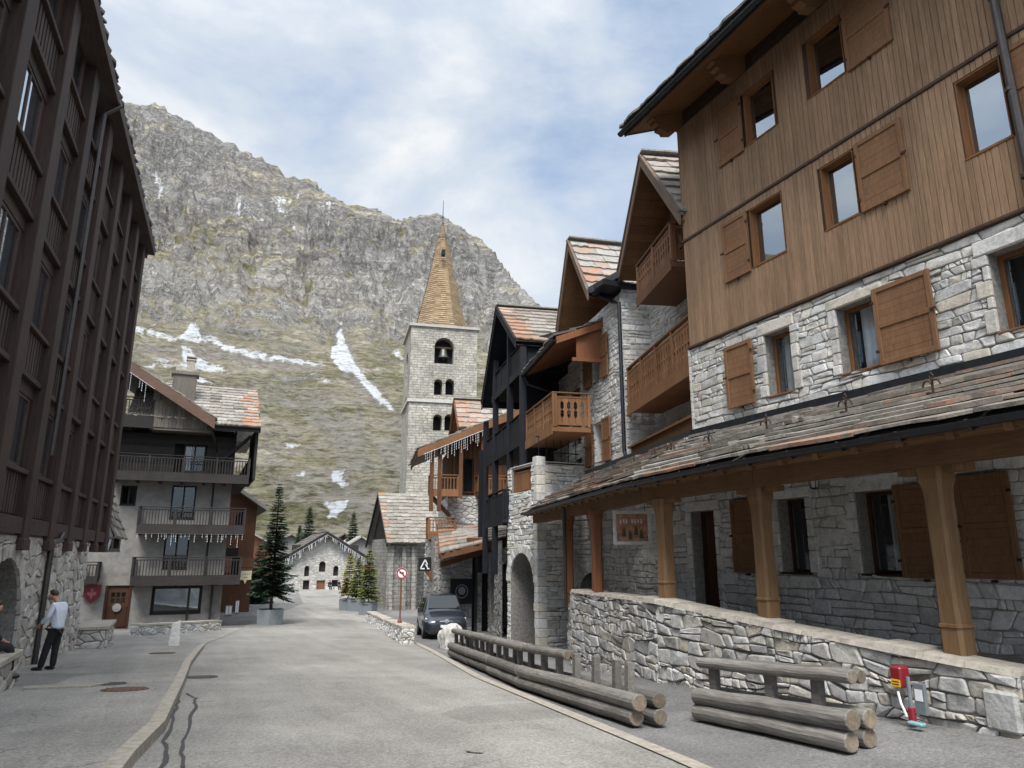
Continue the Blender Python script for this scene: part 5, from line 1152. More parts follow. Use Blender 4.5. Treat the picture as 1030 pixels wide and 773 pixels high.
# beams, columns, recessed bays with windows and panels
m = M(); m.fbox(FLh, S0, .15, -.8, .12, ZB, ZB+.34); m.fbox(FLh, -.5, .15, -12, .1, ZB, ZB+.34); m.build('sill_beam', MT['dwood_h'], L)
cols = [-.22, -2.35, -4.6, -6.9, -9.3, -11.8, -14.4, -17.2, -20.2, -23.4]
for i, s in enumerate(cols):
    m = M(); w = .56; m.cbox(FLh, s-w/2, s+w/2, -.55, .16, ZB-.12, 14.1, c=.015, r=U(.3, .7)); 
    m.cbox(FLh, s-w/2-.02, s+w/2+.02, -.3, .19, ZB-.35, ZB-.1, c=.02)
    m.build('column', MT['dwood'], L)
for k in range(len(cols)-1):
    a, b = cols[k+1]+.28, cols[k]-.28
    for f in range(4):
        z0 = ZB+.34+f*2.95; zt = z0+2.95
        off = -.06
        p = M(); p.fbox(FLh, a, b, off-.04, off+.02, z0+.02, z0+.92, r=U(.2, .6))
        n = max(4, int((b-a)/.2))
        for q in range(n): s0 = a+(b-a)*q/n; p.fbox(FLh, s0+.02, s0+(b-a)/n-.05, off+.02, off+.06, z0+.06, z0+.9)
        p.cbox(FLh, a, b, off-.1, off+.15, z0+.92, z0+1.02, c=.012); p.cbox(FLh, a, b, off-.1, off+.13, z0-.1, z0+.02, c=.012)
        p.build('panel', MT['dwood'], L)
        window(L, FLh, a+.16, b-.16, z0+1.06, zt-.36, rec=.04, o=off+.02, fw=.08, frame=MT['dwood_h'], glass=MT['glass_left'], curt=(.0, 1), mull=1, sill=False)  # full curtains added to brighten panes that would mirror dark houses
        q = M(); q.fbox(FLh, a, b, off-.3, off-.0, zt-.36, zt-.1); q.fbox(FLh, a, a+.16, off-.3, off-.02, z0+1.02, zt-.36); q.fbox(FLh, b-.16, b, off-.3, off-.02, z0+1.02, zt-.36); q.build('window_surround', MT['dwood'], L)
m = M(); hboards(m, FLe, 0, 12, ZB+.3, 14, .2, 0.02, .05); m.build('end_boarding', MT['dwood'], L)
ze = 14.3; OV = .22
m = M(); e0, e1, r0, r1 = FLh.w(S0, OV, ze), FLh.w(.9, OV, ze), FLh.w(S0, -7, ze+3.2), FLh.w(.9, -7, ze+3.2)
slab_plane(m, e0, e1, r0, r1, .1); slabs(m, FLh.w(-20, OV+.03, ze+.02), FLh.w(.92, OV+.03, ze+.02), FLh.w(-20, -7, ze+3.22), FLh.w(.92, -7, ze+3.22), 12, (.4, .9), (.05, .09), seed=172, proud=.07)
slab_plane(m, FLh.w(S0, -15, ze), FLh.w(.9, -15, ze), r0, r1, .1); m.build('roof', MT['lauze_dark'], L)
m = M(); slab_plane(m, FLh.w(S0, OV-.05, ze-.14), FLh.w(.85, OV-.05, ze-.14), FLh.w(S0, -1.2, ze+.6), FLh.w(.85, -1.2, ze+.6), .03)
for q in range(24): s = .75-q*.9; m.bar(FLh.w(s, OV-.1, ze-.26), FLh.w(s, -.8, ze+.3), .12, .2)
m.fbox(FLh, S0, .5, -.1, .45, 13.8, 14.1); m.fbox(FLh, .05, .42, -.3, .2, 13.6, 13.9); m.build('soffit', MT['dwood_h'], L)
m = M(); gutter(m, [FLh.w(S0, OV+.07, ze-.02), FLh.w(.92, OV+.07, ze-.02)], .085); m.tube([FLh.w(-10.4, OV+.07, ze-.1), FLh.w(-10.4, .5, ze-.5), FLh.w(-10.5, .15, ze-.9), FLh.w(-10.5, .12, 4)], .06, 8); m.tube([FLh.w(.6, OV+.07, ze-.08), FLh.w(.5, .45, ze-.3), FLh.w(.3, .25, ze-.42)], .05, 8); m.build('eave_gutter', MT['pipe'], L)
m = M(); s = FLh.pix(44, 600, .12)[0]; m.tube([FLh.w(s+.9, .2, 2.2), FLh.w(s+.75, .16, 2.02), FLh.w(s+.2, .14, 1.98), FLh.w(s, .13, 1.8), FLh.w(s, .13, -1.3)], .07, 8); m.build('downpipe', MT['pipe'], L)
# slab-roofed annex on the far end, its verge seen past the corner
m = M(); e0, e1, r0, r1 = (-2.75, 31.35, 2.35), (-2.75, 36.5, 2.35), (-5.7, 31.35, 10.2), (-5.7, 36.5, 10.2)
slab_plane(m, e0, e1, r0, r1, .1); slabs(m, e0, e1, r0, r1, 22, (.5, .9), (.05, .09), seed=173); m.build('annex_roof', MT['lauze'], L)
m = M(); m.prism([(-2.85, 2.1), (-5.8, 9.9), (-6.8, 9.9), (-3.9, 2.1)], lambda x, z: (x, 31.4, z), lambda x, z: (x, 31.5, z)); m.box(-8, -5.2, 31.6, 36.2, -1.8, 2.3); m.build('annex_wall', MT['cwood'], L)
lantern('street_lantern', (-2.92, 30.95, 2.05), 'black lantern hanging under the corner of the dark brown apartment house', (-.9, 0), s=1.5)
# ================================================================== dark grey chalet beyond
K = thing('dark_balcony_chalet', (-2, 48, -2), 'grey rendered chalet with three tiers of dark balconies, low gable and orange-lichened roof corner', 'chalet')
FKc = Fr(-12, 45.9, 90, 'r')    # front; s = x + 12
X = lambda x: x+12
KW = [(X(-4.05), X(-2.75), -2.3, .02), (X(-1.75), X(.85), -1.55, -.05), (X(-1.4), X(-.1), .9, 3.0), (X(-1.3), X(.0), 3.7, 5.6), (X(-3.9), X(-3.1), 4.4, 5.5), (X(-4.4), X(-3.6), 1.9, 3.0), (X(-.9), X(.3), 6.4, 8.0), (X(-3.6), X(-2.8), 6.9, 8.0)]
m = M(); backing(m, FKc, 0, 13.9, -2.8, 6.0, KW, .35); m.box(1.86, 1.9, 45.95, 56, -2.8, 6); m.build('rendered_wall', MT['plaster'], K)
m = M(); hboards(m, FKc, 0, 10.6, 6.0, 8.55, .2, 0, .02); hboards(m, FKc, 12.35, 13.9, 6.0, 8.6, .2, 0, .02); hboards(m, FKc, 10.6, 12.35, 8.03, 8.6, .2, 0, .02); hboards(m, FKc, 10.6, 12.35, 6, 6.38, .2, 0, .02)
FKs = Fr(1.9, 45.9, 0, 'r'); hboards(m, FKs, 0, 10, 6.0, 9.2, .2, .0, .03); m.build('timber_wall', MT['cwood'], K)
c = M(); c.box(-12, 1.8, 46.35, 56, -2.8, 9.0); c.build('wall_core', MT['inside'], K)
for i, h in enumerate(KW):
    if i == 0:
        d = M(); d.cbox(FKc, h[0], h[1], -.16, -.1, h[2], h[3], c=.01); 
        for q in range(2): d.fbox(FKc, h[0]+.15+q*.55, h[0]+.6+q*.55, -.1, -.06, h[2]+.15, h[2]+1.2)
        for a, b in ((h[0], h[0]+.12), (h[1]-.12, h[1])): d.fbox(FKc, a, b, -.1, .03, h[2], h[3])
        do = d.build('door', MT['door'], K); d = M()
        for q in range(3):
            for r_ in range(2): d.fbox(FKc, h[0]+.3+q*.25, h[0]+.5+q*.25, -.1, -.09, h[2]+1.4+r_*.3, h[2]+1.65+r_*.3)
        d.build('pane', MT['glass'], do)
        d = M(); d.lathe([(.0, -.03), (.22, -.02), (.22, .02), (0, .03)], (0, 0, 0), 12); cc = FKc.w((h[0]+h[1])/2, .0, h[2]+1.15); d.v = [(cc[0]+x, cc[1]-z_, cc[2]+y_) for x, y_, z_ in d.v]; d.build('wreath', MT['plaster'], do)
    elif i == 1: window(K, FKc, *h, rec=.14, fw=.16, frame=MT['cwood'], curt=None, glass=MT['glass_sky'])
    else: window(K, FKc, *h, rec=.12, fw=.09, frame=MT['cwood'], curt=(.0, .3) if i == 6 else None, mull=1, glass=MT['glass_dark'])
for x0, zf, zt, nm in ((-4.35, 6.1, 7.2, 1), (-2.8, 3.2, 4.3, 1), (-2.8, .42, 1.55, 1)):
    Fb = Fr(x0, 44.75, 90, 'r'); L_ = 2.72-x0
    balcony(K, Fb, 0, L_, 0, zf, zt, 1.2, MT['cwood'], style='stick', ends=(True, False), pitch=.155, beams=True, post=1.9, fl=.3)
    Fb2 = Fr(2.72, 44.75, 0, 'r'); b = M(); b.fbox(Fb2, .05, 9, -.85, .03, zf-.3, zf-.003); bb = b.build('side_balcony', MT['cwood'], K); b = M(); balustrade(b, Fb2, .12, 8.8, 0, zf, zt, 'stick', .155, 1.9); b.build('railing', MT['cwood'], bb)
Fb = Fr(-5.2, 44.9, 90, 'r'); balcony(K, Fb, 0, .75, 0, .42, 1.3, 1.0, MT['cwood'], style='stick', pitch=.155, beams=False)
Fb = Fr(-8, 44.75, 90, 'r'); balcony(K, Fb, 0, 5.35, 0, 9.3, 10.4, 1.2, MT['cwood'], style='stick', pitch=.155, beams=True, post=1.7, fl=.55)
# boarded gable field right of the attic balcony
m = M(); Fg = Fr(-2.65, 44.72, 90, 'r'); boards(m, Fg, 0, 3.05, 8.75, 8.8, [], .2, 0, .03, seed=5, top=lambda s: max(8.76, 11.0-s*.62)); m.fbox(Fg, -.1, 3.2, -1.2, -.02, 8.6, 8.75); m.fbox(Fg, -.12, .25, -.1, .1, 10.3, 11.0); m.build('gable_boards', MT['cclad'], K)
gx = -6.2; gz = 13.55
def kz(x): return gz-abs(x-gx)*.62
m = M()
for sg in (1, -1):
    xe = gx+sg*6.75; e0, e1, r0, r1 = (xe, 43.9, kz(xe)), (xe, 54, kz(xe)), (gx, 43.9, gz), (gx, 54, gz)
    slab_plane(m, e0, e1, r0, r1, .1); slabs(m, e0, e1, r0, r1, 12, (.5, 1.), (.05, .09), seed=180+sg)
# cross wing whose eave faces the street
e0, e1, r0, r1 = (.25, 44.3, 9.05), (3.15, 44.3, 9.05), (.25, 50.5, 12.6), (3.15, 50.5, 12.6)
slab_plane(m, e0, e1, r0, r1, .1); slabs(m, e0, e1, r0, r1, 13, (.4, .9), (.05, .09), seed=185, lich=lambda u, v, q: (q.uniform(.8, 1) if u > .72 and q.random() < .85 else q.uniform(0, .1)))
e0, e1, r0, r1 = (-4, 44.8, 9.3), (.25, 44.8, 9.3), (-4, 50.5, 12.6), (.25, 50.5, 12.6); slab_plane(m, e0, e1, r0, r1, .1); slabs(m, e0, e1, r0, r1, 12, (.4, .9), (.05, .09), seed=186)
m.box(-4, 3.1, 50.4, 56, 9, 12.5); m.build('roof', MT['lauze'], K)
m = M(); P = [(gx+6.8, kz(gx+6.8)-.62), (gx+6.8, kz(gx+6.8)), (gx, gz), (gx-6.8, kz(gx-6.8)), (gx-6.8, kz(gx-6.8)-.62), (gx, gz-.62)]
m.prism(P, lambda x, z: (x, 43.82, z), lambda x, z: (x, 43.9, z), r=.5); m.build('bargeboard', MT['cbarge'], K)
m = M(); gutter(m, [(.25, 44.2, 9.02), (3.15, 44.2, 9.02)], .09); m.box(.2, 3.1, 44.3, 44.4, 8.75, 9.0); m.tube([(.4, 44.25, 8.95), (.7, 44.8, 8.2), (.9, 45.7, 7.6), (.9, 45.75, 0)], .06, 6)
m.hexa([(3.08, 44.3, 8.7), (3.16, 44.3, 8.7), (3.16, 50.5, 12.2), (3.08, 50.5, 12.2), (3.08, 44.3, 9.05), (3.16, 44.3, 9.05), (3.16, 50.5, 12.6), (3.08, 50.5, 12.6)]); m.box(2.95, 3.1, 44.8, 50, 6.0, 9.2)
m.bar((1.0, 45.8, 6.9), (2.7, 45.0, 8.6), .16); m.build('eave_gutter', MT['cwood'], K)
m = M(); m.box(-2.0, -.65, 47.5, 48.5, 9, 12.75); m.box(-2.12, -.53, 47.4, 48.6, 12.6, 12.8); m.build('chimney', MT['cclad'], K)
m = M(); m.box(-1.3, -.85, 47.75, 48.25, 12.8, 13.7); m.box(-1.36, -.79, 47.7, 48.3, 13.6, 13.68); m.box(-1.36, -.79, 47.7, 48.3, 13.8, 13.87); m.box(-1.9, -1.55, 47.8, 48.2, 12.8, 13.15); m.build('chimney_pot', MT['conc'], K)
icicles(K, [(-5, 43.8, 12.2), (-2.7, 43.8, 10.75)], 12, MT['icicle'], seed=8, lo=.5, hi=1.2); icicles(K, [(-2.8, 44.68, 2.8), (2.7, 44.68, 2.8)], 34, MT['icicle'], seed=9, lo=.2, hi=.8)
m = M(); m.box(.1, .22, 45.8, 45.95, -2.6, .3); m.box(1.3, 1.42, 45.6, 45.95, -2.6, .3); m.build('pillar', MT['cwood'], K)
# ================================================================== far buildings and roofs on the hillside foot
def farhouse(label, x, y, w, d, h, rise, wall, roof, rot=0, z=None, wins=2):
    z = g(x, y)-.3 if z is None else z
    t = thing('village_house', (x, y, z), label, 'house', 'houses at the foot of the slope'); F = Fr(x-w/2, y, 90, 'r')
    m = M(); m.box(x-w/2, x+w/2, y, y+d, z-6, z+h); m.prism([(x-w/2, z+h), (x+w/2, z+h), (x, z+h+rise)], lambda a, b: (a, y, b), lambda a, b: (a, y+d, b)); m.build('wall', wall, t)
    m = M()
    for sg in (-1, 1): slab_plane(m, (x+sg*(w/2+.8), y-1, z+h-.35), (x+sg*(w/2+.8), y+d+1, z+h-.35), (x, y-1, z+h+rise+.1), (x, y+d+1, z+h+rise+.1), .25)
    m.build('roof', roof, t)
    for i in range(wins):
        m = M(); s = x-w/2+w*(i+.5)/wins; m.box(s-.5, s+.5, y-.06, y, z+h*.45, z+h*.45+1.2); m.build('window', MT['black'], t)
    m = M(); m.box(x-w/2, x+w/2, y-.9, y-.05, z+h*.38, z+h*.38+.15); m.box(x-w/2, x+w/2, y-.9, y-.82, z+h*.38+.15, z+h*.38+1.05); m.build('balcony', MT['bwood'], t)
    return t
p = py(258, 545, 60); farhouse('pale-roofed timber building seen past the right edge of the dark balcony chalet', p.x-3.4, 60, 6.5, 9, 8.4, 2.2, MT['bwood'], MT['lauze_pale'])
for u, v, y, w, lab in ((243, 548, 135, 10, 'brown-roofed house low on the slope, left of the chapel roof'), (292, 552, 150, 11, 'timber house behind the left slope of the chapel roof'), (345, 552, 140, 9, 'small house behind the right slope of the chapel roof'), (362, 556, 128, 8, 'house between the chapel and the church nave')):
    p = py(u, v, y); farhouse(lab, p.x, y, w, 9, max(3, p.z+3.5), 2.6, MT['bwood'] if u % 2 else MT['plaster'], MT['lauze'] if u != 345 else MT['lauze_dark'], z=-3.3)
# garden-height walls around the chapel forecourt
m = M(); Fz = Fr(8.5, 92, 90, 'r'); backing(m, Fz, 0, 3.6, -4, -2.1, [], .4); stones(m, Fz, [(0, -4), (3.6, -4), (3.6, -2.1), (0, -2.1)], [], .6, .3, .05, .03, seed=190, cut=False); t = m.build('boundary_wall', MT['stone_church'])
tag(t, 'short pale boundary wall left of the chapel front', 'wall')
# ================================================================== log barriers
def barrier(p0, p1, label, rail=(0., 1.), posts=4, group='log barriers along the road', sag=0., seed=1, right=1, cond=0):
    p0, p1 = Vector(p0), Vector(p1); rg = random.Random(seed)
    d = (p1-p0).normalized(); r = Vector((d.y, -d.x, 0)).normalized()*right; L = (p1-p0).length
    t = thing('log_barrier', tuple(p0), label, 'log barrier', group)
    R = .101
    def logm(a, b, rad, nseg=9):
        m = M(); pts = []; rr = []
        for i in range(nseg): 
            q = a+(b-a)*i/(nseg-1); pts.append(q+Vector((rg.uniform(-.007, .007), rg.uniform(-.007, .007), rg.uniform(-.008, .008)))); rr.append(rad*rg.uniform(.96, 1.04))
        pts = [pts[0]]+pts+[pts[-1]]; rr = [rr[0]*.9]+rr+[rr[-1]*.9]
        pts[0] = pts[1]-d*.012; pts[-1] = pts[-2]+d*.012
        m.tube(pts, rr, 14); n = len(m.f)
        m.mi[-1] = 1; m.mi[-2] = 1
        m.build('log', [MT['log'], MT['logend']], t, smooth=False)
    for k, off in enumerate((0, .29)):
        for lv in range(2):
            e0, e1 = rg.uniform(-.06, .06), rg.uniform(-.06, .06); z = R+lv*R*1.93
            logm(p0+r*off-d*e0+Vector((0, 0, z)), p1+r*off+d*e1+Vector((0, 0, z)), R*rg.uniform(.95, 1.05))
    for i in range(posts):
        s = (.55 if i == 0 else .2)+(L-.4)*i/(posts-1)*(1 if i else 0); q = p0+d*s+r*.145
        m = M(); h = .68 if rail[0]*L-.1 <= s <= rail[1]*L+.1 else .74
        m.bar(q, q+Vector((rg.uniform(-.02, .02), rg.uniform(-.02, .02), h)), .10, .11, up=d, r=rg.random()); m.build('post', MT['log'], t)
    a, b = p0+d*L*rail[0]+r*.145, p0+d*L*rail[1]+r*.145
    for off in (-.07, .07): logm(a+r*off+Vector((0, 0, .71)), b+r*off+Vector((0, 0, .71)), .07)
    return t
GB = [gnd(452, 660), gnd(471, 669), gnd(492, 678), gnd(522, 692), gnd(642, 732)]
GB = [Vector((p.x+.03, p.y, g(p.x, p.y))) for p in GB]
names = ['short weathered log barrier ending at the pale boulder', 'second log barrier from the boulder, between two short ones', 'third log barrier from the boulder, joined to the long one', 'long log barrier with stacked double logs whose top rail covers only its far half']
for i in range(4):
    a, b = GB[i], GB[i+1]; e = (b-a).normalized()*.03
    barrier(b-e, a+e, names[i], rail=((.55, 1.) if i == 3 else (0., 1.)), posts=(7 if i == 3 else 4), seed=200+i, right=1)
# thin leftover rail on the last uprights of the long barrier
p0, p1 = gnd(703, 724), gnd(858, 757)
p0.z, p1.z = g(p0.x, p0.y), g(p1.x, p1.y)
barrier(p1, p0, 'separate log barrier standing alone by the rubble wall, with a full double top rail', posts=3, seed=210, right=1, group='log barriers along the road')
def boulder(name, loc, sx, sy, sz, label, cat='boulder', seed=1, m_='granite'):
    bm = bmesh.new(); bmesh.ops.create_icosphere(bm, subdivisions=4, radius=1)
    for v in bm.verts:
        n = v.co.normalized(); k = 1+.22*noise.noise(n*1.6+Vector((seed, 0, 0)))+.1*noise.noise(n*4+Vector((0, seed, 0)))
        q = [max(-.8, min(.8, c)) for c in n]; v.co = Vector((q[0]*sx*k*1.15, q[1]*sy*k*1.15, max(-.2, q[2])*sz*k*1.15))
    me = bpy.data.meshes.new(name); bm.to_mesh(me); bm.free(); me.materials.append(MT[m_]); a = me.attributes.new('rnd', 'FLOAT', 'POINT'); a.data.foreach_set('value', [.5]*len(me.vertices))
    o = bpy.data.objects.new(name, me); COL.objects.link(o); o.location = loc; return tag(o, label, cat)
q = gnd(450, 652); boulder('boulder', (q.x+.25, q.y+.3, g(q.x, q.y)), .42, .5, .75, 'pale rounded boulder at the far end of the log barriers beside the van', seed=3)
# stone marker on the left pavement
q = gnd(174.5, 650); hh = py(174, 624, q.y).z-q.z
m = M(); m.hexa([(q.x-.2, q.y-.12, q.z-.1), (q.x+.2, q.y-.12, q.z-.1), (q.x+.2, q.y+.14, q.z-.1), (q.x-.2, q.y+.14, q.z-.1), (q.x-.13, q.y-.08, q.z+hh*.86), (q.x+.16, q.y-.1, q.z+hh), (q.x+.15, q.y+.1, q.z+hh*.97), (q.x-.13, q.y+.1, q.z+hh*.82)])
bm_ = m.build('stone_marker', MT['marker']); tag(bm_, 'white upright stone marker near the end of the left kerb', 'marker stone')
md = bm_.modifiers.new('b', 'BEVEL'); md.width = .035; md.segments = 2
# low stone wall pieces along the right edge of the far road, with sign
def lowwall(pix, h, label, seed, w=.8, top='cope'):
    t = None; P = [gnd(*q) for q in pix]; t = thing('low_stone_wall', tuple(P[0]), label, 'low wall', 'low stone walls by the road'); m = M(); bk = M(); cp = M()
    for a, b in zip(P, P[1:]):
        L = sqrt((b.x-a.x)**2+(b.y-a.y)**2); F = Fr(a.x, a.y, math.degrees(atan2(b.x-a.x, b.y-a.y)), 'l'); z = min(a.z, b.z)
        reg = [(0, z-.3), (L, z-.3), (L, b.z+h), (0, a.z+h)]; stones(m, F, reg, [], .3, .18, .05, .022, seed=seed)
        Fe = Fr(*F.w(0, 0, 0)[:2], math.degrees(atan2(-F.n[0], -F.n[1])), 'r'); 
        for e, zz, sd in ((0, a.z, 'r'), (L, b.z, 'l')):
            Fe = Fr(*F.w(e, 0, 0)[:2], math.degrees(atan2(-F.n[0], -F.n[1])), sd); stones(m, Fe, [(0, zz-.3), (w, zz-.3), (w, zz+h), (0, zz+h)], [], .3, .18, .05, .022, seed=seed+3)
        bk.hexa([F.w(0, 0, a.z-.4), F.w(L, 0, b.z-.4), F.w(L, -w, b.z-.4), F.w(0, -w, a.z-.4), F.w(0, 0, a.z+h-.02), F.w(L, 0, b.z+h-.02), F.w(L, -w, b.z+h-.02), F.w(0, -w, a.z+h-.02)])
        n = max(1, int(L/.6))
        for i in range(n): u0, u1 = L*i/n+.01, L*(i+1)/n-.01; cp.hexa([F.w(u0, .06, a.z+(b.z-a.z)*u0/L+h), F.w(u1, .06, a.z+(b.z-a.z)*u1/L+h), F.w(u1, -w-.04, a.z+(b.z-a.z)*u1/L+h), F.w(u0, -w-.04, a.z+(b.z-a.z)*u0/L+h)]+[F.w(u, o_, a.z+(b.z-a.z)*u/L+h+U(.06, .1)) for u, o_ in ((u0, .06), (u1, .06), (u1, -w-.04), (u0, -w-.04))])
    m.build('rubble_face', MT['stone_white'], t); bk.build('wall_core', MT['mortar_light'], t); cp.build('capstone', MT['cope'], t); return t
lowwall([(405, 648), (387, 637)], .55, 'low rubble wall at the foot of the road sign', 300, .45); lowwall([(385, 634), (369, 625)], .5, 'low rubble wall just beyond the one carrying the road sign', 310, .45)
lowwall([(222, 634), (139, 640)], .42, 'long low white stone wall under the shop window of the dark chalet', 320, .5)
# stone benches on the left
def bench(x0, x1, y0, y1, zt, label, seed):
    t = thing('stone_bench', ((x0+x1)/2, (y0+y1)/2, zt-.5), label, 'stone bench'); m = M(); zb = g((x0+x1)/2, y0)-.15
    for F, L in ((Fr(x0, y0, 90, 'r'), x1-x0), (Fr(x1, y0, 0, 'r'), y1-y0), (Fr(x0, y1, 90, 'l'), x1-x0)):
        stones(m, F, [(0, zb), (L, zb), (L, zt-.12), (0, zt-.12)], [], .36, .17, .05, .022, seed=seed)
    m.build('rubble_face', MT['stone_wall'], t); m = M(); m.box(x0, x1-.0, y0, y1, zb, zt-.11); m.build('core', MT['mortar'], t)
    m = M(); m.cbox(Fr(x0-.04, y0-.06, 90, 'l'), 0, x1-x0+.12, 0, y1-y0+.12, zt-.11, zt, c=.015); m.build('slab', MT['cope'], t); return t
zs = py(10, 658, 15.6).z
bench(-3.62, -2.72, 12.6, 16.3, zs, 'stone bench with flat slab where the dark-clothed person sits, at the left edge', 330)
q = gnd(88, 656); zt = py(90, 633, q.y).z; bench(-3.35, -2.35, 28.6, 31.3, zt, 'pale rubble stone bench beside the brown door of the dark chalet', 331)
# manhole covers and repairs
mh = None
for u, v, sx, sy, lab in ((163, 661, .38, .3, 'rusty manhole cover farthest up the left pavement'), (110, 694, .3, .26, 'grey manhole cover in the left pavement behind the reddish one'), (125, 700, .4, .3, 'reddish round manhole cover in the left pavement'), (203, 681, .35, .2, 'small iron drain cover in the road by the left kerb')):
    p = gnd(u, v); z = g(p.x, p.y)+(pave_h(p.y)+.006 if u < 190 else -.004); t = M(); t.lathe([(.0, .0), (sx, .0), (sx*.97, .012), (0, .014)], (0, 0, 0), 20)
    for k in range(-3, 4): t.box(k*.1*sx/.4-.012, k*.1*sx/.4+.012, -.6*sx, .6*sx, .012, .02)
    t.v = [(p.x+a*cos(.3)*1., p.y+b*.9, z+c-.05*a*0) for a, b, c in t.v]; t.v = [(a, b, c+(g(a, b)-g(p.x, p.y))) for a, b, c in t.v]
    tag(t.build('manhole_cover', MT['manhole'] if u == 125 or u == 163 else MT['iron2'], loc=(p.x, p.y, z)), lab, 'manhole cover', 'manhole covers')
p = gnd(62, 697); t = M(); t.prism([(-.55, -.32), (.5, -.3), (.75, .25), (-.1, .3), (-.6, .1)], lambda a, b: (p.x+a, p.y+b, g(p.x+a, p.y+b)+pave_h(p.y)+.0), lambda a, b: (p.x+a, p.y+b, g(p.x+a, p.y+b)+pave_h(p.y)+.03)); tag(t.build('concrete_patch', MT['conc']), kind='structure')
t = M()      # bitumen crack seams in the road by the kerb
for pts in ([(163, 772), (166, 745), (176, 715), (180, 702), (176, 696)], [(182, 772), (184, 745), (196, 712), (197, 702), (186, 697)], [(470, 755), (478, 757), (486, 757)]):
    W_ = [gnd(*q) for q in pts]; W2 = []
    for a, b in zip(W_, W_[1:]): W2 += [a+(b-a)*k/6 for k in range(6)]
    W2.append(W_[-1]); vs = []
    for i, q in enumerate(W2):
        d = (W2[min(i+1, len(W2)-1)]-W2[max(0, i-1)]).normalized(); n = Vector((d.y, -d.x, 0)); w = U(.014, .03); c_ = q+n*U(-.03, .03)
        for sg in (-1, 1): e = c_+n*w*sg; vs.append((e.x, e.y, g(e.x, e.y)-.004))
    t.add(vs, [(2*i, 2*i+1, 2*i+3, 2*i+2) for i in range(len(W2)-1)])
tag(t.build('road_crack_seal', MT['seal']), kind='structure')
# ================================================================== small red post box unit against the wall
UB = Vector((7.66, 5.93, 0)); UB.z = g(UB.x, UB.y)
t = thing('utility_post', tuple(UB), 'small red cabinet with yellow label and grey post leaning against the rubble wall', 'utility post')
FU = Fr(UB.x, UB.y+.42, 180, 'r')     # s runs towards the camera, out towards the road
k = FU
m = M(); m.cbox(FU, 0.03, .18, -.1, .06, UB.z+.34, UB.z+.57, c=.02); bx = m.build('cabinet', MT['red'], t)
m = M(); m.fbox(FU, .045, .165, .06, .066, UB.z+.35, UB.z+.43); lb = m.build('label_plate', MT['yellow'], bx); m = M()
for z in (.40, .37): m.fbox(FU, .06, .15, .066, .068, UB.z+z, UB.z+z+.012)
m.build('label_lines', MT['red'], lb)
m = M(); m.tube([FU.w(.27, .06, UB.z), FU.w(.27, .06, UB.z+.48)], .022, 8); m.build('pole', MT['zinc'], t); m = M(); m.lathe([(.045, 0), (.04, .15), (.024, .16)], FU.w(.27, .06, UB.z), 10); m.build('pole_foot', MT['red'], t)
m = M(); m.fbox(FU, .31, .44, .0, .05, UB.z+.1, UB.z+.42); pn = m.build('meter_box', MT['zinc'], t); m = M(); m.fbox(FU, .33, .42, .05, .055, UB.z+.24, UB.z+.36); m.build('notice', MT['white'], pn)
m = M(); m.tube([FU.w(.12, .06, UB.z+.3), FU.w(.16, .08, UB.z+.18), FU.w(.22, .08, UB.z+.05)], .014, 6); m.build('cable', MT['white'], t)
m = M(); m.cbox(FU, .3, .48, .12, .2, UB.z, UB.z+.035, c=.01); tag(m.build('plastic_bottle_lid', MT['teal']), 'flat turquoise plastic piece on the ground by the red cabinet', 'litter')
# ================================================================== signs
def text_obj(txt, size, F, s, o, z, mt, par, name='lettering', ext=.004):
    cu = bpy.data.curves.new(name, 'FONT'); cu.body = txt; cu.size = size; cu.extrude = ext; cu.align_x = 'CENTER'; cu.align_y = 'CENTER'
    tmp = bpy.data.objects.new(name, cu); COL.objects.link(tmp); dg = bpy.context.evaluated_depsgraph_get(); me = bpy.data.meshes.new_from_object(tmp.evaluated_get(dg)); bpy.data.objects.remove(tmp)
    d, n = Vector((*F.d, 0)), Vector((*F.n, 0)); up = Vector((0, 0, 1)); 
    if d.cross(up).dot(n) < 0: d = -d
    off = Vector(par['_w']) if par else Vector((0, 0, 0)); base = Vector(F.w(s, o, z))
    for v in me.vertices: v.co = base+d*v.co.x+up*v.co.y+n*v.co.z-off
    me.materials.clear(); me.materials.append(mt); ob = bpy.data.objects.new(name, me); COL.objects.link(ob); ob.parent = par
    if par: ob.location = (0, 0, 0); ob['_w'] = tuple(off)
    return ob
# no-left-turn sign
q = gnd(401.5, 643); zc = py(400.5, 577, q.y).z
t = thing('road_sign', tuple(q), 'round red and white no-left-turn sign on a rusty brown pole', 'road sign')
m = M(); m.tube([(q.x, q.y, q.z-.2), (q.x, q.y, zc+.2)], .035, 8); m.lathe([(.1, .3), (.1, .75), (.06, .8)], (q.x, q.y, q.z), 8); m.build('pole', MT['rustpole'], t)
FSg = Fr(q.x, q.y-.07, 100, 'r')
def disc(F, s, o, z, r0, r1, mt, nm, par, a0=0, a1=2*pi, n=28, th=.008):
    m = M(); vs = []; fs = []
    for i in range(n+1):
        a = a0+(a1-a0)*i/n
        for r, oo in ((r0, o), (r1, o), (r1, o-th), (r0, o-th)): vs.append(F.w(s+r*sin(a), oo, z+r*cos(a)))
    for i in range(n):
        for k in range(4): fs.append((4*i+k, 4*i+(k+1) % 4, 4*i+4+(k+1) % 4, 4*i+4+k))
    m.add(vs, fs); return m.build(nm, mt, par)
pl = disc(FSg, 0, 0, zc, 0, .24, MT['white'], 'plate', t); disc(FSg, 0, .006, zc, .175, .232, MT['signred'], 'rim', pl)
m = M(); m.bar(FSg.w(-.125, .008, zc+.125), FSg.w(.125, .008, zc-.125), .042, .006, up=(FSg.n[0], FSg.n[1], 0)); m.build('slash', MT['signred'], pl)
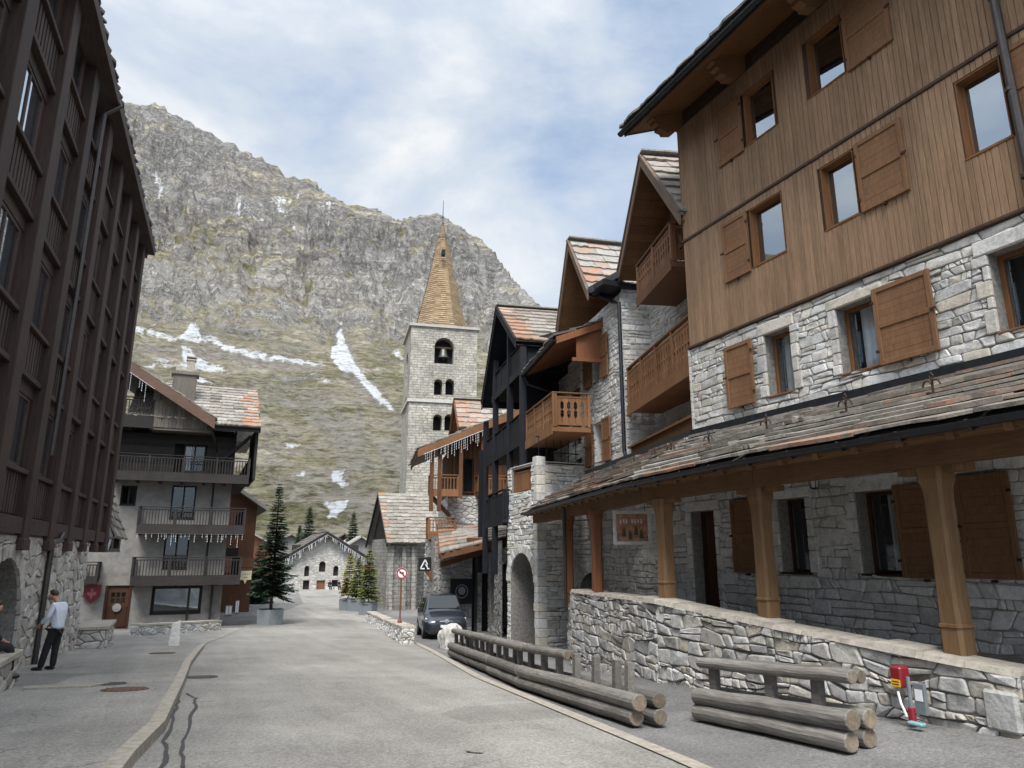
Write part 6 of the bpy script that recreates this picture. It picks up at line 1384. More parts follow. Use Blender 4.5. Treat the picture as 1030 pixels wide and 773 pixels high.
m = M(); up = (FSg.n[0], FSg.n[1], 0); m.bar(FSg.w(.06, .004, zc-.12), FSg.w(.06, .004, zc+.035), .04, .006, up=up); m.bar(FSg.w(.08, .004, zc+.03), FSg.w(-.04, .004, zc+.03), .04, .006, up=up); m.add([FSg.w(-.03, .007, zc+.09), FSg.w(-.03, .007, zc-.03), FSg.w(-.12, .007, zc+.03)], [(0, 1, 2)]); m.build('arrow', MT['black'], pl)
# mountain-logo sign of the entrance
q = py(427.5, 568, 36.2); F = Fr(q.x, 36.2, 90, 'r'); t = thing('mountain_logo_sign', tuple(q), 'square black sign with a white mountain outline, hanging over the van', 'sign')
m = M(); m.cbox(F, -.33, .33, -.05, 0, q.z-.33, q.z+.33, c=.01); m.bar((q.x, 36.22, q.z+.32), (q.x+1., 36.9, q.z+.4), .05); pb = m.build('board', MT['black'], t)
m = M()
for a, b in (((-.3, -.26), (0, .3)), ((0, .3), (.17, -.02)), ((.17, -.02), (.05, -.02)), ((-.3, -.26), (-.02, -.26)), ((.14, -.26), (.3, -.26)), ((.02, .02), (.18, -.2))): m.bar(F.w(a[0]*.8, .004, q.z+a[1]*.8), F.w(b[0]*.8, .004, q.z+b[1]*.8), .06, .012, up=(0, -1, 0))
m.build('logo', MT['white'], pb)
q = py(436.5, 600, 36.3); z0 = g(q.x, 36.3); t = thing('carved_post', (q.x, 36.3, z0), 'pale weathered timber post under the chalet corner behind the van roof', 'post')
m = M(); m.tube([(q.x, 36.3, z0), (q.x+.03, 36.3, .2), (q.x-.02, 36.3, 1.1), (q.x, 36.3, 2.6)], [.2, .17, .2, .22], 9); m.build('post', MT['log'], t); m = M(); m.bar((q.x, 36.3, .3), (q.x-.55, 36.3, 1.0), .16); m.bar((q.x-.1, 36.3, 1.3), (q.x-.6, 36.3, 1.2), .12); m.build('brace', MT['bwood'], t)
# poster frame on the entrance wall
q = py(464, 595, 35.45); F = Fr(q.x, 35.5, 90, 'r'); t = thing('poster_frame', tuple(q), 'dark framed square poster on the stone wall behind the van', 'poster')
m = M(); m.cbox(F, -.6, .6, .05, .11, q.z-.62, q.z+.62, c=.01); m.fbox(F, -.5, .5, .11, .115, q.z-.52, q.z+.52); pf = m.build('frame', MT['black'], t); disc(F, 0, .125, q.z+.03, 0, .2, MT['zinc'], 'motif', pf); disc(F, 0, .122, q.z, .3, .34, MT['zinc'], 'motif_ring', pf)
# painted panel under the porch
FP2 = Fr(8.42, 12.2, 13.4, 'l'); a = FP2.pix(612, 514)[0]; b = FP2.pix(640, 512)[0]
s0, s1 = min(a, b), max(a, b); s0, s1 = (s0+s1)/2-.55, (s0+s1)/2+.55
q = FP2.w((s0+s1)/2, 0, 2.28); t = thing('painted_panel', q, 'framed painted panel in faded red and ochre hanging under the porch beam', 'sign panel')
Fp = Fr(*FP2.w(s1, 0, 0)[:2], 115, 'r'); w = .82
m = M(); m.fbox(Fp, 0, w, -.04, 0, 1.92, 2.62); pn = m.build('board', MT['panelpaint'], t)
m = M()
for a_, b_, c_, d_ in ((-.03, .05, 1.88, 2.66), (w-.05, w+.03, 1.88, 2.66), (.05, w-.05, 1.88, 1.96), (.05, w-.05, 2.58, 2.66)): m.cbox(Fp, a_, b_, -.05, .025, c_, d_, c=.006)
m.build('frame', MT['marker'], pn); m = M()
for x, z in ((.22, 2.16), (.36, 2.1), (.5, 2.2), (.62, 2.12)): m.prism([(x-.05, z-.1), (x+.05, z-.1), (x+.03, z+.05), (x, z+.12), (x-.03, z+.05)], lambda s, z_: Fp.w(s, .0, z_), lambda s, z_: Fp.w(s, .006, z_))
m.build('painted_figures', MT['darkgreen'], pn); m = M()
for i, x in enumerate((.13, .2, .27, .4, .47, .54, .61)): m.fbox(Fp, x, x+.035, .0, .006, 2.36+(i % 2)*.02, 2.46)
m.build('painted_letters', MT['marker'], pn)
m = M(); 
for x in (.1, w-.1): m.tube([Fp.w(x, -.02, 2.65), Fp.w(x, -.02, 2.8)], .008, 5)
m.build('hanger', MT['iron'], t)
# shield sign, shop sign, menu boards
q = py(92, 598, 45.7); F = Fr(q.x, 45.8, 90, 'r'); t = thing('shield_sign', tuple(q), 'dark red shield-shaped sign left of the brown chalet door', 'sign')
m = M(); m.prism([(-.42, .5), (.42, .5), (.42, -.1), (0, -.5), (-.42, -.1)], lambda s, z: F.w(s, .04, q.z+z), lambda s, z: F.w(s, .1, q.z+z)); sb = m.build('shield', MT['darkred'], t)
m = M(); m.prism([(-.06, .3), (.06, .3), (.06, .08), (.22, .14), (.22, 0), (.05, -.1), (0, -.3), (-.05, -.1), (-.22, 0), (-.22, .14), (-.06, .08)], lambda s, z: F.w(s, .1, q.z+z), lambda s, z: F.w(s, .108, q.z+z)); m.build('emblem', MT['faded_red'], sb)
q = py(247, 579, 46.5); F = Fr(q.x, 46.5, 92, 'r'); t = thing('shop_sign', tuple(q), 'small cream shop sign hanging at the right corner of the dark balcony chalet', 'sign')
m = M(); m.cbox(F, -.34, .34, -.03, .03, q.z-.26, q.z+.26, c=.01); m.prism([(-.1, -.26), (.1, -.26), (0, -.5)], lambda s, z: F.w(s, -.03, q.z+z), lambda s, z: F.w(s, .03, q.z+z)); sb = m.build('board', MT['cream'], t); m = M()
for i in range(4): m.bar(F.w(-.2+i*.12, .034, q.z+.06-.04*(i % 2)), F.w(-.12+i*.12, .034, q.z+.06+.04*(i % 2)), .03, .006, up=(0, -1, 0))
m.fbox(F, -.1, .1, .03, .036, q.z-.13, q.z-.1); m.build('scribble', MT['iron2'], sb); m = M(); m.bar((q.x, 46.5, q.z+.26), (q.x, 46.5, q.z+.45), .03); m.bar((q.x-1.2, 46.5, q.z+.45), (q.x+.3, 46.5, q.z+.45), .04); m.build('hanger', MT['iron'], t)
for k, (u0, u1, v0, v1, lab) in enumerate(((226, 234, 609, 620, 'white menu board leaning at the foot of the chalet corner'), (236, 241, 604, 618, 'bluish display board beyond the menu board by the chalet corner'))):
    y = gnd((u0+u1)/2, v1).y-.3; a = py(u0, v1, y); b = py(u1, v0, y); F = Fr(a.x, y, 90, 'r'); t = thing('menu_board', tuple(a), lab, 'menu board', 'boards outside the chalet shop'); m = M(); m.cbox(F, 0, b.x-a.x, -.06, 0, a.z, b.z, c=.01); m.bar(F.w(.1, -.05, b.z), F.w(.1, -.5, a.z), .05); m.bar(F.w(b.x-a.x-.1, -.05, b.z), F.w(b.x-a.x-.1, -.5, a.z), .05); fb = m.build('frame', MT['bluegrey'], t)
    m = M(); w = b.x-a.x
    for j in range(2): m.fbox(F, w*(.08+.46*j), w*(.46+.46*j), 0, .01, a.z+.1, b.z-.06)
    m.build('sheet', MT['white'], fb)
# ================================================================== grey van
VL = gnd(449, 643); VH = radians(12)
V = thing('parked_van', (VL.x, VL.y, 0), 'dark grey compact van parked facing the camera by the entrance canopy', 'van')
c_, s__ = cos(VH), sin(VH)
def vz(x, y): return g(VL.x+x*c_+y*s__, VL.y-x*s__+y*c_)
z0v, z1v = vz(0, .9), vz(0, 3.7)
def VV(x, y, z): return (VL.x+x*c_+y*s__, VL.y-x*s__+y*c_, z0v+(z1v-z0v)*(y-.9)/2.8+z)
ST_ = [(0.0, .30, .62, .52, .66, .55), (.06, .24, .80, .60, .74, .70), (.25, .20, .90, .74, .90, .78), (.6, .20, .925, .86, 1.00, .80), (1.02, .20, .93, .95, 1.08, .80), (1.06, .20, .93, .96, 1.12, .80), (1.45, .20, .935, .99, 1.46, .745), (1.80, .20, .94, 1.01, 1.74, .70), (2.2, .20, .94, 1.02, 1.83, .68), (3.2, .20, .94, 1.02, 1.84, .68), (4.2, .20, .935, 1.02, 1.79, .665), (4.42, .28, .91, 1.0, 1.66, .66), (4.48, .4, .86, .98, 1.2, .66)]
m = M(); K_ = []
for y, bz, w, be, tz, tw in ST_:
    h = [(0, bz), (w*.86, bz), (w*.97, bz+.1), (w, (bz+be)/2), (w*.985, be), (w*.95+tw*.05, be+.03), (tw+.0, tz-.06), (tw-.09, tz-.005), (0, tz+.03)]
    ring = h+[(-x, z) for x, z in h[-2:0:-1]]; K_.append([VV(x, y, z) for x, z in ring])
n = len(K_[0]); m.add([p for r_ in K_ for p in r_], [(i*n+j, i*n+(j+1) % n, i*n+n+(j+1) % n, i*n+n+j) for i in range(len(K_)-1) for j in range(n)]+[tuple(range(n))[::-1], tuple(range((len(K_)-1)*n, len(K_)*n))])
body = m.build('body', MT['carpaint'], V, smooth=True); md = body.modifiers.new('s', 'SUBSURF'); md.levels = md.render_levels = 2
for e in (): pass
def vquad(pts, mt, nm, par=V, th=.012, nrm=(0, -1, .5)):
    m = M(); n_ = Vector(nrm).normalized()*th; P = [Vector(p) for p in pts]; m.hexa([VV(*p) for p in P]+[VV(*(p+n_)) for p in P]); return m.build(nm, mt, par)
ws_ = []
def wz(y): return 1.115+(y-1.06)*(1.74-1.115)/(1.80-1.06)
vquad([(-.70, 1.14, wz(1.14)+.035), (.70, 1.14, wz(1.14)+.035), (.60, 1.76, wz(1.76)+.035), (-.60, 1.76, wz(1.76)+.035)], MT['carglass'], 'windscreen', nrm=(0, -.62, .78))
for sg in (-1, 1):
    for a, b in ((1.5, 2.25), (2.35, 3.25), (3.35, 4.15)):
        zt = lambda y: min(1.70, 1.02+(y-1.12)*.9)
        vquad([(sg*.905, a, 1.07), (sg*.905, b, 1.07), (sg*.735, b, zt(b)-.02), (sg*.735, a, zt(a)-.06)], MT['carglass'], 'side_window', nrm=(sg, 0, .25), th=.02)
    vquad([(sg*.50, .1, .66), (sg*.86, .22, .68), (sg*.86, .40, .85), (sg*.56, .2, .80)], MT['headlamp'], 'headlight', nrm=(sg*.3, -1, .3), th=.03)
    vquad([(sg*.95, 1.38, 1.05), (sg*1.13, 1.38, 1.05), (sg*1.13, 1.38, 1.24), (sg*.95, 1.38, 1.24)], MT['carpaint'], 'mirror', nrm=(0, 1, 0), th=.14)
    for y in (.9, 3.72):
        m = M(); m.tube([VV(sg*.72, y, .32), VV(sg*.95, y, .32)], .325, 22); wh = m.build('wheel', MT['tyre'], V); m = M(); m.tube([VV(sg*.90, y, .32), VV(sg*.958, y, .32)], .21, 18); m.build('rim', MT['zinc'], wh)
        m = M(); m.tube([VV(sg*.90, y, .36), VV(sg*.936, y, .36)], .40, 22); m.build('wheel_arch', MT['black'], V)
vquad([(-.5, .03, .64), (.5, .03, .64), (.48, .09, .74), (-.48, .09, .74)], MT['tyre'], 'grille', nrm=(0, -1, .3), th=.03); vquad([(-.72, .0, .26), (.72, .0, .26), (.70, .0, .44), (-.70, .0, .44)], MT['tyre'], 'lower_grille', nrm=(0, -1, 0), th=.035)
vquad([(-.26, -.03, .46), (.26, -.03, .46), (.26, -.03, .57), (-.26, -.03, .57)], MT['white'], 'number_plate', nrm=(0, -1, 0), th=.02)
FV = Fr(*VV(0, -.02, 0)[:2], 90+12, 'r'); disc(FV, 0, .02, VV(0, .05, .72)[2], .065, .085, MT['headlamp'], 'emblem', V); m = M()
for a, b in (((-.05, .045), (0, -.05)), ((0, -.05), (.05, .045)), ((-.025, .05), (0, 0.0)), ((0, 0), (.025, .05))): zc_ = VV(0, .05, .72)[2]; m.bar(FV.w(a[0], .022, zc_+a[1]), FV.w(b[0], .022, zc_+b[1]), .016, .01, up=(0, -1, 0))
m.build('emblem_strokes', MT['headlamp'], V)
# ================================================================== people
def skin(name, V_, E_e, R_, mt, par, root=0, lev=2, smooth=True):
    me = bpy.data.meshes.new(name); off = Vector(par['_w']); me.from_pydata([Vector(v) for v in V_], E_e, []); me.materials.append(mt)
    o = bpy.data.objects.new(name, me); COL.objects.link(o); o.parent = par; o['_w'] = tuple(off)
    md = o.modifiers.new('skin', 'SKIN'); md.use_smooth_shade = True
    for i, r in enumerate(R_):
        sv = me.skin_vertices[0].data[i]; sv.radius = r if isinstance(r, tuple) else (r, r); sv.use_root = (i == root)
    s = o.modifiers.new('sub', 'SUBSURF'); s.levels = s.render_levels = lev; return o
def chain(*idx): return list(zip(idx, idx[1:]))
def hand(V_, E_, R_, w, p, dirv, side):
    """palm + five finger chains from wrist index w"""
    d = Vector(dirv).normalized(); s = Vector(side).normalized(); p = Vector(p); n = d.cross(s)
    b = len(V_); V_.append(tuple(p+d*.055)); R_.append((.032, .016)); E_.append((w, b))
    for i, (o_, L) in enumerate(((-.03, .062), (-.01, .074), (.01, .07), (.028, .055))):
        k = len(V_); q = p+d*.095+s*o_; V_ += [tuple(q), tuple(q+d*L*.5+n*.008), tuple(q+d*L*.9+n*.026)]; R_ += [.0095, .0085, .0075]; E_ += [(b, k), (k, k+1), (k+1, k+2)]
    k = len(V_); q = p+d*.04+s*(-.045); V_ += [tuple(q), tuple(q+d*.035-s*.012+n*.012)]; R_ += [.011, .009]; E_ += [(b, k), (k, k+1)]
hp = gnd(44, 679); hp.z = g(hp.x, hp.y)+pave_h(hp.y)
PM = thing('person', tuple(hp), 'man in white long-sleeved shirt and black trousers standing with bowed head by the left wall', 'person', rz=radians(62))
# local frame: +y the way he faces, +x his right side; feet ahead of his hips because he leans back a little
Vb = [(0, -.16, .96), (0, -.17, 1.15), (0, -.14, 1.36), (0, -.08, 1.49), (0, -.005, 1.56), (0, .05, 1.60), (0, .055, 1.68), (0, .115, 1.575), (0, .14, 1.60)]
Eb = chain(0, 1, 2, 3, 4, 5, 6)+[(5, 7), (7, 8)]
Rb = [.06, .065, .075, .05, .058, .088, .082, .055, .016]
for sg in (-1, 1):
    k = len(Vb); Vb += [(sg*.17, -.13, 1.41), (sg*.22, -.08, 1.17), (sg*.19, .12, 1.0)]; Rb += [.04, .035, .03]; Eb += [(2, k)]+chain(k, k+1, k+2); hand(Vb, Eb, Rb, k+2, (sg*.19, .13, .985), (0, .75, -.6), (sg*.3, .4, .4))
    k = len(Vb); dy = .04 if sg < 0 else -.10; Vb += [(sg*.09, -.14, .86), (sg*.10, -.06+dy*.5, .48), (sg*.105, dy, .1)]; Rb += [.06, .033, .028]; Eb += [(0, k)]+chain(k, k+1, k+2)
MT['skin'] = plain_mat('skin', (.42, .22, .15), .55, nz=.12)
skin('body', Vb, Eb, Rb, MT['skin'], PM)
Vs = [(0, -.15, .87), (0, -.18, 1.12), (0, -.15, 1.34), (0, -.10, 1.45)]; Es = chain(0, 1, 2, 3); Rs = [(.17, .13), (.165, .125), (.175, .13), (.075, .075)]
for sg in (-1, 1): k = len(Vs); Vs += [(sg*.175, -.13, 1.41), (sg*.235, -.08, 1.17), (sg*.195, .09, 1.02)]; Rs += [.078, .062, .047]; Es += [(2, k)]+chain(k, k+1, k+2)
skin('shirt', Vs, Es, Rs, MT['shirt'], PM, root=1)
Vt = [(0, -.155, .96)]; Rt = [(.165, .125)]; Et = []
for sg, dy in ((-1, .04), (1, -.10)): k = len(Vt); Vt += [(sg*.09, -.14, .84), (sg*.10, -.06+dy*.5, .48), (sg*.105, .0+dy, .05)]; Rt += [.105, .08, .07]; Et += [(0, k)]+chain(k, k+1, k+2)
skin('trousers', Vt, Et, Rt, MT['blackcloth'], PM)
for sg, dy in ((-1, .04), (1, -.10)): skin('shoe', [(sg*.105, -.05+dy, .045), (sg*.11, .05+dy, .045), (sg*.125, .2+dy, .035)], [(0, 1), (1, 2)], [.045, .05, .035], MT['shoe'], PM, lev=1)
skin('hair', [(0, -.02, 1.60), (0, .0, 1.685), (0, .075, 1.715), (0, .125, 1.675)], chain(0, 1, 2, 3), [.075, .088, .07, .035], MT['hair'], PM, lev=2)
for sg in (-1, 1): skin('ear', [(sg*.085, .04, 1.60), (sg*.095, .03, 1.63)], [(0, 1)], [.016, .018], MT['skin'], PM, lev=1)
def sitter(loc, rz, label, top, name='person', hair='hair', sc=1., back=0.):
    t = thing(name, loc, label, 'person', rz=rz); s = 1
    Vb = [(0, 0, .10), (0, .02-back, .30), (0, .07-back, .52), (0, .12-back, .64), (0, .16-back, .71), (0, .19-back, .76), (0, .19-back, .83), (0, .255-back, .745)]; Rb = [.12, .11, .115, .055, .058, .085, .078, .02]; Eb = chain(0, 1, 2, 3, 4, 5, 6)+[(5, 7)]
    for sg in (-1, 1):
        k = len(Vb); Vb += [(sg*.16, .08-back, .56), (sg*.21, .12, .34), (sg*.12, .32, .22)]; Rb += [.05, .04, .03]; Eb += [(2, k)]+chain(k, k+1, k+2); hand(Vb, Eb, Rb, k+2, (sg*.12, .33, .21), (-sg*.4, .6, -.4), (sg*.5, .3, .2))
        k = len(Vb); Vb += [(sg*.1, .1, .10), (sg*.11, .45, .11), (sg*.11, .48, -.33)]; Rb += [.085, .055, .04]; Eb += [(0, k)]+chain(k, k+1, k+2)
    skin('body', Vb, Eb, Rb, MT['skin'], t)
    Vs = [(0, 0, .08), (0, .01-back, .3), (0, .06-back, .5), (0, .1-back, .6)]; Rs = [(.18, .15), (.17, .14), (.18, .14), (.085, .085)]; Es = chain(0, 1, 2, 3)
    for sg in (-1, 1): k = len(Vs); Vs += [(sg*.18, .08-back, .56), (sg*.23, .12, .34), (sg*.14, .30, .23)]; Rs += [.08, .065, .05]; Es += [(2, k)]+chain(k, k+1, k+2)
    skin('jacket', Vs, Es, Rs, top, t, root=1)
    Vt = [(0, 0, .10)]; Rt = [(.17, .13)]; Et = []
    for sg in (-1, 1): k = len(Vt); Vt += [(sg*.1, .1, .10), (sg*.115, .45, .11), (sg*.115, .49, -.33)]; Rt += [.1, .078, .065]; Et += [(0, k)]+chain(k, k+1, k+2)
    skin('trousers', Vt, Et, Rt, MT['blackcloth'], t)
    for sg in (-1, 1): skin('shoe', [(sg*.115, .45, -.40), (sg*.12, .66, -.41)], [(0, 1)], [.05, .04], MT['shoe'], t, lev=1)
    skin('hair', [(0, .12-back, .72), (0, .14-back, .82), (0, .2-back, .855), (0, .25-back, .82)], chain(0, 1, 2, 3), [.09, .09, .075, .035], MT[hair], t); return t
sitter((-3.22, 15.75, zs), radians(-70), 'dark-haired person in navy jacket sitting on the stone bench at the left edge', MT['navy'])
for u, v, lab in ((330.4, 606, 'person in black sitting on the ground right of the chapel door'), (339.5, 604, 'person in dark grey sitting by the chapel, nearest the planters')):
    p = py(u, v, 101); sitter((p.x, 101, g(p.x, 101)+.42), radians(190), lab, MT['blackcloth'] if u < 331 else MT['navy']); m = M(); m.box(p.x-.5, p.x+.5, 100.75, 101.5, g(p.x, 101)-.2, g(p.x, 101)+.41); tag(m.build('stone_block', MT['granite']), 'low stone block under the %s of the two people by the chapel' % ('left' if u < 331 else 'right'), 'stone block')
# ================================================================== trees
def leaf_mat(name, a, b_):
    m, nt, b = mat(name); r = attr(nt, 'rnd'); v = mapping(nt, (1, 1, 1)); n = noise_n(nt, v, .9, 3)
    c = ramp(nt, mth(nt, 'ADD', mth(nt, 'MULTIPLY', r, .6), mth(nt, 'MULTIPLY', n.outputs[0], .5)), [(.15, a), (.85, b_)])
    nt.links.new(c.outputs[0], b.inputs['Base Color']); b.inputs['Roughness'].default_value = .7; b.inputs['Specular IOR Level'].default_value = .2; return m
MT['fir'] = leaf_mat('fir_needles', (.018, .034, .020), (.062, .092, .052)); MT['fir_blue'] = leaf_mat('blue_fir_needles', (.014, .028, .024), (.045, .068, .058))
MT['larch'] = leaf_mat('golden_conifer_needles', (.14, .12, .03), (.30, .25, .07)); MT['spruce'] = leaf_mat('light_green_needles', (.07, .09, .025), (.18, .20, .06))
MT['bark'] = wood_mat('bark', (.07, .05, .035), (.14, .10, .075), 'z', rough=.95, bs=.8)
def conifer(name, base, h, r, label, mt, seed=1, bare=.05, dens=1., group=None, sz=1., cat='fir tree', power=.85):
    rg = random.Random(seed); b = Vector(base); t = thing(name, tuple(b), label, cat, group)
    m = M(); lean = rg.uniform(-.02, .02)*h; m.tube([b, b+Vector((lean*.3, 0, h*.5)), b+Vector((lean, 0, h*.97))], [max(.03, h*.013), h*.008, .012], 8); m.build('trunk', MT['bark'], t)
    m = M(); z = bare*h; step = max(.13, h/52)
    while z < h*.99:
        f = (z-bare*h)/(h*(1-bare)); R = r*(1-f)**power*(.85+.3*rg.random())+.04; n = max(5, int(rg.uniform(8, 12)*dens*(1-.3*f)))
        a0 = rg.random()*6.28
        for i in range(n):
            a = a0+2*pi*i/n+rg.uniform(-.35, .35); L = R*rg.uniform(.6, 1.12); dr = rg.uniform(.1, .6)*(1-f*.6)-(.25 if f > .85 else 0)
            d = Vector((cos(a), sin(a), 0)); sd = Vector((-sin(a), cos(a), 0)); rr = rg.random(); k = max(3, int(L/.15/sz)); root = b+Vector((lean*f, 0, z))
            for j in range(k):
                u = (j+.6)/k; p = root+d*L*u+Vector((0, 0, -dr*L*u+.16*L*u*u)); wdt = L*.36*(1-u*.75)+.05
                for s in (-1, 1):
                    e = p+sd*s*wdt*rg.uniform(.6, 1.1)+d*wdt*rg.uniform(.3, .9)+Vector((0, 0, -wdt*rg.uniform(.05, .45))); hw = rg.uniform(.05, .09)*sz*(1+.5*h/10); q = d*hw; up = Vector((0, 0, rg.uniform(.0, .05)*sz))
                    m.add([p-q, p+q+up, e+q*.5, e-q*.4], [(0, 1, 2, 3)], r=min(1, max(0, rr*.6+.4*rg.random()*u)))
                m.add([p-sd*.03*sz, p+sd*.03*sz, p+d*L/k*1.3+Vector((0, 0, -.06*sz))], [(0, 1, 2)], r=rr)
        z += step*rg.uniform(.7, 1.25)
    m.build('crown', mt, t, recalc=False); return t
def planter(u, v, w, h, label, rot=20, n_=6):
    p = gnd(u, v); t = thing('planter', (p.x, p.y+w/2, g(p.x, p.y)), label, 'planter', 'grey planters along the street'); m = M(); K = 6 if n_ == 6 else 4; y = p.y+w/2; z = g(p.x, y)
    pr = [(w*.52, 0), (w*.56, h), (w*.50, h), (w*.48, h-.12)]; m.lathe(pr, (0, 0, 0), K); a = radians(rot); m.v = [(p.x+x*cos(a)-q*sin(a), y+x*sin(a)+q*cos(a), z+zz) for x, q, zz in m.v]; m.build('tub', MT['zinc'], t)
    m = M(); m.lathe([(w*.47, h-.10), (w*.2, h-.04), (.02, h-.03)], (0, 0, 0), 10); m.v = [(p.x+x, y+q, z+zz) for x, q, zz in m.v]; m.build('soil', MT['earth'], t); return (p.x, y, z+h-.08)
b = planter(272.5, 629, 1.5, .85, 'large faceted grey planter holding the tall fir in front of the chapel')
H = py(273, 486, b[1]).z-b[2]; conifer('fir_tree', b, H, 1.35, 'tall slender fir growing in the large grey planter', MT['fir'], 11, bare=.13, group='conifers', sz=.8, dens=1.1)
p = gnd(258, 607); conifer('fir_tree', (p.x, p.y, p.z), py(260, 545, p.y).z-p.z, 1.45, 'broad dark blue fir behind the tall potted fir, by the chalet corner', MT['fir_blue'], 12, group='conifers', sz=1.0, dens=1.2)
for u, v, vt, r, mt, lab, lab2, nm, pw in ((351, 614, 556, .75, 'larch', 'golden-tinged small conifer in a planter right of the chapel', 'grey planter with the golden-tinged conifer', 'small_conifer', 1.2), (360, 615, 561, .7, 'spruce', 'yellow-green conifer between the golden one and the light green one', 'grey planter with the yellow-green conifer in the middle', 'small_conifer', 1.1), (372, 619, 553, .8, 'spruce', 'light green conifer in the planter nearest the church nave', 'pale grey planter nearest the church nave', 'small_conifer', 1.)):
    b = planter(u, v, 1.3, .85, lab2, rot=8, n_=4); conifer(nm, b, py(u, vt, b[1]).z-b[2], r, lab, MT[mt], int(u), bare=.12, group='conifers', sz=1.1, dens=1.1, cat='conifer', power=.6)
for u, vt, y, r, lab, sd in ((313, 510, 128, 3.0, 'dark fir rising behind the left slope of the chapel roof', 21), (355, 514, 132, 2.6, 'dark fir behind the right slope of the chapel roof', 22), (301, 528, 136, 2.2, 'shorter fir left of the dark one behind the chapel', 23)):
    q = py(u, vt, y); conifer('fir_tree', (q.x, y, -3.2), q.z+3.2, r, lab, MT['fir'], sd, bare=.03, group='conifers', sz=2.2, dens=1.2)
# shrubs over the wall by the far road
# ================================================================== mountain
TAB = [(125, -.045), (150, -.02), (200, .022), (260, .075), (330, .135), (420, .195), (500, .238), (600, .285), (700, .325), (780, .395), (850, .455), (1000, .495), (1150, .535), (1300, .62), (1500, .725), (1800, .80)]
def lin(t, x):
    if x <= t[0][0]: return t[0][1]
    for (a, b), (c, d) in zip(t, t[1:]):
        if x <= c: return b+(d-b)*(x-a)/(c-a)
    return t[-1][1]
def tane(u, v):
    r = ray(u, v); h = sqrt(r[0]**2+r[1]**2); return (math.degrees(atan2(r[0], r[1]))-23.8, r[2]/h)
RIDGE = [(-95, .25), (-70, .42), (-48, .62), (-38, .73)]+[tane(u, v) for u, v in ((112, 97), (125, 101), (163, 103), (185, 119), (205, 130), (232, 141), (262, 158), (300, 176), (318, 182), (333, 196), (352, 203), (378, 207), (398, 220), (415, 216), (440, 214), (470, 232), (488, 243), (497, 250), (505, 262), (515, 276), (530, 297), (545, 308))]+[(4, .285), (7, .24), (14, .20), (25, .2), (45, .28), (70, .3), (95, .2)]
INV = [(b, a) for a, b in TAB]
SNOW = [([(122, 325), (150, 331), (180, 340), (176, 344), (140, 335), (122, 330)], 1), ([(192, 324), (199, 327), (203, 338), (216, 341), (224, 345), (205, 345), (190, 344), (176, 341), (186, 334)], 1), ([(182, 347), (191, 350), (198, 360), (214, 366), (235, 374), (212, 374), (194, 372), (184, 364)], 1), ([(192, 375), (204, 380), (222, 388), (205, 387), (193, 383)], 1), ([(205, 341), (236, 349), (262, 354), (290, 360), (318, 364), (327, 368), (300, 366), (262, 361), (225, 352)], 1), ([(334, 327), (342, 326), (348, 346), (358, 367), (372, 384), (386, 398), (397, 412), (391, 413), (374, 398), (355, 376), (343, 374), (332, 360), (334, 348), (340, 346)], 1), ([(392, 350), (400, 353), (410, 363), (409, 366), (398, 359)], 1),
    ([(285, 447), (305, 446), (300, 450), (288, 451)], 1), ([(333, 474), (348, 472), (344, 481), (354, 489), (343, 491), (334, 484)], 1), ([(320, 506), (352, 503), (348, 512), (338, 522), (328, 522), (332, 514)], 1), ([(298, 477), (308, 476), (306, 480), (299, 481)], 1), ([(150, 360), (170, 363), (205, 372), (190, 373), (160, 366)], .8), ([(122, 364), (140, 367), (170, 370), (150, 371)], .8),
    ([(149, 165), (155, 168), (164, 187), (164, 199), (155, 205), (144, 207), (158, 201), (160, 190), (153, 178)], 1), ([(160, 137), (168, 140), (166, 144), (158, 141)], .9), ([(300, 372), (330, 380), (345, 388), (330, 386)], .7)]
for k in range(26):
    rg = random.Random(k+50); u = rg.uniform(228, 328); v = 178+(u-228)*.25+rg.uniform(-2, 34); L = rg.uniform(4, 17); SNOW.append(([(u, v), (u+L*.6, v+L*.3-1.5), (u+L, v+L*.5), (u+L*.5, v+L*.36+1.8)], 1))
for k in range(30): rg = random.Random(k+90); u = rg.uniform(130, 400); v = rg.uniform(340, 500); L = rg.uniform(2, 7); SNOW.append(([(u, v), (u+L, v+rg.uniform(-1, 2)), (u+L*.6, v+2)], .8))
SCREE = [[(250, 380), (330, 400), (360, 430), (370, 470), (345, 480), (330, 440), (290, 410), (250, 392)], [(330, 330), (346, 325), (362, 370), (400, 410), (408, 440), (385, 420), (352, 385)], [(122, 345), (240, 352), (330, 370), (320, 378), (230, 365), (122, 356)], [(262, 480), (330, 470), (390, 500), (400, 540), (340, 520), (280, 500)], [(400, 430), (410, 470), (395, 500), (380, 450)], [(150, 375), (230, 385), (290, 400), (270, 405), (200, 392)], [(268, 330), (280, 350), (300, 372), (290, 372), (272, 352)], [(355, 392), (362, 396), (368, 450), (380, 478), (372, 480), (360, 452)]]
def inpoly(p, P):
    x, y = p; c = False; j = len(P)-1
    for i in range(len(P)):
        if (P[i][1] > y) != (P[j][1] > y) and x < (P[j][0]-P[i][0])*(y-P[i][1])/(P[j][1]-P[i][1])+P[i][0]: c = not c
        j = i
    return c
azs = [-90+i*2. for i in range(25)]+[-41+i*.5 for i in range(14)]+[-34+i*.085 for i in range(474)]+[6.5+i*.6 for i in range(25)]+[22+i*2.5 for i in range(30)]
azs = sorted(set(round(a, 3) for a in azs))
Rs = []; r_ = 118.
while r_ < 1850: Rs.append(r_); r_ *= 1.0115
def fbm(p, o=6):
    return noise.fractal(p, .9, 2.1, o)
mv = []; snow = []; scree = []
CLF = [(0, .0), (300, .006), (620, .010), (690, .035), (860, .055), (950, .03), (1100, .03), (1200, .055), (2000, .07)]
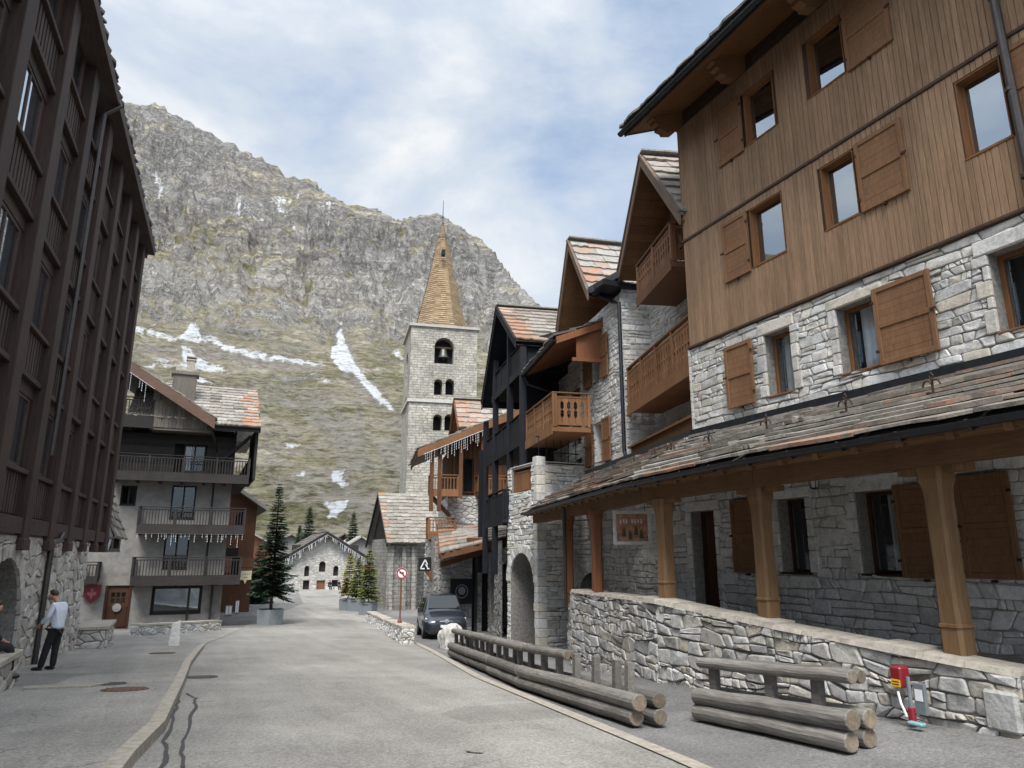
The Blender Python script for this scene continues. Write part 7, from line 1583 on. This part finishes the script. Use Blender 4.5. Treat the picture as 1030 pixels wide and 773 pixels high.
for az in azs:
    A_ = radians(az)+YAW; sx, cy2 = sin(A_), cos(A_); T = lin(RIDGE, az); Rr = lin(INV, T); hr = T*Rr
    for R in Rs:
        if R <= Rr: z = lin(TAB, R)*R
        else: z = hr-(R-Rr)*.55
        x, y = sx*R, cy2*R; amp = lin(CLF, R)*R; P = Vector((x, y, z*1.2))
        n1 = fbm(P/190.); n2 = fbm(P/48.+Vector((9, 3, 1)), 5); rdg = 1-abs(fbm(P/95.+Vector((4, 4, 4)), 5))*1.6
        gul = max(0, .35-abs(noise.fractal(Vector((az*.23+n1*1.0, R/1100., 2.7)), .9, 2.2, 4)))*2.2
        near = min(1, abs(Rr-R)/(.10*Rr)); dz = amp*(n1*.75+n2*.38+(rdg-.5)*.7-gul*.75)
        dz *= (.13+.87*near) if R > 260 else 1
        if R < 330: dz += 2.2*fbm(P/30., 4)*sst(125, 300, R)
        z2 = z+dz+EZ; mv.append((x, y, z2))
        s_v = c_v = 0.
        if -35 < az < 5:
            uv = proj(x, y, z2)
            for P_, k_ in SNOW:
                if inpoly(uv, P_): s_v = max(s_v, k_)
            for P_ in SCREE:
                if inpoly(uv, P_): c_v = 1.
        snow.append(s_v); scree.append(c_v)
nR = len(Rs); fs = [(i*nR+j, i*nR+j+1, (i+1)*nR+j+1, (i+1)*nR+j) for i in range(len(azs)-1) for j in range(nR-1)]
me = bpy.data.meshes.new('mountain'); me.from_pydata(mv, [], fs)
for nm, arr in (('snow', snow), ('scree', scree)):
    # soften the mask by one cell
    a2 = list(arr)
    for i in range(1, len(azs)-1):
        for j in range(1, nR-1):
            q = i*nR+j; a2[q] = (arr[q]*2+arr[q-1]+arr[q+1]+arr[q-nR]+arr[q+nR])/6
    a = me.attributes.new(nm, 'FLOAT', 'POINT'); a.data.foreach_set('value', a2)
me.polygons.foreach_set('use_smooth', [True]*len(me.polygons))
mo = bpy.data.objects.new('mountain', me); COL.objects.link(mo); tag(mo, kind='structure')
m, nt, b = mat('mountain_rock_and_grass')
def sstep(nt, val, a, b):
    q = nt.nodes.new('ShaderNodeMapRange'); q.interpolation_type = 'SMOOTHSTEP'; q.inputs[1].default_value = min(a, b); q.inputs[2].default_value = max(a, b)
    q.inputs[3].default_value, q.inputs[4].default_value = (0, 1) if a < b else (1, 0); nt.links.new(val, q.inputs[0]); return q.outputs[0]
geo = nt.nodes.new('ShaderNodeNewGeometry'); sx = nt.nodes.new('ShaderNodeSeparateXYZ'); nt.links.new(geo.outputs['Normal'], sx.inputs[0]); ps = nt.nodes.new('ShaderNodeSeparateXYZ'); nt.links.new(geo.outputs['Position'], ps.inputs[0])
v1 = mapping(nt, (.012, .012, .03)); v3 = mapping(nt, (.16, .16, .16)); v4 = mapping(nt, (.004, .004, .004)); vst = mapping(nt, (.007, .007, .085), (radians(9), radians(-13), 0)); vj = mapping(nt, (.05, .05, .016))
n1 = noise_n(nt, v1, 1, 10, .72, .8); n3 = noise_n(nt, v3, 1, 9, .78, .3); n4 = noise_n(nt, v4, 1, 5, .6); nst = noise_n(nt, vst, 1, 9, .7, .6); nj = noise_n(nt, vj, 1, 8, .72, .4)
rf = mth(nt, 'ADD', mth(nt, 'MULTIPLY', nst.outputs[0], .33), mth(nt, 'ADD', mth(nt, 'MULTIPLY', n3.outputs[0], .40), mth(nt, 'MULTIPLY', nj.outputs[0], .27)))
rock = ramp(nt, rf, [(.34, (.06, .058, .055)), (.43, (.20, .192, .18)), (.49, (.315, .303, .285)), (.55, (.42, .405, .382)), (.63, (.56, .545, .52))]).outputs[0]
# pale limestone crags above the meadow, browner cliffs higher up
pz_ = mth(nt, 'ADD', ps.outputs[2], mth(nt, 'MULTIPLY', mth(nt, 'SUBTRACT', n1.outputs[0], .5), 170)); pal = mth(nt, 'MULTIPLY', sstep(nt, pz_, 175, 235), sstep(nt, pz_, 345, 290)); rock = mix(nt, mth(nt, 'MULTIPLY', pal, .75), rock, mix(nt, 1., rock, (1.45, 1.45, 1.42), 'MULTIPLY'))
rock = mix(nt, ramp(nt, n4.outputs[0], [(.5, 0.), (.68, .6)]).outputs[0], rock, mix(nt, 1., rock, (1., .92, .84), 'MULTIPLY'))
# cracks: thin dark lines where turbulent noise crosses its mean
for q in (nj, n3):
    ab = mth(nt, 'ABSOLUTE', mth(nt, 'SUBTRACT', q.outputs[0], .5)); rock = mix(nt, 1., rock, ramp(nt, ab, [(.0, .35), (.03, 1.)]).outputs[0], 'MULTIPLY')
grass = ramp(nt, n1.outputs[0], [(.32, (.10, .10, .05)), (.44, (.185, .172, .092)), (.52, (.265, .238, .152)), (.61, (.43, .39, .315))]).outputs[0]
grass = mix(nt, 1., grass, ramp(nt, n3.outputs[0], [(.38, .45), (.5, 1.), (.60, 1.5)]).outputs[0], 'MULTIPLY')
f = mth(nt, 'ADD', sx.outputs[2], mth(nt, 'MULTIPLY', mth(nt, 'SUBTRACT', n1.outputs[0], .5), 1.1)); f = mth(nt, 'ADD', f, mth(nt, 'MULTIPLY', mth(nt, 'SUBTRACT', n4.outputs[0], .5), .7)); f = mth(nt, 'ADD', f, mth(nt, 'MULTIPLY', mth(nt, 'SUBTRACT', n3.outputs[0], .5), .5)); f = mth(nt, 'SUBTRACT', f, mth(nt, 'MULTIPLY', ps.outputs[2], .00034))
c = mix(nt, ramp(nt, f, [(.62, 0.), (.72, 1.)]).outputs[0], rock, grass)
sc = mth(nt, 'MULTIPLY', attr(nt, 'scree'), ramp(nt, mth(nt, 'ADD', mth(nt, 'MULTIPLY', n3.outputs[0], .5), mth(nt, 'MULTIPLY', n1.outputs[0], .5)), [(.45, 0.), (.53, 1.)]).outputs[0])
c = mix(nt, sc, c, ramp(nt, n3.outputs[0], [(.36, (.15, .135, .11)), (.5, (.29, .265, .23)), (.64, (.44, .41, .37))]).outputs[0])
n5 = noise_n(nt, mapping(nt, (.09, .09, .14)), 1, 9, .78); bo = mth(nt, 'MULTIPLY', ramp(nt, n5.outputs[0], [(.54, 0.), (.60, 1.)]).outputs[0], ramp(nt, n4.outputs[0], [(.35, .2), (.6, .95)]).outputs[0]); c = mix(nt, bo, c, mix(nt, 1., (.34, .325, .30), ramp(nt, n3.outputs[0], [(.35, .5), (.65, 1.4)]).outputs[0], 'MULTIPLY'))
# pale terrace lines and worn earth across the lower slope
nt_ = noise_n(nt, mapping(nt, (.0035, .0035, .10), (radians(4), 0, 0)), 1, 5, .6, .4); tl = mth(nt, 'ABSOLUTE', mth(nt, 'SUBTRACT', nt_.outputs[0], .5)); tf = mth(nt, 'MULTIPLY', mth(nt, 'MULTIPLY', ramp(nt, tl, [(.0, 1.), (.03, .0)]).outputs[0], ramp(nt, n3.outputs[0], [(.42, 0.), (.52, 1.)]).outputs[0]), sstep(nt, ps.outputs[2], 260, 200)); c = mix(nt, tf, c, (.40, .36, .29))
nw_ = noise_n(nt, mapping(nt, (.018, .018, .05)), 1, 8, .74, .6); c = mix(nt, mth(nt, 'MULTIPLY', ramp(nt, nw_.outputs[0], [(.52, 0.), (.60, .85)]).outputs[0], sstep(nt, ps.outputs[2], 330, 200)), c, mix(nt, 1., (.32, .285, .225), ramp(nt, n3.outputs[0], [(.36, .6), (.62, 1.35)]).outputs[0], 'MULTIPLY'))
# dark low shrubs on the foot of the slope
n6 = noise_n(nt, mapping(nt, (.16, .16, .2)), 1, 6, .7); lowz = nt.nodes.new('ShaderNodeMapRange'); lowz.inputs[1].default_value = 220; lowz.inputs[2].default_value = 20; nt.links.new(ps.outputs[2], lowz.inputs[0]); c = mix(nt, mth(nt, 'MULTIPLY', ramp(nt, n6.outputs[0], [(.60, 0.), (.66, .75)]).outputs[0], lowz.outputs[0]), c, (.05, .042, .03))
sa_ = attr(nt, 'snow'); sn = mth(nt, 'ADD', mth(nt, 'ADD', sa_, mth(nt, 'MULTIPLY', mth(nt, 'SUBTRACT', n3.outputs[0], .5), 3.2)), mth(nt, 'MULTIPLY', mth(nt, 'SUBTRACT', n1.outputs[0], .5), 1.2)); sn = mth(nt, 'MULTIPLY', ramp(nt, sn, [(.50, 0.), (.95, 1.)]).outputs[0], ramp(nt, sa_, [(.05, 0.), (.3, 1.)]).outputs[0])
hi = nt.nodes.new('ShaderNodeMapRange'); hi.inputs[1].default_value = 720; hi.inputs[2].default_value = 1050; nt.links.new(ps.outputs[2], hi.inputs[0])
sn2 = mth(nt, 'MULTIPLY', mth(nt, 'MULTIPLY', ramp(nt, mth(nt, 'ADD', nst.outputs[0], mth(nt, 'MULTIPLY', n3.outputs[0], .4)), [(.74, 0.), (.80, 1.)]).outputs[0], hi.outputs[0]), .8)
sn = mth(nt, 'MAXIMUM', sn, sn2)
c = mix(nt, sn, c, ramp(nt, n3.outputs[0], [(.38, (.55, .55, .54)), (.52, (.80, .82, .85))]).outputs[0])
nt.links.new(c, b.inputs['Base Color']); b.inputs['Roughness'].default_value = .95; b.inputs['Specular IOR Level'].default_value = .1
h = mth(nt, 'ADD', mth(nt, 'MULTIPLY', nst.outputs[0], .8), mth(nt, 'ADD', mth(nt, 'MULTIPLY', n3.outputs[0], .7), mth(nt, 'MULTIPLY', nj.outputs[0], .6))); bump(nt, b, h, 1., 14.)
me.materials.append(m)
# ================================================================== sky, sun, camera
w = bpy.data.worlds.new('World'); SC.world = w; w.use_nodes = True; nt = w.node_tree; nt.nodes.clear()
SUN_EL, SUN_AZ = radians(57), radians(207)      # azimuth clockwise from +y: behind the camera, to its left
sky = nt.nodes.new('ShaderNodeTexSky'); sky.sky_type = 'NISHITA'; sky.sun_disc = False; sky.sun_elevation = SUN_EL; sky.sun_rotation = SUN_AZ; sky.altitude = 1800; sky.air_density = 1.; sky.dust_density = 1.5
bs = nt.nodes.new('ShaderNodeBackground'); bs.inputs[1].default_value = .07; nt.links.new(sky.outputs[0], bs.inputs[0])
tc = nt.nodes.new('ShaderNodeTexCoord'); mp = nt.nodes.new('ShaderNodeMapping'); mp.inputs['Location'].default_value = CLOUD_OFF if 'CLOUD_OFF' in globals() else (.3, .1, .7); mp.inputs['Scale'].default_value = (1, 1, 1.9); nt.links.new(tc.outputs['Generated'], mp.inputs[0])
n1 = noise_n(nt, mp.outputs[0], 2.3, 9, .56, .35); n2 = noise_n(nt, mp.outputs[0], 5.5, 8, .6, .2)
f = mth(nt, 'ADD', mth(nt, 'MULTIPLY', n1.outputs[0], .75), mth(nt, 'MULTIPLY', n2.outputs[0], .25))
mask = ramp(nt, f, [(.34, .45), (.47, .8), (.60, 1.)])
ccol = ramp(nt, f, [(.36, (.60, .73, .90)), (.50, (.76, .83, .91)), (.62, (.95, .97, .99))])
bc = nt.nodes.new('ShaderNodeBackground'); nt.links.new(ccol.outputs[0], bc.inputs[0])
sund = (sin(SUN_AZ)*cos(SUN_EL), cos(SUN_AZ)*cos(SUN_EL), sin(SUN_EL)); dp = nt.nodes.new('ShaderNodeVectorMath'); dp.operation = 'DOT_PRODUCT'; nt.links.new(tc.outputs['Generated'], dp.inputs[0]); dp.inputs[1].default_value = sund
gl = mth(nt, 'POWER', mth(nt, 'MAXIMUM', dp.outputs['Value'], 0.), 2.); nt.links.new(mth(nt, 'MULTIPLY', mth(nt, 'ADD', mth(nt, 'MULTIPLY', gl, 2.6), 1.), .315), bc.inputs[1])
mx = nt.nodes.new('ShaderNodeMixShader'); nt.links.new(mask.outputs[0], mx.inputs[0]); nt.links.new(bs.outputs[0], mx.inputs[1]); nt.links.new(bc.outputs[0], mx.inputs[2])
ow = nt.nodes.new('ShaderNodeOutputWorld'); nt.links.new(mx.outputs[0], ow.inputs[0])
sl = bpy.data.lights.new('sun', 'SUN'); sl.energy = 1.5; sl.angle = radians(20); sl.color = (1, .965, .91); so = bpy.data.objects.new('sun', sl); COL.objects.link(so)
dv = Vector((sin(SUN_AZ)*cos(SUN_EL), cos(SUN_AZ)*cos(SUN_EL), sin(SUN_EL))); so.rotation_euler = dv.to_track_quat('Z', 'Y').to_euler(); so.location = (0, 0, 60)
cam = bpy.data.cameras.new('camera'); cam.sensor_fit = 'HORIZONTAL'; cam.angle_x = 2*math.atan(515/F_); cam.clip_end = 12000; cam.clip_start = .1
co = bpy.data.objects.new('camera', cam); COL.objects.link(co); co.location = (0, 0, EZ)
fw = Vector((cp_*sy_, cp_*cy_, sp_)); co.rotation_euler = fw.to_track_quat('-Z', 'Y').to_euler()
SC.camera = co
SC.view_settings.view_transform = 'Standard'; SC.view_settings.look = 'None'; SC.view_settings.exposure = 1.65; SC.view_settings.gamma = 1
SC.cycles.max_bounces = 6; SC.cycles.diffuse_bounces = 3; SC.cycles.glossy_bounces = 3; SC.cycles.transparent_max_bounces = 8; SC.cycles.use_denoising = True; SC.cycles.use_adaptive_sampling = False; SC.cycles.sample_clamp_indirect = 3.; SC.cycles.blur_glossy = .5
for o in bpy.data.objects:
    if '_w' in o: del o['_w']
